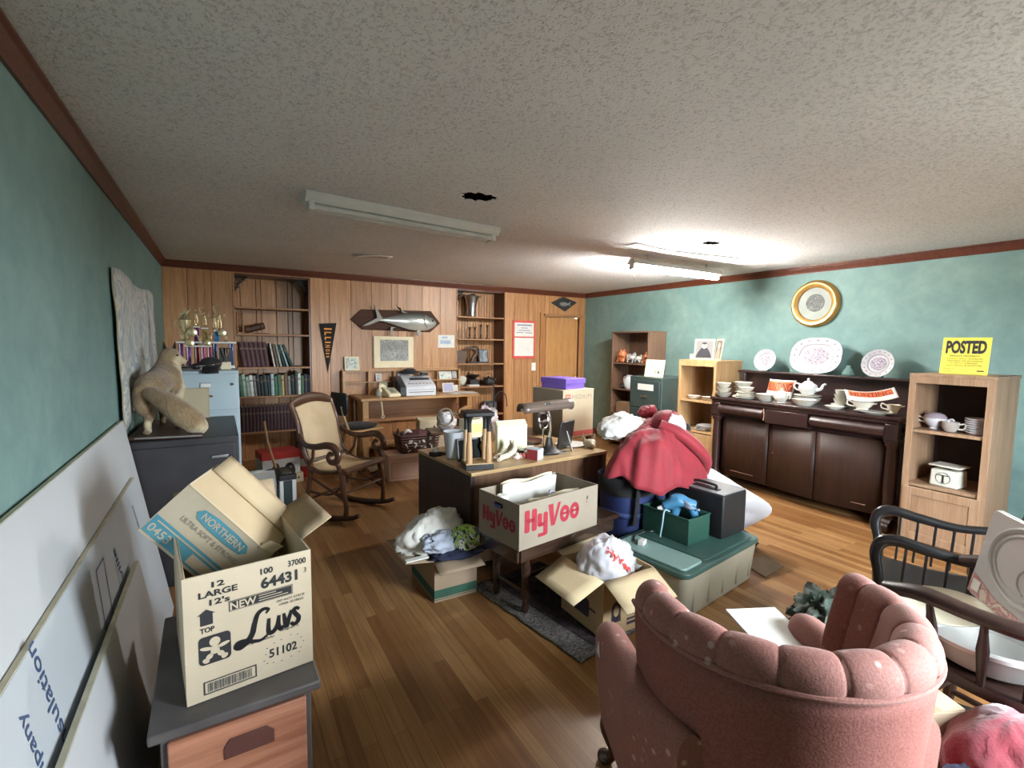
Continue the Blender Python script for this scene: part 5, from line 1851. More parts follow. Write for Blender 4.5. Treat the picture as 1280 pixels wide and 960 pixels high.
rb = MB().box((0, 0, .033), (.085, .075, .066)).build('small_box', mk('pale_blue_carton', (.58, .66, .72), .6), None, bevel=.002, loc=onD(.525, .085), rot=(0, 0, radians(30)))
MB().box((-.0431, 0, .033), (.0015, .074, .0655)).build('red_end', mk('red_end_print', (.26, .03, .035), .5), rb)
tag(rb, 'small pale blue box with a dark red end on the desk front edge', 'box')
# desk lamp
dl = thing('desk_lamp', 'brown desk lamp with a long tubular shade on a chrome arm', 'desk lamp', onD(.70, .16), radians(0))
brn = mk('lamp_brown', (.17, .125, .10), .35, .3, .08)
MB().lathe([(0, 0), (.085, 0), (.088, .012), (.06, .03), (.028, .06), (.022, .10), (.018, .125), (0, .125)], seg=24, sx=1.1, sy=.75).build('base', M['iron'], dl)
MB().tube(spline([(0, 0, .11), (.005, -.01, .20), (-.015, -.02, .30), (-.05, -.03, .375)], 8), .008, 10).build('arm', M['chrome'], dl)
sh = MB()
n_ = 20
sh.grid(lambda u, v: V((-.245 + .40 * u, -.02 + .048 * cos(-.5 + 4.2 * v), .355 + .045 * sin(-.5 + 4.2 * v) + .02 * u)), 10, n_)
sh.build('lamp_shade', brn, dl, solid=.003)
ec = MB()
for x, z in ((.155, .375),):
    ec.tube([(x, -.02, z), (x + .003, -.02, z)], .045, 20)
ec.build('shade_cap', brn, dl)
MB().tube([(-.235, -.02, .352), (.15, -.02, .371)], .012, 10).build('bulb_tube', M['white'], dl)
MB().box((-.055, -.045, .392), (.05, .035, .02)).cyl((-.055, -.06, .385), (-.055, -.03, .385), .012).build('clamp', M['chrome'], dl, bevel=.003)
MB().tube(spline([(.02, -.03, .01), (.06, -.07, .006), (.12, -.05, .006), (.10, -.01, .006), (.05, -.05, .008)], 8), .004, 6).build('cord', BM['grey'], dl)
mr = thing('round_mirror', 'round chrome-rimmed shaving mirror behind the desk lamp', 'mirror', onD(.73, .26))
mrR = Matrix.Translation((0, 0, .215)) @ Matrix.Rotation(radians(28), 4, 'Z') @ Matrix.Rotation(radians(82), 4, 'X')
MB().lathe([(0, .004), (.062, .004), (.062, .0), (0, .0)], seg=28, M=mrR).build('glass', mk('mirror_glass', (.8, .82, .84), .03, 1, .02), mr)
MB().tube([mrR @ V((.065 * cos(a), .065 * sin(a), 0)) for a in [2 * pi * k / 28 for k in range(28)]], .009, 8, closed=True).build('rim', M['chrome'], mr)
MB().cyl((0, 0, .17), (0, 0, .01), .006).lathe([(0, 0), (.06, 0), (.055, .012), (0, .018)], seg=20).build('stand', M['chrome'], mr)
# black picture seen from behind with its strut
bf = thing('picture_back', 'black picture standing back to front on the desk beside the lamp, white strut showing', 'picture', onD(.885, .20), radians(22))
MB().box((0, .0, .10), (.19, .012, .20), Matrix.Rotation(radians(8), 3, 'X')).build('frame', M['black'], bf, bevel=.003)
MB().prism([(-.006, 0), (.022, 0), (.016, .10), (.004, .14)], .004, (-.02, -.065, 0), (.5, .8, 0), (0, .33, 1)).build('strut', M['paper'], bf)
# papers, plates and clutter along the back of the desk
for i, (x, y, r, mm, lb) in enumerate(((.69, .48, .09, 'steel', 'shiny steel plate flat on the desk beside the cream accordion file'), (.79, .52, .12, 'brownplate', 'brown shallow bowl at the back of the desk before the moving carton'))):
    mat_ = M['steel'] if mm == 'steel' else mk('brown_lacquer', (.12, .05, .035), .25)
    o = MB().lathe([(0, .004), (r * .6, .004), (r, .018), (r, .022), (r * .6, .009), (0, .009)], seg=28).build('plate', mat_, None, loc=onD(x, y))
    tag(o, lb, 'plate')
rs = random.Random(4)
for i in range(7):
    x, y = .575 + rs.uniform(0, .05), .17 + rs.uniform(0, .16)
    o = MB().grid(lambda u, v: V(((u - .5) * .11, (v - .5) * .075, .012 + i * .003 + .010 * sin(u * 5 + i) * (v - .2))), 6, 5).build('paper_slip', M['paper'] if i % 2 else mk('foil_grey%d' % i, (.5, .52, .54), .3, .4), None, solid=.0015, loc=onD(x, y), rot=(0, 0, rs.uniform(-1, 1)))
    tag(o, ['loose curled grey foil slip in the litter at the foot of the desk lamp', 'loose curled white paper slip in the litter at the foot of the desk lamp'][i % 2], 'paper', ['curled foil slips by the lamp', 'curled paper slips by the lamp'][i % 2])
pp = MB().lathe([(0, .002), (.09, .002), (.105, .010), (.105, .013), (.09, .006), (0, .006)], seg=28, sx=1.1).build('white_plate', M['white'], None, loc=onD(1.0, .27))
tag(pp, 'flat white plate on the desk near the red jacket', 'plate')
sk = thing('small_skull', 'small pale horned animal skull on the desk end by the red jacket', 'skull', onD(1.075, .15), radians(-20))
sm = MB().ball((0, 0, .03), (.045, .035, .03)).ball((0, -.04, .022), (.025, .04, .022)).ball((-.03, .01, .03), .02).ball((.03, .01, .03), .02)
for s in (-1, 1):
    sm.tube(spline([(s * .028, .02, .04), (s * .045, .03, .07), (s * .04, .02, .10)], 5), rlist([.014, .011, .004], 11), 8)
remeshed(sm, 'skull_bone', bone, sk, .006, 2)
# clutter behind: white bag, cups, small cartons
wb_ = heap((0, 0, .118), (.09, .08, .15), .28, 2.4, 12, 34, 20, .7, .6).build('plastic_bag', mk('pink_white_bag', (.66, .56, .56), .5, 0, .15, 14), None, loc=onD(.47, .60), smooth=80)
tag(wb_, 'pinkish white plastic bag stuffed full, on the back of the desk', 'bag')
yb = MB().box((0, 0, .11), (.13, .10, .22)).build('cream_carton', ccm, None, bevel=.002, loc=onD(.30, .52), rot=(0, 0, .3))
MB().box((0, -.051, .16), (.13, .002, .06)).build('yellow_band', mk('yellow_print', (.70, .58, .25), .7), yb)
MB().box((.01, -.0515, .05), (.04, .002, .05)).build('dark_print', BM['brown'], yb)
tag(yb, 'cream carton with a yellow band on the desk behind the handled stand', 'box')
lbk = thing('desk_magnifier', 'grey plastic magnifier on the desk back edge, between the white bag and pale bin', 'magnifier', onD(.20, .60))
MB().tube(spline([(.06, 0, .0), (.06, 0, .16), (.03, 0, .25), (-.02, -.01, .25)], 6), .006, 8).build('arm', M['chrome'], lbk)
MB().tube([(-.06 + .055 * cos(a), -.012, .235 + .055 * sin(a)) for a in [2 * pi * k / 24 for k in range(24)]], .008, 8, closed=True).build('ring', M['chrome'], lbk)
MB().lathe([(0, 0), (.07, 0), (.065, .016), (.02, .026), (0, .026)], (.05, 0, 0), 20).build('base', M['black'], lbk)
for o in list(scene.objects):
    if o.parent is None and 'label' in o and abs(o.location.z - .7006) < .02 and 1.2 < o.location.x < 2.7 and 2.5 < o.location.y < 3.5:
        o.scale = tuple(k * 1.08 for k in o.scale)
dl.scale = (1.08, 1.08, .95)
# low typing table behind the desk, moving carton, purple box
tt_ = thing('typing_table', 'narrow dark table behind the desk carrying the moving carton', 'table', (2.64, 3.78, 0), radians(6))
tt_.scale = (1, 1, .925)
MB().box((0, 0, .685), (.80, .58, .03)).build('table_top', dwood, tt_, bevel=.004)
for x in (-.37, .37):
    for y in (-.26, .26):
        MB().box((x, y, .335), (.035, .035, .67)).build('leg', dwood, tt_, bevel=.003)
mv = thing('moving_carton', 'cream-faced moving carton with a red band and faint red lettering, behind the desk', 'carton', (2.60, 3.405, .6485), radians(5))
mv.scale = (1.0625, 1.0625, 1.0625)
mcm = card_mat('moving_card', (.70, .58, .40))
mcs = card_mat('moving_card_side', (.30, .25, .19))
# corner at the origin: printed face along +x, brown face along +y
MB().box((.18, .20, .205), (.36, .40, .41)).build('carton_body', mcm, mv, bevel=.002)
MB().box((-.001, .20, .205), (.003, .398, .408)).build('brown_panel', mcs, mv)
MB().box((.18, .20, .412), (.37, .41, .004)).build('top_flap', mcm, mv)
ik = Ink((0, -.0012, 0), WX, WZ)
ik.rect(.0, .015, .36, .042)
ik.rect(.025, .325, .055, .052)
ik.build('red_band', mk('faded_red_print', (.62, .13, .11), .75), mv)
ik = Ink((0, -.0012, 0), WX, WZ)
ik.text('MEDIUM', .10, .335, .036, .23, .0)
ik.build('lettering', mk('faded_lettering', (.42, .30, .24), .8), mv)
ik = Ink((0, -.0012, 0), WX, WZ)
ik.frame(.036, .336, .033, .03, .004, 1.6)
ik.rect(.046, .345, .012, .012, 1.6)
ik.build('pale_mark', mcm, mv)
pb = thing('purple_box', 'purple lidded paper box on top of the moving carton', 'box', (2.765, 3.63, 1.0895), radians(9))
pb.scale = (1.06, 1.06, 1.06)
pur = mk('purple_card', (.20, .12, .52), .45, 0, .08)
MB().box((0, 0, .03), (.235, .30, .06)).build('box_body', pur, pb, bevel=.003)
MB().box((0, 0, .068), (.25, .315, .045)).build('lid', pur, pb, bevel=.004)
# plant-hook stand behind the desk
ws = thing('wire_hook_stand', 'thin black wire stand with two curved hooks behind the desk', 'stand', (2.07, 3.72, 0))
MB().tube(spline([(.0, 0, .012), (0, 0, .6), (0, 0, 1.10), (-.015, 0, 1.16), (-.06, 0, 1.185)], 8), .006, 8).build('pole', M['iron'], ws)
MB().tube(spline([(0, 0, .95), (.02, 0, 1.03), (.07, 0, 1.07), (.125, 0, 1.03), (.14, 0, .93)], 8), .005, 8).build('hook', M['iron'], ws)
MB().lathe([(0, 0), (.12, 0), (.118, .01), (.02, .02), (0, .02)], seg=24).build('base', M['iron'], ws)
# wire cart behind the desk with bright clutter
tb = thing('end_stool', 'dark thin-legged stand behind the desk, white bag of bottles on it', 'stool', (2.02, 4.62, 0), radians(-10))
MB().box((0, 0, .58), (.40, .34, .022)).build('top', dwood, tb, bevel=.003)
for x in (-.17, .17):
    for y in (-.14, .14):
        MB().bar((x, y, .57), (x * 1.1, y * 1.1, .003), .024).build('leg', dwood, tb)
ob_ = heap((0, 0, .07), (.09, .08, .10), .3, 2.6, 21, 34, 20, .7, .6).build('plastic_bag', mk('white_bag', (.70, .70, .72), .4, 0, .08, 14), None, loc=(2.0, 4.6, .592), smooth=80)
tag(ob_, 'white plastic bag on the thin-legged stand behind the desk', 'bag')

# ------------------------------------------------------------------ white grocery carton on the low table
hvm = card_mat('grocery_card', (.28, .235, .18))
hv = thing('grocery_carton', 'whitish open grocery carton with red lettering on the low table, full of folders', 'carton', (1.545, 2.225, .4425), radians(8.3))
HW, HD, HH = .60, .345, .242
carton(hv, HW, HD, HH, hvm)
redm = mk('grocery_red', (.30, .015, .03), .7, 0, .05)
ik = Ink((-HW / 2, -HD / 2 - .0025, 0), WX, WZ)


def stripe_word(ik, x, y, s):
    """chunky rounded sans lettering drawn in strokes; s = cap height"""
    st = .30 * s
    ik.rrect(x, y, st, s, st * .3); ik.rrect(x + .42 * s, y, st, s, st * .3); ik.rect(x + .1 * s, y + .42 * s, .5 * s, .18 * s)
    x += .76 * s
    ik.rrect(x, y + .12 * s, st * .9, .60 * s, st * .3); ik.rrect(x + .36 * s, y - .34 * s, st * .9, 1.06 * s, st * .3); ik.rect(x + .1 * s, y + .10 * s, .40 * s, .18 * s); ik.rect(x + .05 * s, y - .36 * s, .45 * s, .16 * s)
    x += .66 * s
    ik.poly([(x, y + s), (x + st, y + s), (x + .38 * s, y + .3 * s), (x + .30 * s, y - .02 * s), (x + .18 * s, y - .02 * s)])
    ik.poly([(x + .62 * s, y + s), (x + .80 * s, y + s), (x + .42 * s, y - .02 * s), (x + .28 * s, y - .02 * s)])
    x += .74 * s
    for k in range(2):
        cx, cy = x + .32 * s, y + .38 * s
        ik.ring(cx, cy, .32 * s, .40 * s, .21 * s)
        ik.rect(cx - .2 * s, cy - .04 * s, .46 * s, .11 * s)
        x += .66 * s


stripe_word(ik, .035, .085, .118)
ik.ring(.505, .16, .004, .006, .002)
ik.build('lettering', redm, hv)
ik = Ink((-HW / 2 - .0003, HD / 2, 0), (0, -1, 0), (0, 0, 1))
stripe_word(ik, .035, .085, .082)
ik.build('lettering', redm, hv)
ik = Ink((-HW / 2, -HD / 2 - .0025, 0), WX, WZ)
ik.rrect(.505, .172, .009, .022, .004)
ik.build('hand_slot', M['ink'], hv)
ik = Ink((-HW / 2 - .0003, HD / 2, 0), (0, -1, 0), (0, 0, 1))
ik.rrect(.14, .185, .075, .026, .012)
ik.build('hand_slot', mk('slot_dark', (.02, .02, .03), .9), hv)
blr = MB().tube([(-HW / 2 - .006, .02, .20), (-HW / 2 - .016, .0, .198), (-HW / 2 - .006, -.035, .196)], .008, 8).build('blue_tag', mk('blue_plastic', (.03, .03, .16), .3), hv)


def inhv(x, y, z):
    a = radians(8.3)
    return (1.545 + x * cos(a) - y * sin(a), 2.225 + x * sin(a) + y * cos(a), .4425 + z)


for i, (x, y, w, h, lean, lb) in enumerate(((.03, .155, .40, .252, 3, 'tall grey-white folder standing against the back of the grocery carton'),
                                           (.03, .125, .42, .245, 4, 'pale folder just before the tallest one in the grocery carton'),
                                           (.06, -.10, .40, .205, -10, 'buff folder of papers leaning at the front of the grocery carton'),
                                           (.08, -.145, .38, .215, -6, 'thin white folder against the lettered side of the grocery carton'))):
    o = MB().grid(lambda u, v: V(((u - .5) * w, .006 * sin(u * 6 + i), v * h * (1 + .03 * sin(u * 9 + i)))), 14, 4).build('folder', ccm if i in (0, 2) else M['paper'], None, solid=.008, loc=inhv(x, y, .008), rot=(radians(lean), 0, radians(8.3)))
    tag(o, lb, 'folder', 'folders in the grocery carton')
o = MB().box((0, 0, .10), (.006, .28, .20)).build('card_divider', hvm, None, loc=inhv(-.12, -.03, .008), rot=(0, radians(-24), radians(8.3)))
tag(o, 'brown card divider slanting across the grocery carton', 'card')
o = MB().lathe([(0, 0), (.032, 0), (.034, .01), (.034, .20), (.028, .215), (0, .215)], seg=18).build('white_canister', M['white'], None, loc=inhv(-.225, .06, .008))
tag(o, 'white canister standing in the corner of the grocery carton', 'canister')
o = MB().grid(lambda u, v: V(((u - .5) * .12 * (1 - .7 * v), .02 * sin(u * 4), .10 + .12 * v)), 6, 6).build('crumpled_sheet', mk('lilac_paper', (.55, .56, .66), .8), None, solid=.002, loc=inhv(.02, -.04, .0), rot=(0, .3, .4))
tag(o, 'crumpled lilac-white sheet poking up in the grocery carton', 'paper')

# carton of clothes on the floor --------------------------------------
lb_ = thing('clothes_carton', 'brown carton with a green band on the floor, flaps open, stuffed with clothes', 'carton', (1.155, 2.70, 0), radians(-1))
bcm = card_mat('brown_card', (.34, .255, .175))
LBW, LBD, LBH = .27, .39, .245
carton(lb_, LBW, LBD, LBH, bcm)
grn = mk('carton_green_print', (.03, .10, .065), .75)
for O_, X_, W_ in (((-LBW / 2, -LBD / 2 - .0025, 0), WX, LBW), ((-LBW / 2 - .0003, LBD / 2, 0), (0, -1, 0), LBD)):
    ik = Ink(O_, X_, WZ)
    ik.rect(0, .022, W_, .05)
    ik.rect(0, .012, W_, .004)
    ik.build('green_band', grn, lb_)
ik = Ink((-LBW / 2, -LBD / 2 - .0025, 0), WX, WZ)
ik.line([(.10, .225), (.14, .22)], .003)
ik.build('tape_tear', M['paper'], lb_)
flap(lb_, (-LBW / 2, -LBD / 2, LBH), (-LBW / 2, LBD / 2, LBH), (-1, 0, .12), .17, bcm, .03)
flap(lb_, (-LBW / 2, -LBD / 2, LBH), (LBW / 2, -LBD / 2, LBH), (0, -.85, -.30), .11, bcm, -.05)
flap(lb_, (LBW / 2 - .008, -LBD / 2, LBH), (LBW / 2 - .008, LBD / 2, LBH), (-.12, 0, -1), .12, bcm, .05)
wt = MB().prism([(0, 0), (.15, 0), (.15, .035), (0, .035)], .008, (-.30, -.20, .275), (1, .25, -.1), (0, 1, 0)).build('white_card_strip', M['paper'], lb_)
o = heap((0, 0, 0), (.20, .13, .12), .24, 1.5, 38, 56, 32, .8, .8).build('white_pillowcase', mk('white_cotton', (.70, .68, .63), .9, 0, .05, 8, .3, 60), None, smooth=80, loc=(1.085, 2.70, .335), rot=(0, -.22, .25))
tag(o, 'white crumpled cotton cloth heaped on the carton of clothes', 'cloth')
o = heap((0, 0, 0), (.13, .07, .06), .3, 2.0, 31, 40, 22, .9, .8).build('grey_shirt', mk('pale_blue_shirt', (.42, .46, .55), .9, 0, .15, 10, .3, 60), None, loc=(1.10, 2.57, .325), rot=(.3, .1, .4), smooth=80)
tag(o, 'pale bluish crumpled shirt spilling over the front of the carton of clothes', 'shirt')
o = heap((0, 0, 0), (.15, .05, .03), .25, 2.4, 35, 40, 20, .9, .8).build('navy_cloth', mk('navy_cloth', (.02, .025, .06), .9, 0, .2), None, loc=(1.18, 2.50, .268), smooth=80)
tag(o, 'dark navy cloth under the green swirled bundle on the carton of clothes', 'cloth')
o = heap((0, 0, 0), (.098, .09, .075), .10, 2.0, 33, 40, 24, .7, .9).build('green_swirl_bundle', patches('green_swirl', [(.02, .03, .07), (.30, .52, .06), (.45, .65, .15), (.03, .04, .10), (.70, .75, .68), (.34, .55, .08), (.02, .03, .08)], 4.5, .75, .1, 3.0), None, loc=(1.225, 2.53, .335), smooth=80)
tag(o, 'green and navy swirled cloth bundle on the carton of clothes', 'cloth')

# open carton by the armchair with the grocery bag ----------------------
oc = thing('flap_carton', 'tan open carton with spread flaps and dark printing, a white bag and glassware inside', 'carton', (1.775, 1.90, .019), radians(-1))
tcm = card_mat('tan_card_box', (.47, .33, .185))
tci = card_mat('tan_card_inside', (.66, .53, .33))
OW, OD, OH = .345, .345, .302
carton(oc, OW, OD, OH, tcm)
flap(oc, (-OW / 2, -OD / 2, OH), (OW / 2, -OD / 2, OH), (-.14, -.80, -.24), .21, tci, .04)
flap(oc, (-OW / 2, -OD / 2, OH), (-OW / 2, OD / 2, OH), (-.80, -.10, -.24), .21, tci, .04)
flap(oc, (-OW / 2, OD / 2, OH), (OW / 2, OD / 2, OH), (.08, .80, .10), .24, tci, .04)
flap(oc, (OW / 2, -OD / 2, OH), (OW / 2, OD / 2, OH), (.16, 0, -.98), .20, tci, .04)
dkp = mk('carton_dark_print', (.045, .03, .045), .8)
ik = Ink((-OW / 2, -OD / 2 - .0025, 0), WX, WZ)
ik.disc(.085, .13, .032, .05)
ik.poly([(.055, .11), (.115, .11), (.12, .07), (.05, .07)])
ik.rect(.16, .085, .15, .012); ik.rect(.16, .06, .13, .012); ik.rect(.16, .035, .15, .016)
ik.build('dark_printing', dkp, oc)
ik = Ink((-OW / 2 - .0003, OD / 2, 0), (0, -1, 0), WZ)
ik.rrect(.10, .06, .14, .10, .02); ik.rect(.05, .10, .05, .012); ik.rect(.24, .11, .05, .012)
ik.build('dark_printing', dkp, oc)
ik = Ink((-OW / 2, -OD / 2 - .0025, 0), WX, WZ)
ik.disc(.085, .13, .018, .03, 0, 1.8)
ik.build('emblem_centre', tcm, oc)
bagm = mk('thin_white_bag', (.50, .49, .52), .35, 0, .12, 14)
o = heap((0, 0, 0), (.145, .125, .14), .15, 2.0, 41, 56, 34, .8, 1.0).build('grocery_bag', bagm, None, loc=(1.735, 1.87, .33), rot=(.15, .2, 0), smooth=80)
tag(o, 'thin white plastic grocery bag with red lettering, lying in the tan open carton', 'bag')
# lettering wrapped on the bag: short strokes following its surface
from mathutils.bvhtree import BVHTree
bvh = BVHTree.FromPolygons([tuple(v.co) for v in o.data.vertices], [tuple(p.vertices) for p in o.data.polygons])
vs, fs = glyphs('HyVee', .03)
x0, x1 = min(v[0] for v in vs), max(v[0] for v in vs)
out = []
br_v, bu_v, bv_v = V((.73, -.68, 0)), V((.28, .30, .91)), V((-.62, -.67, .42)).normalized()
for v in vs:
    q = (v[0] - x0) / (x1 - x0)
    p = br_v * (q * .15 - .02) + bu_v * (v[1] * .05 + .045 - q * .055) + bv_v * .4
    hit = bvh.ray_cast(p, -bv_v)
    out.append(hit[0] + bv_v * .007 if hit[0] is not None else p - bv_v * .3)
MB().add(out, fs).build('lettering', mk('bag_red', (.62, .07, .06), .6), o, smooth=0)
clear = mk('clear_plastic_ware', (.62, .62, .58), .12, 0, .1)
for i, (x, y, z, s) in enumerate(((1.87, 1.97, .24, 1.0), (1.90, 1.86, .25, .9), (1.84, 2.04, .25, .85))):
    g = MB().lathe([(0, 0), (.022, 0), (.012, .012), (.01, .05), (.03, .075), (.036, .11), (.034, .11), (.026, .075), (0, .06)], seg=18)
    o = g.build('glass_goblet', clear, None, loc=(x, y, z - .02), rot=(.8 * (i - 1) + .4, .9 - i * .6, 0))
    o.scale = (s, s, s)
    tag(o, ['clear glass goblet tumbled in the tan carton beside the grocery bag', 'clear glass goblet tumbled near the armchair side of the tan carton', 'clear glass goblet tumbled at the tote side of the tan carton'][i], 'goblet', 'goblets in the tan carton')
o = MB().grid(lambda u, v: V(((u - .5) * .15, (v - .5) * .26, .05 * noise.noise(V((u * 4, v * 4, 3))) + .03 * sin(v * 7))), 12, 16).build('newspaper_wrap', M['paper'], None, solid=.003, loc=(1.865, 1.93, .215))
tag(o, 'crumpled wrapping newspaper under the goblets in the tan carton', 'newspaper')
o = MB().ball((0, 0, 0), (.03, .02, .016)).tube([(.0, 0, 0), (.05, .01, .0)], .008, 8).build('white_knob_handle', M['white'], None, loc=(1.80, 2.095, .30))
tag(o, 'small white handled piece at the rear edge of the tan carton', 'utensil')

# ------------------------------------------------------------------ right wall: helper frame. Furniture faces -X.
RX, RZ = (0, -1, 0), (0, 0, 1)     # frame of a face that looks towards -X: across is -Y, so X x Y = -X
rx_out = V((0, -1, 0)).cross(V((0, 0, 1)))


def shelf_unit(t, w, d, h, shelves, mat, tk=.02, door_to=None, back=None, frame=.0, inside=None):
    """bookcase in local axes: width along y (0..w towards -y), depth along +x from the front at 0"""
    for y in (-tk / 2, -w + tk / 2):
        MB().box((d / 2, y, h / 2), (d, tk, h)).build('side_panel', mat, t, bevel=.002)
    MB().box((d / 2, -w / 2, h - tk / 2), (d + .012, w + .008, tk)).build('top_panel', mat, t, bevel=.003)
    MB().box((d - .005, -w / 2, h / 2), (.008, w - 2 * tk, h - tk)).build('back_panel', back or mat, t)
    for z in shelves:
        MB().box((d / 2, -w / 2, z - tk / 2), (d - .016, w - 2 * tk, tk)).build('shelf', mat, t, bevel=.002)
    if frame:
        fr = MB()
        for y in (-frame / 2, -w + frame / 2):
            fr.box((-.007, y, h / 2 - .01), (.014, frame, h - tk))
        fr.box((-.007, -w / 2, h - tk - .025), (.014, w - 2 * frame, .05))
        fr.build('face_frame', mat, t, bevel=.002)


wal = wood('walnut_laminate', (.135, .075, .048), (.235, .14, .09), 'Z', .8, .45)
far = thing('walnut_bookcase', 'walnut bookcase in the corner by the door, orange figurines on its top shelf', 'bookcase', (5.0, 5.39, 0))
shelf_unit(far, .72, .345, 1.69, (1.24, .86, .50, .09), wal, .022)
pig = mk('orange_glaze', (.58, .20, .085), .35, 0, .2, 14)


def critter(x, y, z, s, col, name, label, cat):
    t = thing(name, label, cat, (x, y, z))
    b = MB().ball((0, 0, .075 * s), (.07 * s, .085 * s, .075 * s)).ball((-.05 * s, -.05 * s, .11 * s), (.05 * s, .05 * s, .045 * s))
    for a in (-1, 1):
        b.ball((a * .04 * s, -.05 * s, .02 * s), (.022 * s, .022 * s, .022 * s)).ball((a * .04 * s, .05 * s, .02 * s), (.022 * s,) * 3)
    remeshed(b, 'figure_body', col, t, .008, 2)
    e = MB()
    for a in (-1, 1):
        e.ball((-.05 * s + .0, -.05 * s + a * .03 * s, .155 * s), (.01 * s, .016 * s, .02 * s))
    e.ball((-.105 * s, -.055 * s, .105 * s), (.012 * s, .02 * s, .016 * s))
    e.build('ears_and_snout', col, t)
    return t


critter(5.10, 5.26, 1.241, 1.1, pig, 'pottery_pig', 'round orange pottery pig at the door side of the walnut bookcase', 'figurine')
critter(5.10, 4.775, 1.241, .95, pig, 'pottery_pig', 'orange pottery pig at the cabinet side of the walnut bookcase', 'figurine')
bw = patches('black_white_glaze', [(.70, .69, .66), (.70, .69, .66), (.05, .05, .07), (.62, .62, .58), (.08, .08, .10)], 14, .3, 0)
for i, (y, s) in enumerate(((5.075, .95), (4.935, .75))):
    t = thing('china_cow', ['white and black china cow between the orange pigs, the larger one', 'white and black china cow between the orange pigs, the smaller one'][i], 'figurine', (5.09, y, 1.241))
    b = MB().tube([(0, .05 * s, .09 * s), (0, -.05 * s, .085 * s)], .045 * s, 12).ball((0, -.065 * s, .125 * s), (.03 * s, .035 * s, .03 * s)).ball((0, .05 * s, .085 * s), .045 * s).ball((0, -.05 * s, .085 * s), .044 * s)
    for a in (-1, 1):
        for q in (-1, 1):
            b.cyl((a * .025 * s, q * .045 * s, .07 * s), (a * .028 * s, q * .05 * s, 0.001), .016 * s, .013 * s, 8)
        b.cyl((a * .02 * s, -.06 * s, .15 * s), (a * .035 * s, -.06 * s, .175 * s), .008 * s, .003 * s, 6)
    remeshed(b, 'figure_body', bw, t, .007, 2)
jg = thing('white_jug', 'rounded white jug on the middle shelf of the walnut bookcase', 'jug', (5.09, 5.10, .861))
MB().lathe([(0, 0), (.05, 0), (.075, .04), (.08, .09), (.06, .15), (.04, .175), (.045, .20), (.038, .20), (.035, .175), (0, .16)], seg=24).build('jug_body', mk('bluish_china', (.60, .66, .70), .2), jg)
MB().tube(spline([(0, .045, .18), (0, .10, .16), (0, .105, .10), (0, .075, .06)], 5), .009, 8).build('handle', M['white'], jg)
MB().ball((-.05, .085, .03), (.03, .025, .03)).build('stopper', M['ink'], jg)
MB().box((0, 0, .08), (.24, .26, .16)).build('brown_carton', card_mat('walnut_carton', (.26, .165, .10)), None, bevel=.003, loc=(5.13, 5.14, .501))
tag(bpy.data.objects['brown_carton'], 'brown carton on the lower shelf of the walnut bookcase', 'box')
o = MB().box((0, 0, .11), (.20, .06, .22)).build('dark_binder', BM['black'], None, bevel=.003, loc=(5.13, 4.86, .861))
tag(o, 'black binder upright on the middle shelf of the walnut bookcase', 'binder')

gm_ = mk('green_cabinet', (.040, .062, .058), .4, .15, .12, 4)
gc = thing('green_file_cabinet', 'dark green metal file cabinet with white labels, beside the pale oak bookcase', 'file cabinet', (4.42, 4.42, 0))
MB().box((.31, -.255, .555), (.60, .51, 1.11)).build('cabinet_body', gm_, gc, bevel=.006)
for i in range(3):
    z = .20 + i * .352
    d = MB().box((.004, -.255, z), (.014, .46, .335)).build('drawer', gm_, gc, bevel=.004)
    MB().box((-.008, -.255, z - .03), (.018, .10, .02)).build('handle', M['chrome'], d, bevel=.004)
    if i == 2:
        MB().box((-.0045, -.27, z + .085), (.003, .25, .075)).build('label_card', M['paper'], d)
    if i == 1:
        MB().prism([(0, 0), (.20, .0), (.20, .13), (.09, .15), (.03, .08)], .002, (-.0035, -.17, z - .02), (0, -1, 0), (0, 0, 1)).build('torn_label', M['paper'], d)
        MB().box((-.007, -.37, z + .02), (.002, .06, .06)).build('photo_scrap', BM['grey'], d)
o = thing('drawing_card', 'cream card with a small black drawing on the dark green file cabinet', 'card', (4.52, 4.125, 1.113), 0, None, (0, radians(10), radians(6)))
MB().box((0, 0, .105), (.006, .27, .21)).build('card', M['cream'], o)
ik = Ink((-.0035, .135, 0), (0, -1, 0), (0, 0, 1))
ik.line([(.13, .05), (.13, .17), (.20, .165)], .004); ik.line([(.16, .10), (.15, .05), (.19, .10), (.21, .05)], .006); ik.line([(.13, .12), (.20, .12)], .003)
ik.poly([(.18, .05), (.22, .05), (.20, .085)]); ik.rect(.13, .045, .09, .004)
ik.build('ink_drawing', M['ink'], o)

poak = wood('pale_oak', (.40, .235, .105), (.56, .36, .18), 'Z', .8, .45)
lo = thing('pale_oak_bookcase', 'pale oak bookcase with bowls on its shelves, between the green cabinet and the sideboard', 'bookcase', (4.72, 3.905, 0))
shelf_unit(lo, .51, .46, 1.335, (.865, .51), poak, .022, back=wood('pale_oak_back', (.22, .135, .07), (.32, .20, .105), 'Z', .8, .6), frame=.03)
dd = MB().box((-.002, -.255, .25), (.018, .44, .46)).build('door', poak, lo, bevel=.004)
MB().ball((-.022, -.10, .34), .012).build('knob', M['brass'], dd)
chn = mk('cream_china', (.60, .585, .51), .25, 0, .03, 4)
chw = mk('white_china', (.60, .59, .58), .25, 0, .03, 4)


def bowl(mat, r, h, name, label, loc, group=None, rot=(0, 0, 0)):
    o = MB().lathe([(0, .003), (r * .5, .003), (r * .55, 0), (r * .6, .004), (r * .85, h * .5), (r, h), (r * 1.03, h + .002), (r * .97, h), (r * .8, h * .5), (r * .5, .012), (0, .010)], seg=28).build(name, mat, None, loc=loc, rot=rot)
    return tag(o, label, 'bowl', group)


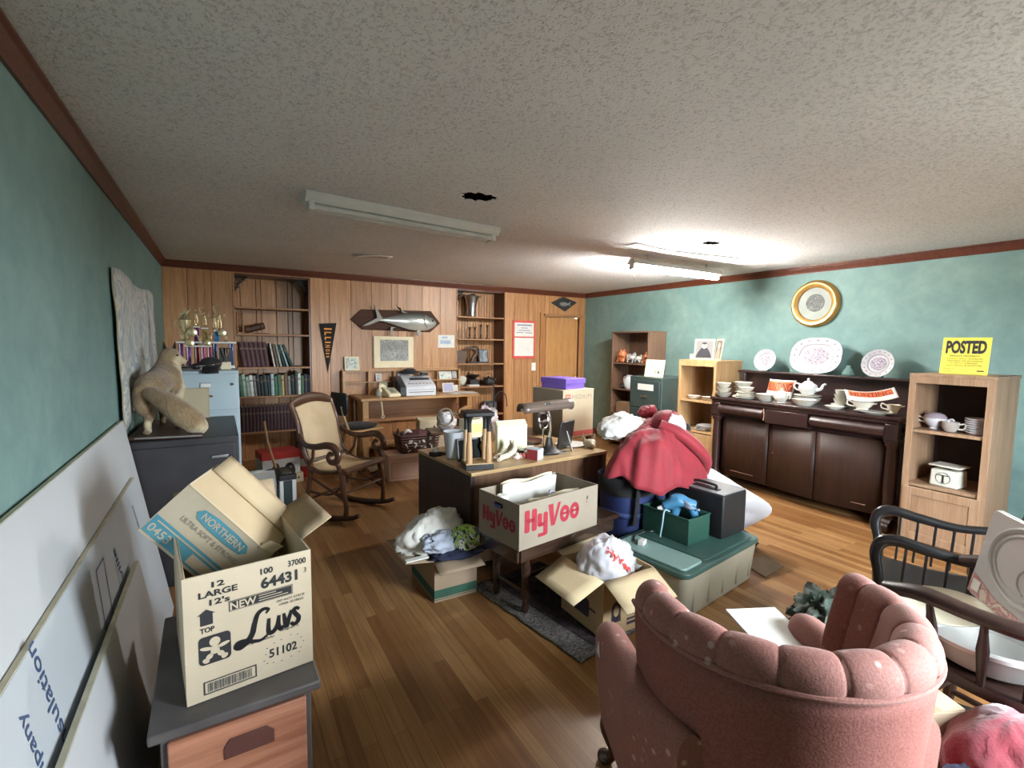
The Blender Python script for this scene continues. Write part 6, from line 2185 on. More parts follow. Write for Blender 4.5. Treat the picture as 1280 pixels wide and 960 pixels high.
def plate_mb(r):
    return MB().lathe([(0, .004), (r * .6, .004), (r * .62, 0), (r * .66, .004), (r, .018), (r, .022), (r * .66, .009), (r * .6, .008), (0, .008)], seg=32)


bowl(chw, .075, .04, 'china_bowl', 'white shallow bowl at the cabinet side on the pale oak bookcase middle shelf', (4.83, 3.77, .866), 'bowls on the pale oak bookcase')
bowl(chw, .08, .045, 'china_bowl', 'white shallow bowl at the sideboard side on the pale oak bookcase middle shelf', (4.82, 3.55, .866), 'bowls on the pale oak bookcase')
o = MB().box((0, 0, .12), (.02, .16, .24)).build('pale_card', mk('buff_card', (.50, .42, .28), .8), None, loc=(5.08, 3.62, .866), rot=(0, radians(6), 0))
tag(o, 'buff card standing at the back of the pale oak middle shelf', 'card')
for i in range(4):
    o = plate_mb(.105).build('china_plate', chw, None, loc=(4.84 + .012 * (i % 2), 3.62 - .01 * i, .511 + .0145 * i))
    tag(o, f'white china plate, {ORD[i]} from the bottom of the pile on the pale oak shelf', 'plate', 'plates piled on the pale oak shelf')
# photographs on the pale oak bookcase
pfo = thing('portrait_folder', 'standing folder with two old portrait photographs on the pale oak bookcase', 'photograph', (4.88, 3.60, 1.336))
for i, (yy, ww, rz_) in enumerate(((.10, .235, 14), (-.085, .15, -26))):
    R_ = Matrix.Translation((0, yy, 0)) @ Matrix.Rotation(radians(rz_), 4, 'Z') @ Matrix.Rotation(radians(8), 4, 'Y')
    f_ = MB().box((0, 0, .122), (.008, ww, .244)).xform(R_).build('folder_leaf', mk('folder_cream_%d' % i, (.42, .38, .28), .8), pfo)
    MB().box((-.005, 0, .122), (.002, ww - .035, .205)).xform(R_).build('photo_ground', mk('portrait_grey_%d' % i, ((.16, .155, .15), (.11, .09, .07))[i], .45), pfo)
    b = MB()
    b.ball((-.0065, 0, .165), (.002, .028, .036), 14, 10)
    dkc = MB().ball((-.0072, 0, .19), (.002, .027, .015), 12, 8).grid(lambda u, v: V((-.0066, (u - .5) * (ww - .05) * (1 - .62 * v ** 1.6), .022 + .115 * v)), 8, 8)
    b.xform(R_).build('face', mk('portrait_face', (.42, .39, .34), .6), pfo)
    dkc.xform(R_).build('dark_suit', mk('portrait_suit', (.012, .012, .018), .7) if i == 0 else mk('sepia_suit', (.30, .25, .2), .5), pfo)
o = MB().box((0, 0, .03), (.05, .12, .06)).build('cream_tin', M['cream'], None, bevel=.004, loc=(4.90, 3.83, 1.336))
tag(o, 'low cream tin at the cabinet end of the pale oak bookcase top', 'tin')

# sideboard -----------------------------------------------------------
sbm = wood('sideboard_mahogany', (.018, .008, .0075), (.040, .017, .015), 'Z', .9, .36, coat=.1)
sbd = wood('sideboard_panel', (.020, .008, .0055), (.046, .020, .012), 'Z', .7, .5, spec=.3)
sb = thing('sideboard', 'large dark mahogany sideboard with columns and a backboard shelf, set with china', 'sideboard', (4.62, 3.38, 0))
SW, SD, SHH = 1.73, .56, .955
MB().box((SD / 2 + .06, -SW / 2, .44), (SD - .12, SW - .12, .70)).build('carcass', sbm, sb, bevel=.004)
MB().box((SD / 2, -SW / 2, .932), (SD + .02, SW + .02, .028)).build('top_slab', sbm, sb, bevel=.006)
MB().box((SD / 2, -SW / 2, .90), (SD - .01, SW - .01, .03)).build('frieze', sbm, sb, bevel=.004)
# drawers: round-fronted ends and a flat middle
for i, (y0, y1, bulge) in enumerate(((-.10, -.60, 1), (-.63, -1.03, 0), (-1.05, -1.63, 1))):
    mb = MB()
    if bulge:
        n = 14
        prof = [(.08 - .062 * sin(pi * k / n) ** .7 - .04, .762 + .12 * k / n) for k in range(n + 1)]
    else:
        prof = [(.012, .74), (-.004, .75), (-.004, .875), (.012, .885)]
    vs = [(p, y0, q) for p, q in prof] + [(p, y1, q) for p, q in prof] + [(.10, y0, prof[0][1]), (.10, y0, prof[-1][1]), (.10, y1, prof[0][1]), (.10, y1, prof[-1][1])]
    m_ = len(prof)
    fs = [(k, k + 1, m_ + k + 1, m_ + k) for k in range(m_ - 1)]
    fs += [tuple(range(m_)) + (2 * m_ + 1, 2 * m_), tuple(range(2 * m_ - 1, m_ - 1, -1)) + (2 * m_ + 2, 2 * m_ + 3), (m_ - 1, 2 * m_ + 1, 2 * m_ + 3, 2 * m_ - 1), (0, m_, 2 * m_ + 2, 2 * m_)]
    mb.add(vs, fs)
    mb.build('drawer', sbm, sb, smooth=50, bevel=.002)
    if not bulge:
        pass
chip = MB().tube([(-.002, -.605, .885), (-.004, -.61, .86), (-.002, -.612, .80), (.0, -.606, .765)], [.006, .008, .006, .008], 6).build('worn_edge', mk('bare_wood_chip', (.32, .16, .10), .8), sb)
for y0, y1, bow in ((-.12, -.625, 0), (-.64, -1.10, 1), (-1.11, -1.62, 1)):
    n = 10

    def dpt(u, v, y0=y0, y1=y1, bow=bow):
        y = lerp(y0, y1, u)
        k = (y + .64) / -.98 if bow else 0
        return V((.075 - (.05 * sin(pi * max(0, min(1, k))) if bow else 0), y, .10 + .63 * v))
    MB().grid(dpt, n, 2).build('door', sbd, sb, solid=.02, smooth=50)
ky = MB()
for y, x in ((-.585, .062), (-.69, .052)):
    ky.cyl((x, y, .45), (x - .006, y, .45), .007, None, 10)
ky.build('keyhole', M['brass'], sb)
sp2 = MB()
for y0, y1, x in ((-.23, -.49, .063), (-1.20, -1.52, .040)):
    sp2.bar((x, y0, .165), (x, y1, .165), .012, .008)
sp2.build('door_bead', mk('bead_highlight', (.16, .09, .06), .15, 0, .1), sb)  # paler tone paints the highlight along the bottom of the doors
for y in (-.055, -1.675):
    c = MB().lathe([(0, .105), (.052, .105), (.052, .125), (.04, .14), (.037, .16), (.043, .40), (.038, .68), (.042, .695), (.052, .71), (.052, .735), (0, .735)], (.05, y, 0), 24).build('column', sbm, sb)
    MB().box((.07, y, .745), (.12, .10, .03)).box((.03, y, .82), (.06, .10, .13)).build('capital_block', sbm, sb, bevel=.006)
    f = MB()
    for k, (r, x) in enumerate(((.055, .02), (.04, -.03))):
        f.tube([(x, y - .05, r + .002), (x, y + .05, r + .002)], r, 18)
    f.box((.06, y, .075), (.12, .10, .05))
    f.build('scroll_foot', sbm, sb, bevel=.003)
    MB().box((.48, y, .06), (.10, .09, .12)).build('rear_foot', sbm, sb, bevel=.005)
    MB().box((SD / 2 + .04, y + (.02 if y > -1 else -.02), .44), (SD - .10, .05, .66)).build('side_post', sbm, sb, bevel=.004)
MB().box((SD / 2 + .05, -SW / 2, .095), (SD - .16, SW - .16, .03)).build('base_board', sbm, sb)
MB().box((SD + .0, -SW / 2, 1.08), (.025, SW - .06, .27)).build('backboard', sbm, sb, bevel=.003)
MB().box((SD - .035, -SW / 2, 1.218), (.13, SW + .0, .022)).build('back_shelf', sbm, sb, bevel=.006)
for y in (-.06, -1.67):
    MB().lathe([(.022, .946), (.026, .96), (.018, .99), (.02, 1.15), (.026, 1.19), (.022, 1.207), (0, 1.207)], (SD - .065, y, 0), 16).build('back_post', sbm, sb)

SBZ = .9465
SBX = 4.62


# china on the sideboard, all in the same pale service
def bowl_proto():
    return [(0, .004), (.04, .004), (.045, 0), (.048, .006), (.07, .03), (.085, .06), (.089, .062), (.083, .06), (.066, .03), (.04, .012), (0, .011)]


for i, (y, x, z0, n, r, kind) in enumerate(((3.30, 4.72, 0, 3, .085, 'bowl'), (3.21, 4.93, 0, 3, .085, 'cup'), (3.06, 4.75, 0, 4, .10, 'plate'))):
    for k in range(n):
        if kind == 'bowl':
            bowl(chn, r - .006 * k, .05, 'china_bowl', f'cream china bowl, {ORD[k]} from the bottom of the stack by the pale oak bookcase', (x, y, SBZ + .050 * k), 'bowls stacked at the end of the sideboard')
        elif kind == 'cup':
            bowl(chn, r + .004 * k, .052, 'deep_bowl', f'cream deep bowl, {ORD[k]} from the bottom behind the low bowl stack on the sideboard', (x, y, SBZ + .053 * k), 'deep bowls stacked behind')
        else:
            rr = (.125, .115, .088, .088)[k]
            o = plate_mb(rr).build('china_plate' if k < 2 else 'china_saucer', chn, None, loc=(x, y, SBZ + (.0, .015, .030, .052)[k]))
            tag(o, f'cream china plate, {ORD[k]} from the bottom of the stack with a bowl on it', 'plate', 'plates stacked on the sideboard')
bowl(chn, .078, .045, 'china_bowl', 'cream china bowl topping the plate stack on the sideboard', (4.75, 3.06, SBZ + .076))
bowl(chn, .098, .07, 'serving_bowl', 'fluted cream serving bowl before the curled orange sign', (4.74, 2.83, SBZ))
sg = thing('sugar_bowl', 'small cream lidded sugar bowl before the teapot on the sideboard', 'sugar bowl', (4.70, 2.65, SBZ))
MB().lathe([(0, .004), (.04, .004), (.036, .014), (.06, .045), (.062, .075), (.048, .098), (.05, .10), (0, .10)], seg=24).build('bowl_body', chn, sg)
MB().lathe([(.05, .1), (.04, .115), (.015, .125), (.008, .132), (.014, .142), (.008, .15), (0, .151)], seg=20).build('lid', chn, sg)
hh_ = MB()
for s in (-1, 1):
    hh_.tube(spline([(0, s * .058, .045), (0, s * .085, .06), (0, s * .08, .085), (0, s * .055, .085)], 5), .006, 8)
hh_.build('handle', chn, sg)
bowl(chn, .12, .06, 'wide_bowl', 'wide cream bowl under the teapot on the sideboard', (4.94, 2.53, SBZ), None)
bowl(chn, .105, .06, 'china_bowl', 'cream footed bowl in the middle of the sideboard before the teapot', (4.71, 2.44, SBZ))
o = plate_mb(.12).build('china_plate', chn, None, loc=(4.94, 2.53, SBZ + .064))
tag(o, 'cream plate between the wide bowl and the teapot on the sideboard', 'plate')
tpz = thing('teapot', 'white china teapot on a plate and bowl, middle of the sideboard', 'teapot', (4.94, 2.53, SBZ + .087))
MB().lathe([(0, .002), (.05, .002), (.052, .008), (.075, .035), (.085, .065), (.075, .095), (.05, .112), (.045, .114), (0, .114)], seg=28).build('pot_body', chw, tpz)
MB().lathe([(.046, .114), (.035, .128), (.012, .136), (.007, .142), (.013, .152), (.007, .162), (0, .163)], seg=20).build('lid', chw, tpz)
MB().tube(spline([(0, -.075, .05), (0, -.12, .065), (0, -.135, .10), (0, -.16, .115)], 6), rlist([.02, .014, .011, .009], 19), 12).build('spout', chw, tpz)
MB().tube(spline([(0, .07, .095), (0, .12, .105), (0, .135, .075), (0, .11, .045), (0, .08, .035)], 6), .008, 10).build('handle', chw, tpz)
# cups and saucer stack, sauce boat, creamer
for k in range(2):
    o = plate_mb(.078).build('china_saucer', chn, None, loc=(4.87, 2.20, SBZ + .014 * k))
    tag(o, f'cream saucer, {ORD[k]} from the bottom under the stacked cups on the sideboard', 'saucer', 'saucers under the cups')
for k in range(3):
    r = .058 - .004 * k
    bowl(chn, r, .052, 'china_cup', f'cream cup, {ORD[k]} from the bottom of the cup stack on the sideboard', (4.87, 2.20, SBZ + .030 + .040 * k), 'cups stacked on the sideboard')
bowl(chn, .075, .03, 'shallow_bowl', 'shallow cream dish at the front edge of the sideboard below the cup stack', (4.69, 2.17, SBZ))
o = plate_mb(.135)
o.xform(Matrix.Diagonal((.62, 1.15, 1, 1)))
o = o.build('oval_platter', chn, None, loc=(4.71, 1.86, SBZ))
tag(o, 'oval cream platter under the sauce boat on the sideboard', 'platter')
for (nm, lb, y, sc_y, x) in (('sauce_boat', 'cream handled sauce boat on the oval platter', 1.955, 1.35, 4.71), ('cream_jug', 'small cream jug at the oak bookcase end of the sideboard', 1.735, .8, 4.72)):
    t = thing(nm, lb, 'jug', (x, y, SBZ + .0225))
    MB().lathe([(0, .003), (.035, .003), (.032, .012), (.05, .035), (.058, .06), (.062, .068), (.057, .066), (.045, .035), (0, .014)], seg=28, sy=sc_y).build('boat_body', chn, t)
    MB().tube(spline([(0, .055 * sc_y, .055), (0, .055 * sc_y + .04, .07), (0, .055 * sc_y + .04, .035), (0, .045 * sc_y, .022)], 5), .006, 8).build('handle', chn, t)
    MB().prism([(-.02, 0), (.02, 0), (.008, .03), (-.008, .03)], .008, (0, -.055 * sc_y, .058), (1, 0, 0), (0, -1, .35)).build('pouring_lip', chn, t, bevel=.002)

# orange signs on the sideboard
orange = mk('sign_orange', (.78, .13, .035), .5, 0, .04)


def sign_sheet(fn, name, label, w, h, loc, rot=(0, 0, 0)):
    t = thing(name, label, 'sign', loc, 0, None, rot)
    MB().grid(lambda u, v: fn((u - .5) * w, v * h, 0), 24, 8).build('sign_sheet', M['paper'], t, solid=.0016, smooth=60)
    MB().grid(lambda u, v: fn((u - .5) * w * .88, h * (.42 + .50 * v), .0016), 24, 6).build('orange_field', orange, t, solid=.0008, smooth=60)
    vs, fs = glyphs('HUNTING', .0)
    x0, x1 = min(v[0] for v in vs), max(v[0] for v in vs)
    out = [fn((v[0] - x0) / (x1 - x0) * w * .8 - w * .4, h * (.46 + .56 * v[1]), .0032) for v in vs]
    MB().add(out, fs).build('lettering', M['ink'], t, smooth=0)
    return t


def curl(a, b, off):
    # a across the sheet, b up it; the sheet bows backwards at its two ends
    an = a / .17
    r = .17 + off
    return V((-(r * cos(an)) + .16 + b * .34, -r * sin(an), b * .94))


sign_sheet(curl, 'curled_sign', 'curled orange and white sign leaning on the sideboard backboard behind the serving bowl', .33, .215, (4.955, 2.865, SBZ + .004))


def leant(a, b, off):
    return V((-off * .7 + b * .75 + .012 * sin(a * 16), -a, b * .52 + off * .7 + .03 * (a / .18) ** 2))


sign_sheet(leant, 'orange_sign', 'orange sign lying tilted over the sauce boat at the end of the sideboard', .36, .17, (4.76, 1.90, SBZ + .095), (radians(-6), radians(6), radians(32)))

# plates on the back shelf, against the wall
transfer = patches('transfer_print', [(.22, .17, .22), (.40, .37, .40), (.17, .13, .18), (.36, .32, .36)], 34, .6, 0, 1.5)
ptw = mk('ironstone', (.46, .44, .455), .5, 0, .03, 5)
BSZ = 1.2295


def standing_plate(y, r, ry, label, name, scallop=0.0, x=5.205, lean=14):
    t = thing(name, label, 'platter' if ry > r * 1.1 else 'plate', (x, y, BSZ))
    R_ = Matrix.Rotation(radians(lean), 4, 'Y')
    n = 64

    def rim(an, k):
        q = 1 + scallop * abs(sin(an * 6)) * k
        if ry > r * 1.1:      # rounded oblong
            c, s = cos(an), sin(an)
            p = 2.6
            q *= (abs(c) ** p + abs(s) ** p) ** (-1 / p)
        return V((0, cos(an) * ry * q, sin(an) * r * q))
    mb = MB()
    prof = ((0.0, .012), (.60, .012), (.68, .004), (1.0, -.012), (1.0, -.008), (.68, .010), (.60, .018), (0.0, .018))
    mb.grid(lambda u, v: (lambda k: (lambda p: V((prof[k][1], p.y * prof[k][0], p.z * prof[k][0])))(rim(2 * pi * u, 1.0)))(min(int(round(v * (len(prof) - 1))), len(prof) - 1)), n, len(prof) - 1, cu=True)
    T_ = Matrix.Translation((0, 0, r + .003)) @ R_
    T_ = R_ @ Matrix.Translation((0, 0, r * 1.0 + .004))
    mb.xform(T_)
    mb.build('plate_body', ptw, t)
    ce = MB().add([T_ @ V((.0105, cos(2 * pi * k / 40) * ry * .52, sin(2 * pi * k / 40) * r * .50)) for k in range(40)], [tuple(range(40))])
    ce.build('centre_print', transfer, t, smooth=0)
    bp = MB()
    for k in range(16):
        an = 2 * pi * k / 16
        p = rim(an, 0)
        bp.ball(T_ @ V((-.0055, p.y * .86, p.z * .86)), (.0016, ry * .055, r * .055), 8, 5)
    bp.tube([T_ @ V((.0035, rim(2 * pi * k / 48, 0).y * .665, rim(2 * pi * k / 48, 0).z * .665)) for k in range(48)], .0022, 4, closed=True)
    bp.build('border_print', transfer, t)
    ez = MB().bar((.02, -r * .3, .004), (.06, -r * .3, .004), .008).bar((.02, r * .3, .004), (.06, r * .3, .004), .008).bar((.06, -r * .3, .004), (.07, 0, r * .9), .006).bar((.06, r * .3, .004), (.07, 0, r * .9), .006)
    ez.build('easel', M['iron'], t)
    return t


standing_plate(2.60, .185, .245, 'large oblong transfer-printed platter on the sideboard back shelf', 'printed_platter', .012, 5.135)
standing_plate(3.12, .12, .1201, 'printed plate on the sideboard back shelf at the pale oak bookcase end', 'printed_plate', .02, 5.14)
standing_plate(2.05, .128, .1281, 'printed plate on the sideboard back shelf at the posted-notice end', 'printed_plate', .02, 5.14)
gl = MB().lathe([(0, .004), (.05, .004), (.055, .02), (.035, .06), (.018, .085), (.022, .10), (.02, .10), (.015, .085), (.03, .058), (.048, .02), (0, .012)], seg=24).build('glass_bell', glassy('clear_glass', (.22, .36, .32)), None, loc=(5.14, 2.275, BSZ))
tag(gl, 'small clear glass vase on the back shelf between the platter and a plate', 'vase')

# round gilt picture on the wall
gp = thing('round_gilt_frame', 'round gilt frame with a grey print on the teal wall over the sideboard', 'picture', (XR - .001, 2.725, 1.95))
G_ = Matrix.Rotation(-pi / 2, 4, 'Y')
MB().lathe([(.165, .012), (.17, .03), (.19, .045), (.215, .048), (.235, .035), (.245, .012), (.245, 0), (.165, 0)], seg=48, M=G_).build('frame', mk('gilt', (.62, .36, .12), .3, .7, .12, 16), gp)
MB().lathe([(0, .014), (.17, .014), (.17, .0), (0, 0)], seg=40, M=G_).build('print', mk('grey_green_paper', (.30, .33, .295), .6, 0, .08), gp)
MB().lathe([(0, .0165), (.09, .0165), (.092, .014), (0, .014)], seg=28, M=Matrix.Translation((0, -.005, .01)) @ G_).build('oval_scene', patches('grey_scene', [(.06, .065, .065), (.16, .165, .16), (.09, .095, .095), (.22, .23, .215)], 26, .7, 0, 2), gp)

# oak bookcase at the end ----------------------------------------------
ro = wood('honey_oak', (.30, .175, .10), (.44, .29, .185), 'Z', .8, .42)
rb_ = thing('oak_bookcase', 'oak bookcase with a panelled lower door and a yellow posted notice on top', 'bookcase', (4.45, 1.545, 0))
RW, RD, RH = .475, .50, 1.315
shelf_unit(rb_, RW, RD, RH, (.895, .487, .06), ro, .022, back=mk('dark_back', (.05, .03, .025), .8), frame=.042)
dr = thing
d = MB().box((-.022, -RW / 2, .265), (.018, RW - .035, .40)).build('door', ro, rb_, bevel=.004)
pf_ = MB()
for c, s in (((-.034, -.045, .265), (.012, .055, .40)), ((-.034, -RW + .045, .265), (.012, .055, .40)), ((-.034, -RW / 2, .435), (.012, RW - .145, .06)), ((-.034, -RW / 2, .095), (.012, RW - .145, .06))):
    pf_.box(c, s)
pf_.build('door_frame', ro, d, bevel=.003)
pst = thing('posted_notice', 'yellow notice reading posted in bold black letters, on the oak bookcase', 'sign', (4.66, 1.445, RH + .001), 0, None, (0, radians(8), 0))
MB().box((0, -.135, .135), (.003, .27, .27)).build('notice_sheet', mk('sign_yellow', (.86, .74, .10), .5, 0, .03), pst)
ik = Ink((-.0018, 0, 0), (0, -1, 0), (0, 0, 1))
ik.text('POSTED', .022, .150, .098, .226, .045)
ik.text('PRIVATE PROPERTY', .05, .126, .013, .17, .0)
ik.text('HUNTING, FISHING, TRAPPING OR', .035, .107, .010, .20, .0)
ik.text('TRESPASSING FOR ANY PURPOSE', .035, .091, .010, .20, .0)
ik.text('IS STRICTLY FORBIDDEN', .06, .075, .010, .15, .0)
ik.text('VIOLATORS WILL BE PROSECUTED', .035, .058, .010, .20, .0)
ik.rect(.02, .036, .07, .002); ik.rect(.02, .020, .05, .003); ik.rect(.21, .022, .04, .008)
ik.build('lettering', M['ink'], pst)
tu = thing('soup_tureen', 'grey-white lidded tureen with two handles in the oak bookcase', 'tureen', (4.60, 1.425, .896))
tch = mk('grey_china', (.55, .53, .55), .2, 0, .03)
MB().lathe([(0, .003), (.035, .003), (.03, .015), (.055, .04), (.068, .07), (.066, .085), (0, .085)], seg=28).build('bowl_body', tch, tu)
MB().lathe([(.068, .085), (.07, .09), (.055, .112), (.03, .124), (0, .127)], seg=28).build('lid', mk('mauve_china', (.34, .28, .32), .2), tu)
h2 = MB()
for s in (-1, 1):
    h2.tube(spline([(0, s * .062, .07), (0, s * .10, .085), (0, s * .105, .06), (0, s * .06, .045)], 5), .007, 8)
h2.build('handle', tch, tu)
cu_ = thing('china_cup', 'grey-brown cup with a handle between the tureen and the plates in the oak bookcase', 'cup', (4.54, 1.315, .896))
MB().lathe([(0, .003), (.03, .003), (.048, .03), (.05, .075), (.046, .075), (.04, .03), (0, .012)], seg=24).build('cup_body', mk('taupe_china', (.36, .32, .29), .25), cu_)
MB().tube(spline([(0, -.048, .06), (0, -.08, .065), (0, -.075, .03), (0, -.045, .025)], 5), .006, 8).build('handle', chn, cu_)
for k in range(7):
    o = plate_mb(.074).build('china_plate', tch, None, loc=(4.57, 1.172 + .002 * (k % 2), .896 + .0155 * k))
    tag(o, f'grey-white plate, {ORD[k]} from the bottom of the stack in the oak bookcase', 'plate', 'plates stacked in the oak bookcase')
ks = thing('kitchen_scale', 'cream square kitchen scale with a dial and flat pan, in the oak bookcase', 'scale', (4.585, 1.315, .488), radians(-6))
scm = mk('scale_cream', (.70, .69, .60), .35, 0, .04)
MB().prism([(-.085, 0), (.085, 0), (.08, .125), (-.08, .125)], .15, (.075, 0, 0), (0, -1, 0), (0, 0, 1)).xform(Matrix.Identity(4)).build('scale_body', scm, ks, bevel=.012, bseg=3)
MB().box((0, 0, .137), (.03, .03, .02)).build('pan_post', M['black'], ks)
MB().box((0, 0, .152), (.16, .19, .012)).build('pan', scm, ks, bevel=.005)
ik = Ink((-.0765, .085, 0), (0, -1, 0), (0, 0, 1), .002)
ik.ring(.085, .065, .045, .042, .003); ik.rect(.055, .083, .06, .006); ik.rect(.079, .035, .012, .05); ik.rect(.075, .03, .02, .006)
ik.build('dial_marks', M['ink'], ks)

# ------------------------------------------------------------------ totes, bags and boxes before the sideboard
tote_b = mk('tote_tan', (.34, .31, .235), .5, 0, .05, 3)
tote_l = mk('tote_green', (.045, .10, .085), .42, 0, .08, 4)
tote_p = mk('tote_pale_lid', (.24, .37, .34), .35, 0, .05, 4)
tt = thing('storage_tote', 'wide tan storage tote with a dark green lid, under the black case and green bin', 'tote', (2.10, 1.635, 0), radians(8))
TW, TD, TH = .86, .54, .255
mb = MB()


def rr2(w, d, r, n=5):
    out = []
    for cx, cy, s in ((w - r, r, -90), (w - r, d - r, 0), (r, d - r, 90), (r, r, 180)):
        for i in range(n):
            a = radians(s + 90 * i / (n - 1))
            out.append((cx + r * cos(a), cy + r * sin(a)))
    return out


bot, top_ = rr2(TW, TD, .05), rr2(TW, TD, .05)
cxy = (TW / 2, TD / 2)
vs = [(cxy[0] + (a - cxy[0]) * .93, cxy[1] + (b - cxy[1]) * .93, .003) for a, b in bot] + [(a, b, TH) for a, b in top_]
n = len(bot)
mb.add(vs, [(i, (i + 1) % n, n + (i + 1) % n, n + i) for i in range(n)] + [tuple(range(n - 1, -1, -1)), tuple(range(n, 2 * n))])
rb2 = MB()
for k in range(5):
    x = .10 + k * .165
    rb2.box((x, .014, .13), (.012, .02, .20))
mb.build('tote_body', tote_b, tt, bevel=.004)
rb2.build('body_rib', tote_b, tt, bevel=.006)
lid = MB().prism([(a * 1.03 - .012, b * 1.03 - .01) for a, b in rr2(TW, TD, .06)], .03, (0, 0, TH - .012), (1, 0, 0), (0, 1, 0))
lid.build('lid', tote_l, tt, bevel=.006)
MB().prism(rr2(.20, .48, .03), .016, (.02, .025, TH + .016), (1, 0, 0), (0, 1, 0)).build('pale_lid_panel', tote_p, tt, bevel=.006)
MB().prism(rr2(.58, .48, .03), .008, (.25, .025, TH + .016), (1, 0, 0), (0, 1, 0)).build('lid_panel', tote_l, tt, bevel=.004)
MB().box((TW + .012, TD * .35, TH + .0), (.03, .12, .045)).build('latch', tote_p, tt, bevel=.006)
o = MB().box((0, 0, .014), (.06, .035, .028)).build('plug_adaptor', M['paper'], None, bevel=.002, loc=(2.17, 2.02, .2885), rot=(0, 0, .4))
tag(o, 'small white plug adaptor lying on the pale strip of the tote lid', 'adaptor')
o = MB().tube(spline([(0, 0, .006), (.06, .05, .006), (.13, .03, .03), (.20, .06, .006), (.26, .02, .006)], 8), .005, 6).build('power_cord', M['black'], None, loc=(2.16, 2.08, .285))
tag(o, 'black power cord lying across the lid of the tan tote', 'cord')

TZ = .2805
ca, sa = cos(radians(8)), sin(radians(8))


def onT(x, y, z=0):
    return (2.10 + x * ca - y * sa, 1.635 + x * sa + y * ca, TZ + z)


gbn = thing('green_bin', 'open dark green plastic bin on the tan tote, holding a blue gadget', 'bin', (2.505, 2.055, TZ), radians(4))
gnm = mk('bin_green', (.025, .085, .062), .45, 0, .08)
carton(gbn, .22, .34, .16, gnm, .006)
MB().tube([(-.112, -.172, .16), (.112, -.172, .16), (.112, .172, .16), (-.112, .172, .16)], .006, 6, closed=True).build('rim', gnm, gbn)
bg = thing('blue_gadget', 'blue plastic sprayer gun with a cord sitting in the dark green bin', 'sprayer', (2.525, 2.03, TZ + .07), radians(-50))
blm = mk('gadget_blue', (.07, .24, .42), .35, 0, .1)
b = MB().tube([(-.11, 0, .10), (-.02, 0, .15), (.09, 0, .13)], [.04, .055, .035], 14, flat=.8).tube([(.06, 0, .12), (.10, .01, .02)], [.03, .024], 12).tube([(-.02, 0, .13), (-.05, .02, .02)], [.03, .03], 12).ball((-.02, .0, .165), (.06, .04, .03))
remeshed(b, 'gadget_body', blm, bg, .008, 2)
MB().tube([(-.105, -.01, .10), (-.145, -.015, .085)], [.02, .012], 10).build('nozzle', M['white'], bg)
MB().tube(spline([(-.07, -.06, .09), (-.10, -.12, .11), (-.11, -.15, .03), (-.12, -.152, -.05)], 6), .005, 6).build('cord', mk('pale_blue_cord', (.35, .55, .62), .4), bg)
MB().grid(lambda u, v: V((-.06 + .17 * u, -.045 + .02 * sin(u * 7), .12 + .05 * v * sin(u * 3 + .5))), 10, 4).build('grey_cover', mk('blue_grey_cloth', (.26, .32, .40), .8), bg, solid=.004)
o = MB().tube([(0, 0, .0), (.05, .02, .05)], [.012, .012], 8).ball((.055, .022, .055), .018).build('white_plug', M['white'], None, loc=(2.47, 2.13, TZ + .09))
tag(o, 'small white plug beside the blue sprayer in the dark green bin', 'plug')

bcs = thing('black_case', 'black rectangular equipment case with a top handle on the tan tote', 'case', (2.795, 2.04, TZ), radians(4))
blc = mk('case_black', (.012, .012, .013), .55, 0, .2)
MB().box((0, 0, .14), (.27, .40, .28)).build('case_body', blc, bcs, bevel=.01)
MB().box((0, 0, .283), (.262, .39, .008)).build('case_top', mk('case_grey_top', (.22, .22, .225), .45), bcs, bevel=.003)
MB().box((-.06, -.02, .289), (.05, .20, .006)).build('handle_recess', blc, bcs)
MB().tube(spline([(-.06, -.10, .29), (-.06, -.09, .315), (-.06, .05, .315), (-.06, .06, .29)], 5), .009, 8).build('handle', M['black'], bcs)
MB().box((-.137, .02, .17), (.004, .09, .07)).build('badge_plate', mk('badge_dark', (.03, .03, .03), .3), bcs, bevel=.001)
ik = Ink((-.1395, .06, .14), (0, -1, 0), (0, 0, 1))
ik.poly([(.012, .008), (.06, .03), (.03, .055)])
ik.build('badge_mark', M['brass'], bcs)

# blue bag behind, heaped with the red jacket
bt_ = thing('blue_tote_bag', 'tall dark blue bag with black straps and trim, heaped with a red jacket', 'bag', (2.52, 2.43, 0), radians(6))
nvy = mk('bag_blue', (.022, .035, .12), .6, 0, .12, 6, .2, 80)


def bagpt(u, v):
    a = 2 * pi * u
    k = .86 + .16 * v
    c, s = cos(a), sin(a)
    p = 3.2
    q = (abs(c) ** p + abs(s) ** p) ** (-1 / p)
    w = 1 + .025 * noise.noise(V((c * 2, s * 2, v * 4)))
    return V((c * q * .27 * k * w, s * q * .18 * k * w, .003 + .60 * v))


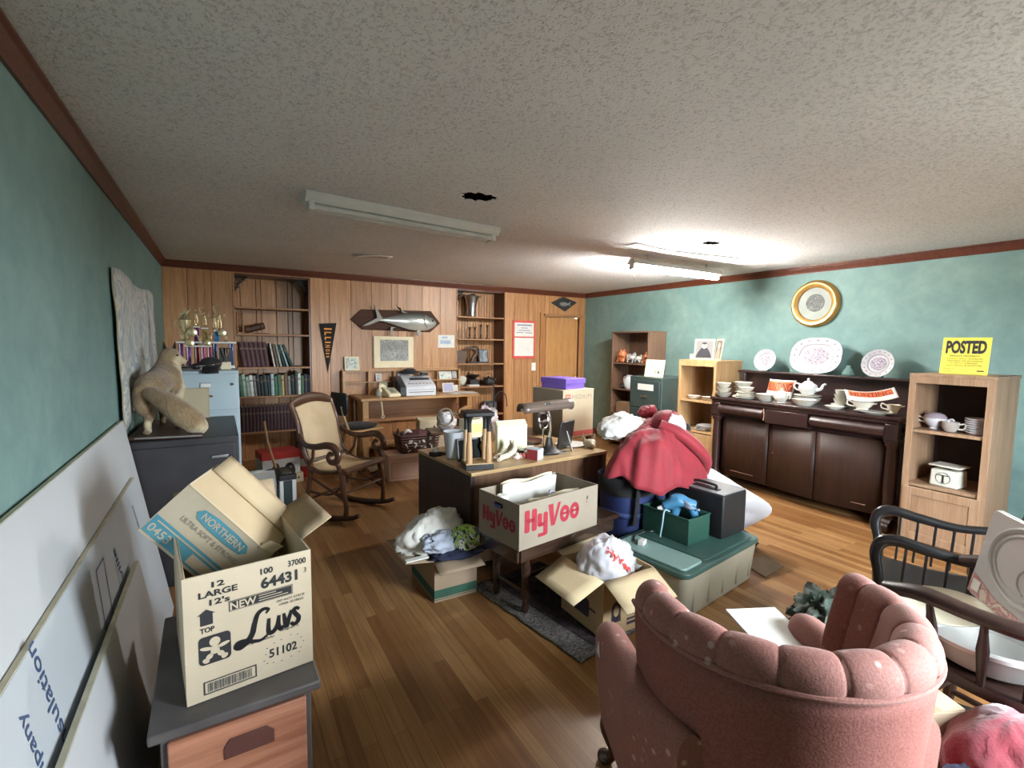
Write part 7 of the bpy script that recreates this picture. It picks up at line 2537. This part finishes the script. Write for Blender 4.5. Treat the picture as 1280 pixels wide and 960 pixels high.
bm2 = MB().grid(bagpt, 40, 14, cu=True)
bm2.add([bagpt(i / 40, 0) for i in range(40)], [tuple(range(39, -1, -1))]).add([bagpt(i / 40, .93) for i in range(40)], [tuple(range(40))])
bm2.build('bag_body', nvy, bt_, smooth=50)
MB().grid(lambda u, v: bagpt(u, .80 + .20 * v) * 1.0 + V((cos(2 * pi * u) * .006, sin(2 * pi * u) * .006, 0)), 40, 2, cu=True).build('black_trim', M['blackmatte'], bt_, solid=.004)
sp3 = MB()
for x in (-.21, .0):
    sp3.tube(spline([(x, -.168, .30), (x, -.186, .45), (x, -.196, .58), (x + .02, -.20, .655), (x + .08, -.19, .665)], 6), .020, 8, flat=.25, up=(0, 1, 0))
sp3.build('strap', M['blackmatte'], bt_)
MB().grid(lambda u, v: bagpt(u, .55 + .06 * v) + V((cos(2 * pi * u) * .004, sin(2 * pi * u) * .004, 0)), 40, 1, cu=True).build('pocket_seam', mk('bag_seam', (.04, .07, .2), .7), bt_, solid=.002)

redc = mk('jacket_red', (.25, .014, .024), .75, 0, .14, 10, .25, 70, sheen=.15)




def ridge(x, y, z):
    return 1 - min(1.0, abs(noise.noise(V((x, y, z)))) * 2.6)


def jacket(u, v):
    th, r = 2 * pi * u, .001 + .999 * v
    c, s_ = cos(th), sin(th)
    n1 = noise.noise(V((c * 1.7, s_ * 1.7, 3.1 + r)))
    rx = .42 * (1 + .12 * n1)
    ry = (.21 if s_ > 0 else .26) * (1 + .12 * n1)
    k = r ** .85
    x, y = c * rx * k, s_ * ry * k
    hem = .11 + .06 * max(0, -s_) + .05 * max(0, c) + .05 * noise.noise(V((c * 2.5, s_ * 2.5, 9)))
    z = .20 * (1 - r ** 2.4) - hem * r ** 5 + .03 * c * (1 - r)
    z += .045 * math.exp(-((x - .05) / .13) ** 2 - ((y - .03) / .10) ** 2)
    fold = .030 * noise.noise(V((c * 2.2, s_ * 2.2, r * 1.3))) + .024 * ridge(c * 2.6 + x * 2, s_ * 2.6, 5 + y * 3)
    wr = .016 * ridge((x * .8 + y) * 7, (x - y) * 2.2, 8) + .010 * ridge((x - y * .5) * 11, y * 4, 2)
    q = V((x, y, z))
    nrm = V((c * .6 * r, s_ * r, 1.05 - r)).normalized()
    return q + nrm * (fold * r + wr)


jk = MB().grid(jacket, 110, 44, cu=True)
o = jk.build('red_jacket', redc, None, solid=.010, smooth=80)
o.location = (2.64, 2.36, .715)
o.rotation_euler = (0, radians(2), radians(8))
MB().tube(spline([(-.05, -.05, .235), (.02, -.14, .19), (.12, -.22, .10), (.24, -.235, .0), (.30, -.20, -.10)], 8), rlist([.05, .062, .066, .062, .05], 33), 16, flat=.7).build('sleeve', redc, o, smooth=60)
tag(o, 'red jacket heaped over the dark blue bag beside the desk', 'jacket')
o = heap((0, 0, 0), (.17, .13, .085), .2, 1.8, 51, 44, 24, .8, .6).build('white_shirt', mk('white_shirt', (.74, .73, .69), .9, 0, .04, 8, .3, 60), None, loc=(2.48, 2.56, .90), rot=(0, -.25, .3), smooth=80)
tag(o, 'white shirt heaped behind the red jacket on the blue bag', 'shirt')
cpx = thing('red_white_cap', 'red cap with a white printed front panel on top of the red jacket', 'cap', (2.72, 2.34, .915), radians(20), None, (radians(18), radians(8), radians(0)))
MB().lathe([(.125, -.03), (.125, 0), (.115, .05), (.085, .095), (.045, .118), (0, .124)], seg=28).build('crown', redc, cpx)
MB().grid(lambda u, v: V((.1275 * sin((u - .5) * 2.0) * cos(v * 1.15), -.1275 * cos((u - .5) * 2.0) * cos(v * 1.15), .005 + .125 * sin(v * 1.15))), 14, 10).build('white_panel', patches('cap_print', [(.70, .66, .66), (.55, .22, .24), (.72, .70, .70), (.66, .45, .46)], 22, .8, 0, 2), cpx, solid=.003)
MB().ball((0, 0, .126), (.012, .012, .007)).build('button', redc, cpx)
MB().tube(spline([(.11, -.05, .0), (.12, .0, .03), (.10, .06, .03)], 6), .010, 8, flat=.4).build('dark_strap', M['blackmatte'], cpx)
o = heap((0, 0, 0), (.07, .06, .055), .25, 2.0, 53, 32, 20, .8, .6).build('red_sleeve_end', redc, None, loc=(2.76, 2.56, .985), smooth=80)
tag(o, 'red bunched cloth behind the white printed cap', 'cloth')
o = heap((0, 0, 0), (.095, .05, .035), .2, 2.0, 54, 32, 20, .8, .6).build('black_glove', M['blackmatte'], None, loc=(2.90, 2.36, .905), rot=(0, .35, .2), smooth=80)
tag(o, 'black glove lying on the red jacket beside the printed cap', 'glove')

# white pillow behind the black case
pil = thing('white_pillow', 'white pillow propped behind the black case beside the sideboard', 'pillow', (3.16, 2.24, .33), 0, None, (radians(-52), radians(30), radians(-28)))


def pilpt(u, v):
    a, th = 2 * pi * u, pi * (.001 + .998 * v)
    c, s = cos(a), sin(a)
    p = 4.5
    q = (abs(c) ** p + abs(s) ** p) ** (-1 / p)
    rr = sin(th) ** .6
    cor = (abs(c * s) * 2) ** 3
    return V((c * q * .34 * rr * (1 + .10 * cor * rr), s * q * .24 * rr * (1 + .08 * cor * rr), cos(th) * .085 * (1 - .55 * cor * rr) + .008 * noise.noise(V((c * 3, s * 3, th * 2)))))


MB().grid(pilpt, 56, 24, cu=True).build('pillow_body', mk('pillow_white', (.72, .72, .76), .9, 0, .03, 6, .25, 40), pil, smooth=80)
o = heap((0, 0, 0), (.23, .20, .075), .14, 1.7, 61, 36, 18, .5, .2).build('dark_duffel', M['blackmatte'], None, loc=(3.22, 2.18, .045), smooth=80)
tag(o, 'dark cloth bag on the floor under the white pillow', 'bag')
o = MB().prism([(0, 0), (.26, .05), (.30, .22), (.05, .22)], .006, (0, 0, 0), (1, 0, 0), (0, 1, 0)).build('brown_card_sheet', card_mat('brown_sheet', (.20, .14, .09)), None, loc=(2.99, 1.72, .002), rot=(0, 0, radians(-4)))
tag(o, 'flat brown cardboard on the floor by the tan tote corner', 'cardboard')

# ------------------------------------------------------------------ channel-back armchair, seen from behind
chm, nt, bs = _nt('rose_damask')
vec = coords(nt)
v = N(nt, 'TexVoronoi')
v.inputs['Scale'].default_value = 26
nt.links.new(vec, v.inputs['Vector'])
spots = ramp(nt, v.outputs['Distance'], ((.16, (1, 1, 1)), (.26, (0, 0, 0))))
cl_ = noise_f(nt, vec, 5, 3)
gate = ramp(nt, cl_, ((.50, (0, 0, 0)), (.62, (1, 1, 1))))
both = mixc(nt, 1.0, spots, gate, 'MULTIPLY')
weave = noise_f(nt, vec, 190, 2, .6)
base = ramp(nt, weave, ((.3, (.22, .080, .062)), (.7, (.33, .132, .105))))
nt.links.new(mixc(nt, both, base, (.50, .30, .26)), bs.inputs['Base Color'])
bs.inputs['Roughness'].default_value = .8
bs.inputs['Sheen Weight'].default_value = .12
add_bump(nt, bs, weave, .35, .002)
plain, nt, bs = _nt('rose_weave')
vec = coords(nt)
weave = noise_f(nt, vec, 170, 2, .6)
nt.links.new(ramp(nt, weave, ((.3, (.185, .058, .045)), (.7, (.285, .10, .08)))), bs.inputs['Base Color'])
bs.inputs['Roughness'].default_value = .85
add_bump(nt, bs, weave, .4, .002)

ac = thing('channel_armchair', 'rose upholstered channel-back armchair with dark carved legs, seen from behind', 'armchair', (1.30, .735, 0), radians(-26))
HWD, HB = .355, .365        # half width and depth of the back's curve


def ctr(t):
    """plan curve of the back's outside, t from -1 (one wing) through 0 (back) to 1; returns point and outward normal"""
    a = t * 1.18
    if abs(t) <= .80:
        ang = (t / .80) * (pi / 2)
        p = V((HWD * sin(ang) ** 1.0 if True else 0, -HB * cos(ang), 0))
        n_ = V((sin(ang) / HWD, -cos(ang) / HB, 0)).normalized()
        p.y = -HB * (cos(ang))
    else:
        s = 1 if t > 0 else -1
        k = (abs(t) - .80) / .20
        p = V((s * (HWD - .004 * k), .085 * k, 0))
        n_ = V((s, 0, 0))
    return p, n_


NCH = 11
TOPZ = .80


def topz(t):
    return TOPZ + .03 * (1 - min(1, abs(t)) ** 2) * 0 + .012 * cos(t * pi)


def lump(t):
    x = (t * .5 + .5) * NCH
    return abs(sin(pi * x)) ** .42


def outer(u, v):
    t = -1 + 2 * u
    p, n_ = ctr(t)
    z = .20 + (topz(t) - .035 - .20) * v
    inset = .05 * (1 - v) ** 1.3
    q = p - n_ * inset
    return V((q.x, q.y, z))


MB().grid(outer, 72, 12).build('outer_back', plain, ac, smooth=60, solid=.01)
pip = [ctr(-1 + 2 * i / 72)[0] + ctr(-1 + 2 * i / 72)[1] * .008 + V((0, 0, topz(-1 + 2 * i / 72) - .034)) for i in range(73)]
MB().tube(pip, .0075, 8).build('piping', chm, ac)


def roll(u, v):
    t = -1 + 2 * u
    p, n_ = ctr(t)
    k = lump(t)
    zt = topz(t)
    endk = min(1.0, (1 - abs(t)) / .035)
    endk = sqrt(max(0.0, endk * (2 - endk)))
    rad = (.042 + .009 * k) * (.40 + .60 * endk)
    if v < .45:          # over the top: from the outside piping round to the inner face
        a = lerp(-.30, pi * .98, v / .45)
        c = p - n_ * .040 + V((0, 0, zt - .018))
        q = c + n_ * (cos(a) * rad * 1.0) + V((0, 0, sin(a) * rad * 1.12))
        return q
    w = (v - .45) / .55  # down the inside to the seat
    inn = .040 + rad * 1.0 + .05 * sin(w * pi * .55)
    z = lerp(zt - .018, .42, w)
    return p - n_ * inn + V((0, 0, z))


MB().grid(roll, 220, 44).build('channel_back', chm, ac, smooth=75)


def arm_mesh(s):
    """padded arm running forward from the wing, front end rounded"""
    mb = MB()

    def fn(u, v):
        y = lerp(-.20, .36, u)
        bk = max(0.0, -y) / .20
        w = .062 * (1 - .15 * u) * (1 - .45 * bk)
        xc = .355 - .045 * bk
        f = min(1.0, (1 - u) / .16)
        f = sqrt(max(0.0, f * (2 - f)))
        a = 2 * pi * v
        h = .565 - .02 * u
        zc = h - .055
        if sin(a) >= 0:
            return V((s * xc + cos(a) * w * (.4 + .6 * f), y, zc + sin(a) * .065 * (.3 + .7 * f)))
        return V((s * (xc - .02 * -sin(a)) + cos(a) * w * (.55 + .45 * f), y - .03 * (1 - f) * 0, lerp(zc, .20, min(1, -sin(a) * 1.4))))
    mb.grid(fn, 28, 32, cv=True)
    e = [fn(1, k / 32) for k in range(32)]
    mb.add(e, [tuple(range(32))])
    mb.add([fn(0, k / 32) for k in range(32)], [tuple(range(31, -1, -1))])
    return mb


for s in (-1, 1):
    arm_mesh(s).build('arm', chm, ac, smooth=60)
    MB().tube(spline([(s * .355 + .05, .355, .50), (s * .355 + .055, .36, .38), (s * .345 + .05, .35, .22)], 6), .006, 8).build('arm_piping', chm, ac)
MB().box((0, .02, .27), (.62, .64, .16)).build('seat_base', plain, ac, bevel=.03, bseg=3)
MB().grid(lambda u, v: V((.285 * cos(2 * pi * u) * (abs(cos(2 * pi * u)) ** 4 + abs(sin(2 * pi * u)) ** 4) ** -.25 * sin(pi * (.001 + .998 * v)) ** .35,
                          .05 + .31 * sin(2 * pi * u) * (abs(cos(2 * pi * u)) ** 4 + abs(sin(2 * pi * u)) ** 4) ** -.25 * sin(pi * (.001 + .998 * v)) ** .35,
                          .40 + .07 * cos(pi * v))), 48, 16, cu=True).build('seat_cushion', chm, ac, smooth=60)
legm = wood('armchair_leg', (.03, .012, .008), (.06, .025, .016), 'Z', 1, .3, coat=.3)
for s in (-1, 1):
    MB().tube(spline([(s * .31, .30, .235), (s * .335, .325, .19), (s * .345, .34, .14), (s * .325, .325, .07), (s * .33, .335, .035), (s * .345, .355, .018)], 6), rlist([.036, .034, .026, .017, .018, .026], 31), 12).ball((s * .345, .357, .017), (.028, .032, .017)).build('front_leg', legm, ac)
    MB().tube([(s * .27, -.26, .24), (s * .29, -.30, .10), (s * .30, -.33, .004)], [.028, .022, .018], 10).build('rear_leg', legm, ac)
ik_ = MB().prism([(0, 0), (.03, .005), (.012, .05)], .002, (-.412, .24, .475), (0, 1, 0), (0, 0, 1)).build('torn_welt', M['paper'], ac)

# board on the seat, boxes and cloth beside the armchair
o = MB().box((0, 0, .004), (.20, .30, .007)).build('white_card', M['paper'], None, loc=(1.66, .91, .478), rot=(radians(2), 0, radians(-26)))
tag(o, 'white flat board lying on the armchair seat and jutting out over its front edge', 'board')
sbx = thing('side_carton', 'tan closed carton beside the armchair, green garment on it', 'carton', (1.91, .735, 0), radians(-25))
sbt = card_mat('side_card', (.46, .36, .25))
MB().box((0, 0, .205), (.21, .52, .41)).build('carton_body', sbt, sbx, bevel=.003)
for s in (-1, 1):
    MB().box((s * .0525, 0, .4125), (.103, .52, .005)).build('flap', sbt, sbx)
MB().box((0, 0, .4162), (.05, .52, .001)).build('tape', mk('brown_tape', (.36, .26, .16), .35), sbx)
dgr = mk('dark_green_cloth', (.040, .062, .046), .7, 0, .3, 10, .25, 60)
o = heap((0, 0, 0), (.135, .11, .085), .34, 2.4, 71, 64, 36, 1.1, 1.0).build('green_jacket', dgr, None, loc=(1.955, .86, .462), rot=(0, 0, .2), smooth=80)
tag(o, 'crumpled dark green jacket on the tan carton beside the armchair', 'jacket')
rf = thing('laundry_basket', 'low dark basket beside the carton holding red and blue clothes', 'basket', (1.80, .335, 0))
MB().lathe([(0, .003), (.13, .003), (.16, .30), (.17, .31), (.155, .30), (.125, .015), (0, .012)], seg=28, sx=1.12, sy=.75).build('basket_wall', M['blackmatte'], rf)
o = heap((0, 0, 0), (.20, .125, .12), .13, 1.7, 73, 48, 28, .6, .6).build('red_fleece', mk('fleece_red', (.13, .005, .014), .95, 0, .15, 12, .5, 110, sheen=.3), None, loc=(1.835, .35, .345), smooth=80)
tag(o, 'crimson fleece piled in the dark basket beside the carton', 'fleece')
o = heap((0, 0, 0), (.085, .075, .08), .18, 2.0, 74, 40, 22, .6, .6).build('blue_jeans', mk('denim', (.06, .10, .19), .9, 0, .2, 12, .5, 140), None, loc=(1.655, .36, .315), smooth=80)
tag(o, 'folded blue denim in the dark basket beside the crimson fleece', 'jeans')

# ------------------------------------------------------------------ black rocking chair and captain's chair
blk = mk('black_lacquer', (.011, .0105, .011), .28, 0, .2, 8, coat=.3)
br_ = thing('black_rocking_chair', 'black spindle-arm rocking chair before the oak bookcase', 'rocking chair', (2.775, .76, 0), radians(22))
SWD = .235
MB().grid(lambda u, v: V(((2 * u - 1) * (SWD - .01 + .012 * sin(pi * v)), lerp(-.22, .26, v), .42 + .035 * sin(pi * (v * 1.0)) * -.6 + .02 * (v > .92) * 0)), 14, 14).build('seat', blk, br_, solid=.034, bevel=.006)
MB().tube([(-SWD, .255, .405), (SWD, .255, .405)], .022, 10).build('seat_roll', blk, br_)
for s in (-1, 1):
    x = s * (SWD + .005)
    armp = spline([(x, -.22, .665), (x, -.05, .640), (x, .10, .655), (x, .20, .672), (x, .255, .655), (x, .275, .60), (x, .262, .52), (x, .25, .42)], 7)
    MB().tube(armp, rlist([.02, .02, .024, .026, .026, .023, .020, .02], len(armp)), 12, flat=.85, up=(1, 0, 0)).build('arm', blk, br_)
    for k in range(5):
        y = -.10 + k * .068
        MB().bar((x, y + .01, .425), (x, y, .65), .022, .010, up=(0, 1, 0)).build('arm_slat', blk, br_, bevel=.002)
    MB().tube(spline([(s * (SWD - .02), .22, .41), (s * (SWD), .25, .25), (s * SWD, .285, .055)], 6), .019, 10).build('front_leg', blk, br_)
    MB().tube([(s * (SWD - .03), -.17, .41), (s * (SWD - .01), -.20, .20), (s * SWD, -.23, .065)], .018, 10).build('rear_leg', blk, br_)
    MB().tube([(x, lerp(-.50, .46, k / 24), .016 + .20 * (lerp(-.50, .46, k / 24) - .02) ** 2) for k in range(25)], rlist([.012, .019, .021, .019, .014], 25), 8, flat=1.2).build('rocker', blk, br_)
    MB().tube(spline([(s * (SWD - .01), -.19, .43), (s * (SWD + .0), -.25, .68), (s * (SWD - .005), -.33, .93), (s * (SWD - .01), -.36, 1.08)], 6), .018, 10).build('back_post', blk, br_)
stt = MB()
for y, z in ((.262, .20), (-.21, .19)):
    stt.tube([(-SWD, y, z), (SWD, y, z)], .011, 8)
for s in (-1, 1):
    stt.tube([(s * SWD, .27, .15), (s * SWD, -.22, .14)], .010, 8)
stt.build('stretcher', blk, br_)
MB().prism([(-SWD - .01, 0), (SWD + .01, 0), (SWD + .02, .08), (.12, .14), (-.12, .14), (-SWD - .02, .08)], .022, (0, -.345, 1.0), (1, 0, 0), (0, -.2, 1)).build('crest_rail', blk, br_, bevel=.006)
for k in range(6):
    x = -.16 + k * .064
    MB().tube(spline([(x, -.19, .43), (x, -.245, .68), (x, -.345, 1.02)], 5), .009, 8).build('back_spindle', blk, br_)

cwd = wood('captain_chair', (.016, .007, .0055), (.036, .016, .011), 'Z', 1.2, .42)
cch = thing('captains_chair', "dark wooden captain's chair with a bent arm rail, a white tray on its seat", 'chair', (2.24, .455, 0), radians(-6))
MB().grid(lambda u, v: V((.235 * cos(2 * pi * u) * v * (abs(cos(2 * pi * u)) ** 3 + abs(sin(2 * pi * u)) ** 3) ** -.333, .02 + .225 * sin(2 * pi * u) * v * (abs(cos(2 * pi * u)) ** 3 + abs(sin(2 * pi * u)) ** 3) ** -.333, .43 - .012 * (1 - v))), 40, 8, cu=True).build('seat', cwd, cch, solid=.036, bevel=.006)
rail = spline([(-.265, .235, .655), (-.275, .12, .685), (-.28, -.02, .685), (-.25, -.15, .685), (-.15, -.235, .69), (0, -.265, .69), (.15, -.235, .69), (.25, -.15, .685), (.28, -.02, .685), (.275, .12, .685), (.265, .235, .655)], 8)
MB().tube(rail, rlist([.030, .036, .032, .034, .040, .042, .040, .034, .032, .036, .030], len(rail)), 12, flat=.7, up=(0, 0, 1)).build('arm_rail', cwd, cch)
crest = spline([(-.235, -.16, .72), (-.15, -.235, .735), (0, -.262, .74), (.15, -.235, .735), (.235, -.16, .72)], 8)
MB().tube(crest, rlist([.018, .038, .045, .038, .018], len(crest)), 12, flat=1.0, up=(0, 0, 1)).build('crest_rail', cwd, cch)
for k in range(11):
    t_ = k / 10
    p = rail[int(t_ * (len(rail) - 1) * .94 + .03 * len(rail))]
    q = V((p.x * .80, p.y * .86 + .01, .44))
    MB().tube([q, q.lerp(p, .35), q.lerp(p, .55), q.lerp(p, .75), p - V((0, 0, .012))], [.010, .014, .017, .012, .009], 10).build('spindle', cwd, cch)
for s in (-1, 1):
    MB().tube([(s * .16, .17, .42), (s * .19, .20, .25), (s * .215, .225, .004)], [.018, .024, .014], 10).build('leg', cwd, cch)
    MB().tube([(s * .15, -.13, .42), (s * .18, -.16, .25), (s * .20, -.19, .004)], [.018, .024, .014], 10).build('leg', cwd, cch)
stt = MB()
for y in (.205, -.165):
    stt.tube([(-.195, y, .19), (.195, y, .19)], .012, 8)
for s in (-1, 1):
    stt.tube([(s * .197, .21, .14), (s * .19, -.17, .14)], .012, 8)
stt.build('stretcher', cwd, cch)
MB().grid(lambda u, v: V((.275 - .01 * v, lerp(.20, -.10, u), lerp(.47, .655, v) - .05 * (1 - sin(pi * u)) * v)), 14, 6).build('arm_panel', mk('dark_rose_panel', (.075, .035, .035), .4), cch, solid=.010)

plas = mk('white_plastic', (.50, .50, .49), .28, 0, .03, 4)
iv = mk('ivory_plastic', (.84, .80, .64), .35, 0, .03)
tb_ = thing('white_basin', 'white glossy oval plastic basin on the seat of the captain\'s chair', 'basin', (2.21, .49, .4525))
MB().lathe([(0, .004), (.15, .004), (.165, .015), (.19, .085), (.203, .095), (.205, .088), (.212, .088), (.212, .10), (.195, .105), (.178, .085), (.152, .022), (0, .016)], seg=44, sx=1.0, sy=.95).build('basin_body', plas, tb_)
iv_ = MB().lathe([(0, 0), (.17, 0), (.19, .010), (.192, .016), (.17, .008), (0, .008)], seg=44, sy=.62).build('ivory_tray', iv, None, loc=(2.20, .615, .568), rot=(radians(4), radians(3), radians(-12)))
tag(iv_, 'ivory oval tray resting on the white basin by the rail of the captain\'s chair', 'tray')
ld = thing('plastic_lid_panel', 'white moulded plastic panel with an oval ridge and pink label, standing on the basin', 'lid', (2.44, .60, .572), 0, None, (radians(-10), 0, radians(220)))
MB().prism([(a, b) for a, b in rr2(.43, .34, .03)], .018, (0, 0, 0), (1, 0, 0), (0, 0, 1)).build('panel', plas, ld, bevel=.006)
for rx, rz, r in ((.19, .125, .009), (.165, .102, .005)):
    MB().tube([(.25 + rx * cos(a), -.018, .20 + rz * sin(a)) for a in  [2 * pi * k / 48 for k in range(48)]], r, 8, closed=True).build('oval_ridge', plas, ld)
MB().tube([(.27 + .05 * cos(a), -.018, .16 + .045 * sin(a)) for a in [2 * pi * k / 32 for k in range(24)]], .004, 6).build('moulded_arc', plas, ld)
lbm = patches('pink_label', [(.52, .28, .27), (.60, .42, .38), (.45, .22, .22), (.64, .55, .48)], 16, .4, 0)
MB().prism([(.01, .010), (.41, .010), (.41, .040), (.16, .045), (.012, .085)], .004, (0, -.0185, 0), (1, 0, 0), (0, 0, 1)).build('pink_label', lbm, ld)
MB().box((.05, -.024, .045), (.045, .002, .04)).build('label_panel', M['paper'], ld)

# ------------------------------------------------------------------ ceiling fixtures
tubeglow = emit('tube_glow', (1.0, .97, .92), TUBE_POWER)
fxm = mk('fixture_white', (.74, .73, .70), .4, 0, .04)


def fixture(label, x0, x1, y, lit, chain=False, low=0.0):
    """shop-light fixture: housing, two end brackets, tube; hung 'low' below the ceiling"""
    t = thing('fluorescent_light', label, 'ceiling light', (0, 0, 0))
    zc = H - .001 - low
    MB().prism([(-.028, 0), (.028, 0), (.062, -.05), (.062, -.055), (.02, -.05), (-.02, -.05), (-.062, -.055), (-.062, -.05)], x1 - x0, (x0, y, zc), (0, 1, 0), (0, 0, 1)).build('housing', fxm, t, bevel=.003)
    if low:
        s = MB()
        for x in (x0 + .2, x1 - .2):
            s.cyl((x, y, zc), (x, y, H), .012)
        s.build('stem', M['steel'], t)
    for x in (x0 + .012, x1 - .012):
        MB().box((x, y, zc - .075), (.022, .05, .05)).build('lamp_holder', fxm, t, bevel=.004)
    MB().tube([(x0 + .024, y, zc - .085), (x1 - .024, y, zc - .085)], .019, 16).build('tube', lit or M['white'], t)
    if chain:
        p = MB().tube([(x0 + .02, y - .02, zc - .05), (x0 + .02, y - .022, zc - .17)], .0025, 6)
        p.lathe([(0, -.20), (.006, -.20), (.004, -.17), (0, -.168)], (x0 + .02, y - .022, zc), 10)
        p.build('pull_chain', M['white'], t)
    return t


fixture('lit fluorescent tube light hanging near the teal wall, pull chain at one end', 3.32, 4.60, 3.35, tubeglow, True, .045)
t = thing('fluorescent_light', 'unlit white fluorescent fixture on the ceiling between the ragged hole and the panelling', 'ceiling light', (0, 0, 0))
A_, B_ = V((.44, 3.07, H - .001)), V((1.80, 3.24, H - .001))
dirv = (B_ - A_).normalized()
side = V((-dirv.y, dirv.x, 0))
MB().prism([(-.075, 0), (.075, 0), (.075, -.022), (.045, -.058), (-.045, -.058), (-.075, -.022)], (B_ - A_).length, tuple(A_), tuple(side), (0, 0, 1)).xform(Matrix.Identity(4)).build('housing', fxm, t, bevel=.003)
dl_ = side.cross(V((0, 0, 1)))
sg_ = 1 if dl_.dot(dirv) > 0 else -1
for q in (.03, .97):
    p = A_ + dl_ * ((B_ - A_).length * q)
    MB().box((p.x, p.y, p.z - .075), (.03, .12, .05)).build('lamp_holder', fxm, t, bevel=.004)
p, q = A_ + dl_ * .05, A_ + dl_ * ((B_ - A_).length - .05)
for o_ in (-.035, .035):
    MB().tube([p + side * o_ + V((0, 0, -.078)), q + side * o_ + V((0, 0, -.078))], .018, 14).build('tube', mk('dark_tube_%d' % (o_ > 0), (.62, .61, .58), .3), t)
m_ = MB().box((p.x + .05, p.y + .006, H - .003), (.03, .17, .004))
# peeling tile and the ripple in the ceiling by the lit tube
pl_ = MB().grid(lambda u, v: V((1.16 + .36 * u, 4.83 + .16 * v, H - .004 - .035 * (1 - u) ** 3 * (1 - .4 * v))), 12, 5).build('peeling_ceiling_tile', mk('tile_paper', (.62, .58, .50), .9, 0, .06), None, solid=.004)
tag(pl_, 'corner of a ceiling tile curling down near the panelling', 'ceiling tile')
rp_ = MB().grid(lambda u, v: V((3.0 + 1.5 * u, 2.98 + .13 * v + .05 * sin(u * 5), H - .0015 - .014 * sin(pi * v) * sin(pi * u))), 30, 8).build('sagging_ceiling_paper', M['ceiling'], None, smooth=60, solid=.002)
tag(rp_, 'sagging strip of ceiling paper beside the lit tube', 'ceiling tile')
